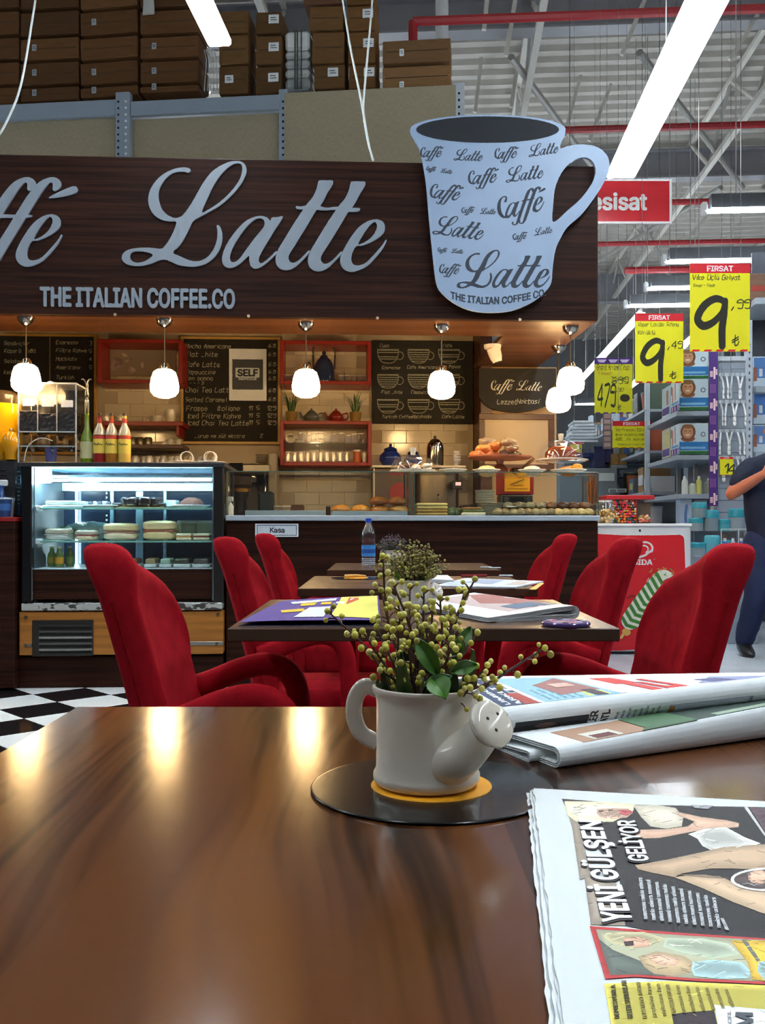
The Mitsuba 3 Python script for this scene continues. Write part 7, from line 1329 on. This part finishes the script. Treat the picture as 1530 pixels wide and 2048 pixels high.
def picbox(py0, py1, label, v0=VG + .02):
    t = thing('product_box', label, 'box', None); u0 = uc + .03; z0, z1 = sz_(py1, VG), sz_(py0, VG); w = .265; D = .34
    part(t, 'box', cbox(u0, u0 + w, v0, v0 + D, z0 + .002, z1, .002), 'satin', 'bccdd8', fr=S); h = z1 - z0
    F_ = lambda a, b, c, d, col, lift=1, nm='printed_field': part(t, nm, bx(u0 + a * w, u0 + b * w, v0 - .0007 * lift, v0, z0 + c * h, z0 + d * h), 'paper', col, fr=S)
    F_(.0, 1, .12, .4, '3478b8'); F_(.0, 1, .0, .1, '2f6a3c'); F_(.05, .9, .17, .24, '7fb4dc', 2); F_(0, .85, .4, .46, 'b4cfe0')
    hd = lambda x, y, rx, rz, col, lift: part(t, 'printed_face', upright(ext(affinity.scale(Point(0, 0).buffer(1, 12), rx * w, rz * h), .0006), u0 + x * w, v0 - .0006 * lift, z0 + y * h), 'paper', col, fr=S)
    hd(.3, .72, .26, .25, '6a4630', 1); hd(.3, .5, .24, .1, '8a5a40', 1); hd(.29, .71, .19, .21, 'c08a68', 2); hd(.29, .62, .09, .03, 'e0cdbc', 3); hd(.21, .75, .03, .015, '3a241a', 3); hd(.37, .75, .03, .015, '3a241a', 3); hd(.3, .9, .2, .07, '8a6240', 3); hd(.82, .64, .09, .08, '6a7c88', 1); hd(.82, .64, .05, .045, 'bccdd8', 2)
    G_ = lambda a, b, c, d, col, lift=1: part(t, 'printed_side', bx(u0 - .0007 * lift, u0, v0 + a * D, v0 + b * D, z0 + c * h, z0 + d * h), 'paper', col, fr=S)
    G_(.05, .95, .02, .22, '5a3f8a'); G_(.12, .2, .04, .2, 'd8b8c4', 2); G_(.45, .53, .04, .2, 'd8b8c4', 2); G_(.75, .83, .04, .2, 'd8b8c4', 2); G_(.4, .52, .4, .95, 'c08a78'); G_(.72, .84, .35, .85, 'b87a6a'); G_(.1, .9, .25, .33, '6a9ac8'); G_(.86, .95, .6, .9, '7a3a3c')
picbox(696, 757, 'topmost blue and white box with a smiling face, partly behind price boards'); picbox(757, 820, 'blue and white box with a smiling face, under the topmost one'); picbox(846, 908, 'blue and white box with a smiling face, alone on the lower board')
for k, (py0, py1, lab) in enumerate(((757, 820, 'second pale box behind the face box on the upper board'), (846, 908, 'second pale box behind the face box on the lower board'))):
    t = thing('product_box', lab, 'box'); z0, z1 = sz_(py1, VG), sz_(py0, VG); part(t, 'box', cbox(uc + .03, uc + .3, VG + .4, VG + .74, z0 + .002, z1, .002), 'satin', ['aebfca', 'b8b49a'][k], fr=S)
    part(t, 'printed_side', bx(uc + .0293, uc + .03, VG + .42, VG + .72, z0 + .02, z0 + .09), 'paper', '5a3f8a', fr=S); part(t, 'printed_side', bx(uc + .0293, uc + .03, VG + .46, VG + .54, z0 + .11, z0 + .25), 'paper', ['a8685a', 'c8b83a'][k], fr=S)
# bottles and jars on the third board
z3 = sz_(988, VG) + .001; zz = [('d3d8d4', .1, .17, .03), ('b9c0b0', .17, .12, .035), ('c9c86a', .23, .17, .025), ('7d8478', .33, .15, .05), ('aab4ba', .42, .13, .03), ('a3b0c4', .5, .16, .035), ('6a6e70', .6, .17, .055)]
for k, (c, du, h, r_) in enumerate(zz):
    t = thing('bottle', ['white flask', 'grey bottle', 'yellow bottle', 'grey round jar', 'small pale flask', 'bluish flask', 'dark grey jar'][k] + ' on the third board of the corner shelf', 'bottle'); c0 = (uc + du, VG + .1, z3)
    part(t, 'body', lathe([(0, 0), (r_, 0), (r_, h * .7), (r_ * .5, h * .85), (0, h * .86)], 18, c0), 'satin', c, fr=S, sm=40); part(t, 'cap', lathe([(r_ * .5, h * .85), (r_ * .45, h), (0, h)], 16, c0), 'satin', ['e0e4e6', '5a5a5a', 'e8e4c8', 'b0b4b0', 'd8dcde', 'd8dcde', '7a7c7c'][k], fr=S, sm=40)
one('product_card', cbox(uc + .38, uc + .7, VG + .3, VG + .31, z3, z3 + .28, .002), 'paper', 'a3b8cc', 'pale blue picture card behind the flasks on the third board', 'card', fr=S)
one('wall_bracket', tube(spline([(uc + .5, VG + .2, z3 + .2), (uc + .55, VG + .16, z3 + .24), (uc + .62, VG + .18, z3 + .22)], 5), .03, 8), 'leaf', '4c5a4c', 'dark green twisted hose piece on the third board', 'hose', sm=40, fr=S)
# shower sets on the fourth board
z4 = sz_(1052, VG) + .001
for k, (du, w, c) in enumerate(((.04, .11, 'a3b4cc'), (.17, .12, '8f9aa6'), (.32, .09, 'aab4ba'), (.44, .1, '8a5c48'))):
    t = thing('product_box', ['slim blue and white box', 'grey boxed shower set', 'narrow pale box', 'brownish box'][k] + ' on the fourth board of the corner shelf', 'box'); part(t, 'box', cbox(uc + du, uc + du + w, VG + .04, VG + .2, z4, z4 + .27 - .03 * k, .003), 'satin', c, fr=S)
    part(t, 'printed_shape', tube(spline([(uc + du + w * .5, VG + .036, z4 + .03), (uc + du + w * .45, VG + .034, z4 + .12), (uc + du + w * .55, VG + .034, z4 + .2)], 5), .012, 6), 'gloss', ['5a7ab0', 'c9d0d4', '7a8088', '3c2c28'][k], fr=S, sm=40)
# hook panel with hanging white hooks, purple strip and perforated post
VH = 8.6
t = thing('hook_panel', 'grey mesh end panel with a perforated post, rows of white hooks hanging on it', 'panel'); hp = t
(u0, zb), (u1, zt) = S.at(1437, 1060, VH), S.at(1492, 725, VH)
part(t, 'panel', cbox(u0, u1, VH, VH + .015, zb, zt, .002), 'satin', '8893a2', fr=S)
for k in range(14): z = zb + (zt - zb) * (k + .5) / 14; part(t, 'wire', bar((u0, VH - .004, z), (u1, VH - .004, z), .003), 'metal', '9aa4b0', fr=S)
post = part(t, 'post', sbx(1492, 1505, 640, 1090, VH - .02, VH + .04), 'satin', 'aab4c2', fr=S)
for k in range(24): u, z = S.at(1499, 690 + k * 14, VH - .02); part(post, 'slot', cbox(u - .007, u + .007, VH - .0215, VH - .018, z - .012, z + .012, .002), 'matte', '4a525c', fr=S)
part(t, 'top_board', sbx(1432, 1492, 712, 722, VH - .01, VH + .3), 'satin', 'b9c2cc', fr=S)
st_ = thing('purple_strip', 'purple promotional strip with pale pink marks, hanging beside the hooks', 'strip')
part(st_, 'strip', sbx(1418, 1436, 704, 1012, VH - .05, VH - .045, .001), 'satin', '4a2a78', fr=S)
for k in range(5):
    for j, (a, b, c, d) in enumerate(((1420, 1426, 4, 16), (1427, 1431, -4, 20), (1431.5, 1435, 0, 12))): part(st_, 'printed_mark', sbx(a, b, 738 + k * 63 + c, 738 + k * 63 + d, VH - .0512, VH - .05, .0003), 'satin', ['c9a8b8', 'dcc0cc', 'c9a8b8'][j], fr=S)
    for j in range(3): part(st_, 'printed_line', sbx(1421 + j * 4, 1423 + j * 4, 768 + k * 63, 786 + k * 63, VH - .0512, VH - .05, .0003), 'satin', '8a5a98', fr=S)
hook_m = None
for r_ in range(4):
    for c in range(5):
        u, z = S.at(1442 + c * 11, 752 + r_ * 54 + (r_ > 1) * 4, VH - .03); s_ = [1, .6, -.5, .8, -1][(c + r_) % 5]
        t = thing('white_hook', f'{ORD[c]} white hook from the left in the {["top", "second", "third", "lowest"][r_]} row of the mesh panel', 'hook', 'white hooks hanging on the mesh panel'); cmx = (c + 2 * r_) % 3
        part(t, 'arm', tube(spline([(u, VH - .03, z), (u + .012 * s_, VH - .035, z - .05), (u + .022 * s_, VH - .035, z - .11), (u + .018 * s_, VH - .035, z - .17), (u + .024 * s_, VH - .035, z - .2)], 4), .0085, 6), 'gloss', 'dfe4e8', fr=S, sm=40)
        part(t, 'bag_top', cbox(u - .02, u + .02, VH - .04, VH - .03, z - .005, z + .025, .003), 'gloss', 'b4bec8', fr=S); part(t, 'peg', bar((u, VH - .05, z + .018), (u, VH + .002, z + .018), .004), 'metal', 'b0b4b8', fr=S)
# shelf to the right of the post, blue boxes
g2 = thing('shop_shelf', 'grey steel shelf behind the walking man, blue picture boxes on it', 'shelf')
for py in (600, 775, 905, 1035): z = sz_(py, 8.9, 1520); part(g2, 'shelf_board', cbox(sx_(1504, 8.9), sx_(1700, 8.9), 8.8, 9.5, z - .06, z, .003), 'satin', 'a8b2bc', fr=S)
part(g2, 'back_panel', cbox(sx_(1504, 9.5), sx_(1720, 9.5), 9.5, 9.53, 0, 3.6, .003), 'satin', '3c4048', fr=S); part(g2, 'post', sbx(1640, 1655, 560, 1300, 8.8, 8.85), 'satin', 'a8b2bc', fr=S)
for k, (y0, y1, c) in enumerate(((706, 770, '5a86c0'), (786, 850, '4a78b8'), (842, 902, '6a8ac0'))):
    for j in range(2):
        t = thing('product_box', ['topmost', 'second', 'third'][k] + [' blue box with pale figures', ' blue box further right'][j] + ' on the shelf behind the walking man', 'box'); (a, b), (c_, d) = S.at(1507 + j * 62, y1, 8.86), S.at(1566 + j * 62, y0, 8.86)
        if k == 2: b = sz_(905, 8.86, 1520) + .002; d = b + .25
        if k < 2: b = sz_(775 if k == 0 else 905, 8.86, 1520) + (.002 if k == 0 else .26); d = b + .28
        part(t, 'box', cbox(a, c_, 8.86, 9.2, b, d, .003), 'satin', 'c3d0dc', fr=S); part(t, 'printed_field', bx(a + .005, c_ - .005, 8.8593, 8.86, b + (d - b) * .3, d - .01), 'paper', c, fr=S)
        part(t, 'printed_shape', bx(a + .05, a + .08, 8.8585, 8.8593, b + (d - b) * .35, b + (d - b) * .6), 'paper', 'd8dee4', fr=S); part(t, 'printed_shape', bx(a + .0, a + .03, 8.8585, 8.8593, b + (d - b) * .2, b + (d - b) * .65), 'paper', 'a86a58', fr=S)
for k in range(5):
    t = thing('cardboard_box', ['first', 'second', 'third', 'fourth', 'fifth'][k] + ' brown box from the left on top of the shelf behind the largest price board', 'box', 'brown boxes on the top of the right shelf'); a = sx_(1500, 9.0) + .42 * k - .1; z = sz_(600, 8.9, 1520) + .002
    part(t, 'carton', cbox(a, a + .4, 8.9, 9.4, z, z + .24, .005), 'card', ['8a6a58', '7d5a48', '94705a', '86604a', '8a6a58'][k], fr=S); part(t, 'sticker', bx(a + .08, a + .3, 8.898, 8.9, z + .08, z + .13), 'paper', ['b04a40', '9a8a80', 'b04a40', '9a8a80', 'a8a098'][k], fr=S)
# teal lidded containers, lower right
zq = [(1375, 1410, 1000, 1012, .0), (1387, 1412, 1031, 1062, .1), (1408, 1436, 1014, 1060, .05), (1438, 1459, 1036, 1058, .1), (1456, 1490, 1014, 1056, .05), (1382, 1410, 1086, 1112, .0), (1412, 1436, 1064, 1110, .0)]
one('display_table', cbox(sx_(1376, 8.2), sx_(1500, 8.2), 8.0, 8.7, .0, sz_(1112, 8.0), .004), 'satin', '8a95a2', fr=S, label='grey low display stand under the teal-lidded containers', cat='stand')
zst = sz_(1112, 8.0) + .001
one('display_table', cbox(sx_(1376, 8.3), sx_(1500, 8.3), 8.22, 8.7, zst, sz_(1062, 8.22), .004), 'glass', fr=S, label='clear upper step of the display stand with teal-lidded containers', cat='stand')
zs2 = sz_(1062, 8.22) + .001
for k, (px, up, w, h) in enumerate(((1396, 0, .062, .11), (1424, 0, .06, .17), (1392, 1, .06, .11), (1422, 1, .062, .18), (1448, 1, .05, .1), (1474, 1, .07, .19), (1450, 0, .05, .13), (1398, 2, .06, .13))):
    v = 8.1 if up == 0 else 8.3; c = (sx_(px, v), v, zst if up == 0 else zs2 + (.0 if up == 1 else .115)); t = thing('container', ['low teal-lidded container at the left of the stand front', 'tall teal container in the stand front', 'small teal-lidded jar at the left of the upper step', 'tall teal-lidded jar right of the small one on the upper step', 'low teal jar in the middle of the upper step', 'large teal-lidded jar nearest the walking man', 'clear jar with teal top at the right of the stand front', 'teal-topped jar stacked on the small one'][k], 'container')
    part(t, 'body', lathe([(0, 0), (w, 0), (w, h * .6), (0, h * .6)], 20, c), 'gloss', ['8fa0a8', '6ab0c0', '8a98a0', '7a8a94', '4a9aa8', '8a98a4', '8fa8b0', '7c9098'][k], fr=S, sm=40); part(t, 'lid', lathe([(w, h * .6), (w * 1.04, h * .62), (w * 1.04, h * .92), (w * .9, h), (0, h)], 20, c), 'satin', '2f93a6' if k != 1 else '58b4c4', fr=S, sm=40)
t = thing('acrylic_box', 'clear acrylic display box with blue bottles beside the walking man', 'display box'); (a, b), (c_, d) = S.at(1432, 1112, 7.9), S.at(1500, 1058, 7.9)
part(t, 'base', cbox(a, c_, 7.7, 7.95, 0, b, .004), 'satin', '97a2ae', fr=S)
for q in (a, (a + c_) / 2, c_): part(t, 'edge', bar((q, 7.75, b), (q, 7.75, d), .006), 'gloss', 'ccd4da', fr=S)
part(t, 'edge', bar((a, 7.75, d), (c_, 7.75, d), .006), 'gloss', 'ccd4da', fr=S)
for k in range(4): c0 = (a + .05 + k * .065, 7.83, b + .001); t2_ = thing('blue_bottle', ['first', 'second', 'third', 'fourth'][k] + ' blue bottle from the left in the acrylic display box', 'bottle'); part(t2_, 'body', lathe([(0, 0), (.028, 0), (.03, .09), (.012, .12), (0, .12)], 16, c0), 'gloss', ['3a5aa8', 'a8bcd4', '2f4f9c', '4a6ab8'][k], fr=S, sm=40); part(t2_, 'cap', lathe([(.012, .12), (.012, .145), (0, .145)], 12, c0), 'satin', 'd4dce4', fr=S, sm=40)
# the aisle further back: shelf bays with goods on them, on both sides
r6 = random.Random(8)
pal = ['8f9aa6', 'b4bcc4', '3c5a9c', '7a4a3c', 'c9cdd0', '5a6a5a', 'a8553c', '6a7a90', 'c2b87a', '2f343c', 'a07a4a']
paln = ['grey', 'pale grey', 'blue', 'brown', 'white', 'dull green', 'rust red', 'slate blue', 'straw yellow', 'black', 'tan']
def bay(u0, v0, v1, side, label, top=2.6, levels=(.35, .85, 1.3, 1.75, 2.2), seed=0):
    t = thing('shop_shelf', label, 'shelf'); r_ = random.Random(seed)
    for z in levels: part(t, 'shelf_board', cbox(u0, u0 + .5 * side, v0, v1, z - .03, z, .003), 'satin', 'a3adb8', fr=S)
    for v in (v0, v1 - .05): part(t, 'post', cbox(u0 + .02 * side, u0 + .07 * side, v, v + .05, 0, top, .003), 'satin', 'b9c4d0', fr=S); part(t, 'post', cbox(u0 + .44 * side, u0 + .49 * side, v, v + .05, 0, top, .003), 'satin', 'b9c4d0', fr=S)
    part(t, 'back_panel', cbox(u0 + .5 * side, u0 + .52 * side, v0, v1, 0, top, .003), 'satin', '7a828c', fr=S)
    k = 0
    lev = {z: n for z, n in zip(levels, ('lowest', 'second', 'third', 'fourth', 'top'))}
    for z in levels[1:]:
        v, n_in = v0 + .06, 0
        while v < v1 - .25:
            w = r_.uniform(.12, .3); h = r_.uniform(.14, .3); kind_ = r_.random()
            c1 = r_.choice(pal); nm_ = 'box' if kind_ < .6 else 'tub'
            b = thing('product_' + nm_, f'{paln[pal.index(c1)]} {nm_}, {ORD[n_in]} from the near end, {lev[z]} shelf of the {ORD[seed - 1]} far bay', nm_, 'shop articles on the far shelf bays'); n_in += 1
            if kind_ < .6: part(b, 'box', cbox(u0 + .05 * side, u0 + .35 * side, v, v + w, z + .001, z + h, .004), 'satin', c1, fr=S); part(b, 'printed_field', bx(u0 + .0495 * side, u0 + .05 * side, v + .02, v + w - .02, z + h * .3, z + h * .7), 'paper', r_.choice(pal), fr=S)
            else: q = min(w / 2, .11); c0 = (u0 + .16 * side, v + q, z + .001); part(b, 'tub', lathe([(0, 0), (q * .8, 0), (q, h), (0, h)], 16, c0), 'satin', c1, fr=S, sm=40); part(b, 'lid', lathe([(q * 1.03, h), (q * 1.03, h + .02), (0, h + .02)], 16, c0), 'satin', r_.choice(pal), fr=S, sm=40)
            v += w + r_.uniform(.02, .1); k += 1
bay(uc + .0, 10.5, 12.4, 1, 'first shelf bay behind the corner shelf along the aisle', seed=1); bay(uc + .0, 12.5, 14.6, 1, 'second shelf bay along the aisle, beyond the first', seed=2); bay(uc, 14.7, 17.5, 1, 'third shelf bay along the aisle, farthest in view', seed=3)
# white and blue things at the aisle's end, seen past the kiosk
t = thing('towel_stack', 'pile of folded white sheets beyond the right end of the kiosk', 'stack of sheets'); (a, b), (c_, d) = S.at(1134, 886, 12.6), S.at(1197, 840, 12.6)
for k in range(7): part(t, 'sheet', lumpy(cbox(a + .02 * (k % 2) + .012 * k, c_ - .01 * k, 12.6, 13.1, b + (d - b) * k / 7, b + (d - b) * (k + .92) / 7, .015).subdivide(), .006, 12, k), 'satin', ['ccd4da', 'b9c4cc', 'd6dde2'][k % 3], fr=S)
one('pallet_table', cbox(sx_(1128, 12.5), sx_(1220, 12.5), 12.45, 13.3, 0, b - .002), 'satin', '59626c', fr=S, label='grey stand under the pile of white sheets', cat='stand')
for k, (x0, x1, y0, y1, c) in enumerate(((1188, 1210, 893, 935, '2c3260'), (1203, 1224, 898, 925, '3a3f78'), (1150, 1186, 906, 914, '2c3c80'))):
    t = thing('crate', ['dark navy crate beyond the cake stand', 'blue-violet crate right of the navy one', 'flat blue crate below the small wide price board'][k], 'crate'); part(t, 'body', sbx(x0, x1, y0, y1, 11.9 + .05 * k, 12.3), 'satin', c, fr=S); part(t, 'rim', sbx(x0 - .5, x1 + .5, y0 - 1, y0 + 2, 11.88 + .05 * k, 12.32), 'satin', c, fr=S)
one('crate_shelf', cbox(sx_(1120, 11.8), sx_(1234, 11.8), 11.8, 12.4, 0, sz_(936, 11.8, 1200)), 'satin', '7d8894', fr=S, label='grey cabinet under the navy crates beyond the counter end', cat='cabinet')
t = thing('notice', 'white notice on the grey cabinet beyond the counter end', 'sign'); part(t, 'sheet', sbx(1198, 1229, 946, 962, 11.79, 11.798, .001), 'paper', 'd8e0e4', fr=S)
t = thing('notice', 'white framed label with two dark fields under the white notice', 'sign'); part(t, 'frame', sbx(1217, 1253, 977, 985, 11.788, 11.798, .001), 'paper', 'c3ccd2', fr=S); part(t, 'field', sbx(1220, 1232, 979, 984, 11.785, 11.788, .0005), 'paper', '7a848e', fr=S); part(t, 'field', sbx(1235, 1250, 979, 984, 11.785, 11.788, .0005), 'paper', '7a848e', fr=S)
t = thing('cardboard_box', 'tan cardboard box beyond the counter end, right of the navy crates', 'box'); part(t, 'carton', sbx(1224, 1254, 907, 929, 11.85, 12.2), 'card', 'a88452', fr=S); part(t, 'tape', sbx(1236, 1240, 907, 929, 11.848, 11.85, .0005), 'paper', '8a6a42', fr=S)
one('box_stand', cbox(sx_(1223, 11.85), sx_(1255, 11.85), 11.86, 12.3, sz_(936, 11.8, 1200) + .001, sz_(929, 11.85, 1240) - .001), 'satin', '8f9aa6', fr=S, label='grey step under the tan cardboard box', cat='stand')
t = thing('photo_strip', 'hanging strip of small pink product pictures beyond the crossed-out price board', 'strip'); part(t, 'strip', sbx(1206, 1223, 826, 898, 11.6, 11.605, .001), 'paper', '8a7684', fr=S)
for k in range(6): part(t, 'printed_photo', sbx(1208, 1221, 828 + k * 11.5, 836 + k * 11.5, 11.597, 11.6, .0003), 'paper', ['c2a0a0', 'cdb0aa'][k % 2], fr=S)
part(t, 'wire', bar((sx_(1214, 11.6), 11.602, sz_(826, 11.6, 1214)), (sx_(1214, 11.6), 11.602, 8.2), .004), 'metal', '888888', fr=S)
# far racks of brown goods, closing the view along the aisle
for k, (u0, u1, v, top) in enumerate(((2.4, 5.4, 22.5, 3.2), (-.6, 2.0, 24, 3.0), (5.8, 9.5, 24, 3.4), (9.8, 14, 26, 3.4))):
    t = thing('far_rack', ['brown-loaded rack across the far end of the aisle', 'far rack glimpsed beside the kiosk', 'far rack behind the corner shelf', 'farthest rack at the right'][k], 'rack')
    for z in (.1, .9, 1.7, 2.5): part(t, 'beam', cbox(u0, u1, v, v + .08, z - .08, z, .004), 'satin', '8a5a3c', fr=S)
    for q in np.linspace(u0, u1, 3): part(t, 'post', cbox(q - .05, q + .05, v, v + .1, 0, top, .004), 'satin', '6a7480', fr=S)
    for z in (.1, .9, 1.7, 2.5):
        u = u0 + .1
        while u < u1 - .5: w = r6.uniform(.4, .7); part(t, 'load', cbox(u, u + w, v + .1, v + .8, z, z + r6.uniform(.4, .7), .01), 'card', r6.choice(['6a5040', '7d6248', '8a7458', '5a463a', '9a8a70']), fr=S); u += w + .06

# ================= the walking man =================
import manifold3d as m3
def sph(p, r): return m3.Manifold.sphere(float(r), 20).translate([float(x) for x in p])
def limb(ch): return [m3.Manifold.batch_hull([sph(*a), sph(*b)]) for a, b in zip(ch, ch[1:])]
def fuse(lst, edge=.018, it=10, sm_=.5):
    b = m3.Manifold.batch_boolean(lst, m3.OpType.Add).refine_to_length(edge); q = b.to_mesh(); m = trimesh.Trimesh(q.vert_properties[:, :3], q.tri_verts); m.merge_vertices(); trimesh.smoothing.filter_taubin(m, sm_, -sm_ - .02, iterations=it); return m
pd = 6.75
J = lambda px, py, dd=0: P(px, py, pd + dd)
man = thing('person', 'walking man in a dark navy T-shirt and jeans at the right frame edge, forearm raised', 'person')
shR, shL, nk, hd_ = J(1500, 935), J(1612, 935), J(1556, 910), J(1557, 862)
elR, wrR, haR = J(1463, 988, -.02), J(1528, 948, -.2), J(1545, 938, -.24)
elL, wrL = J(1636, 1000, -.05), J(1580, 955, -.22)
hipR, knR, anR, hipL, knL, anL = J(1522, 1098), J(1512, 1195, -.03), J(1489, 1280, .12), J(1584, 1098), J(1578, 1200, -.1), J(1566, 1298, -.12)
arms = limb([(shR, .058), (elR, .044)]) + limb([(elR, .045), ((elR + wrR) / 2, .042), (wrR, .028)]) + limb([(shL, .058), (elL, .044), ((elL + wrL) / 2, .042), (wrL, .028)])
def hand_parts(w, d_, side):
    d_ = np.array(d_) / np.linalg.norm(d_); up = np.array([0, 0, 1.0]); s_ = np.cross(d_, up); s_ /= np.linalg.norm(s_); up = np.cross(s_, d_); out = limb([(w, .026), (w + d_ * .05 + up * .022, .019)]) + limb([(w, .026), (w + d_ * .05 - up * .022, .019)])
    for k in range(4):
        b = w + d_ * .075 + up * (.03 - .02 * k); l = (.9, 1.0, .95, .75)[k]; out += limb([(w + d_ * .04 + up * (.02 - .013 * k), .014), (b, .0095), (b + d_ * .03 * l - s_ * side * .012, .0085), (b + d_ * .042 * l - s_ * side * .032, .0075)])
    out += limb([(w + d_ * .015 + up * .02, .013), (w + d_ * .04 + up * .05 - s_ * side * .015, .010), (w + d_ * .07 + up * .052 - s_ * side * .02, .0085)]); return out
ch_, hp_ = (shR + shL) / 2, (hipR + hipL) / 2
torso = limb([(shR + (0.03, 0, -.01), .065), (shL + (-.03, 0, -.01), .065)]) + limb([(ch_ + (-.07, 0, -.1), .115), (hp_ + (-.055, 0, .14), .12), (hp_ + (-.05, 0, .02), .115)]) + limb([(ch_ + (.07, 0, -.1), .115), (hp_ + (.055, 0, .14), .12), (hp_ + (.05, 0, .02), .115)]) + [m3.Manifold.batch_hull([sph(ch_ + (-.08, 0, -.1), .11), sph(ch_ + (.08, 0, -.1), .11), sph(hp_ + (.05, 0, .1), .118), sph(hp_ + (-.05, 0, .1), .118)])]
headm = [m3.Manifold.batch_hull([sph(hd_ + (0, .015, .045), .088), sph(hd_ + (0, -.03, -.01), .07), sph(hd_ + (0, -.05, -.075), .04)])] + limb([(hd_ + (0, .01, -.06), .056), (nk + (0, .02, -.02), .062)]) + limb([(hd_ + (0, -.098, .01), .012), (hd_ + (0, -.118, -.028), .016)]) + limb([(hd_ + (-.03, -.085, -.06), .012), (hd_ + (.03, -.085, -.06), .012)]) + [sph(hd_ + (s_ * .082, .01, -.005), .026).scale([1, 1, 1]) for s_ in (-1, 1)]
legs = limb([(hipR, .09), (knR, .06), (anR, .042)]) + limb([(hipL, .09), (knL, .06), (anL, .042)])
part(man, 'body', fuse(arms + torso + headm + legs + hand_parts(wrR, haR - wrR, 1) + hand_parts(wrL, (-.3, -.15, .05), -1), .013, 8), 'skin', 'b06a52', sm=True)
slv = limb([(shR, .078), ((shR * .35 + elR * .65), .068)]) + limb([(shL, .078), ((shL * .35 + elL * .65), .068)])
tors2 = [m3.Manifold.batch_hull([sph(shR + (.02, 0, -.01), .082), sph(shL + (-.02, 0, -.01), .082), sph(nk + (0, .01, -.03), .07)]), m3.Manifold.batch_hull([sph(shR + (.03, 0, -.06), .095), sph(shL + (-.03, 0, -.06), .095), sph(hp_ + (-.06, 0, .1), .14), sph(hp_ + (.06, 0, .1), .14)]), m3.Manifold.batch_hull([sph(hp_ + (-.06, 0, .1), .14), sph(hp_ + (.06, 0, .1), .14), sph(hp_ + (-.06, 0, .0), .135), sph(hp_ + (.06, 0, .0), .135)])]
shirt = fuse(slv + tors2, .022, 8); shirt.vertices += (meshkit.fbm(shirt.vertices * 7, 3) - .5)[:, None] * shirt.vertex_normals * .03
part(man, 'shirt', shirt, 'matte', '1a2036', sm=True, label='dark navy T-shirt')
tr = fuse(limb([(hipR + (0, 0, .03), .125), (knR, .088), (anR + (0, 0, .0), .066)]) + limb([(hipL + (0, 0, .03), .125), (knL, .088), (anL, .066)]) + [m3.Manifold.batch_hull([sph(hipR + (0, 0, .06), .122), sph(hipL + (0, 0, .06), .122)])], .022, 8); tr.vertices += (meshkit.fbm(tr.vertices * 9, 3, 3) - .5)[:, None] * tr.vertex_normals * .025
part(man, 'jeans', tr, 'matte', '232c4c', sm=True, label='dark blue jeans')
for a, tip in ((anR, J(1494, 1309, .02)), (anL, J(1572, 1318, -.3))): part(man, 'shoe', fuse([m3.Manifold.batch_hull([sph(a + (0, .03, -.03), .05), sph(a + (0, .04, -.075 if a is anL else -.06), .042), sph(tip, .035), sph(tip + (.02, -.03, .0), .032)])], .02, 6), 'satin', '15161a', sm=True)
part(man, 'hair', fuse([m3.Manifold.batch_hull([sph(hd_ + (0, .035, .05), .082), sph(hd_ + (0, .05, .0), .07)])], .02, 4), 'matte', '6a4a40', sm=True, label='close-cropped hair')
for s_ in (-1, 1): part(man, 'eye', ball(.012, hd_ + (s_ * .032, -.088, .015), 2), 'gloss', '2a201c', sm=True)
one('mobile_phone', cbox(wrR[0] + .07, wrR[0] + .145, wrR[1] - .09, wrR[1] - .08, wrR[2] + .02, wrR[2] + .15, .004), 'gloss', '15171b', 'dark phone held in the raised hand of the walking man', 'phone')
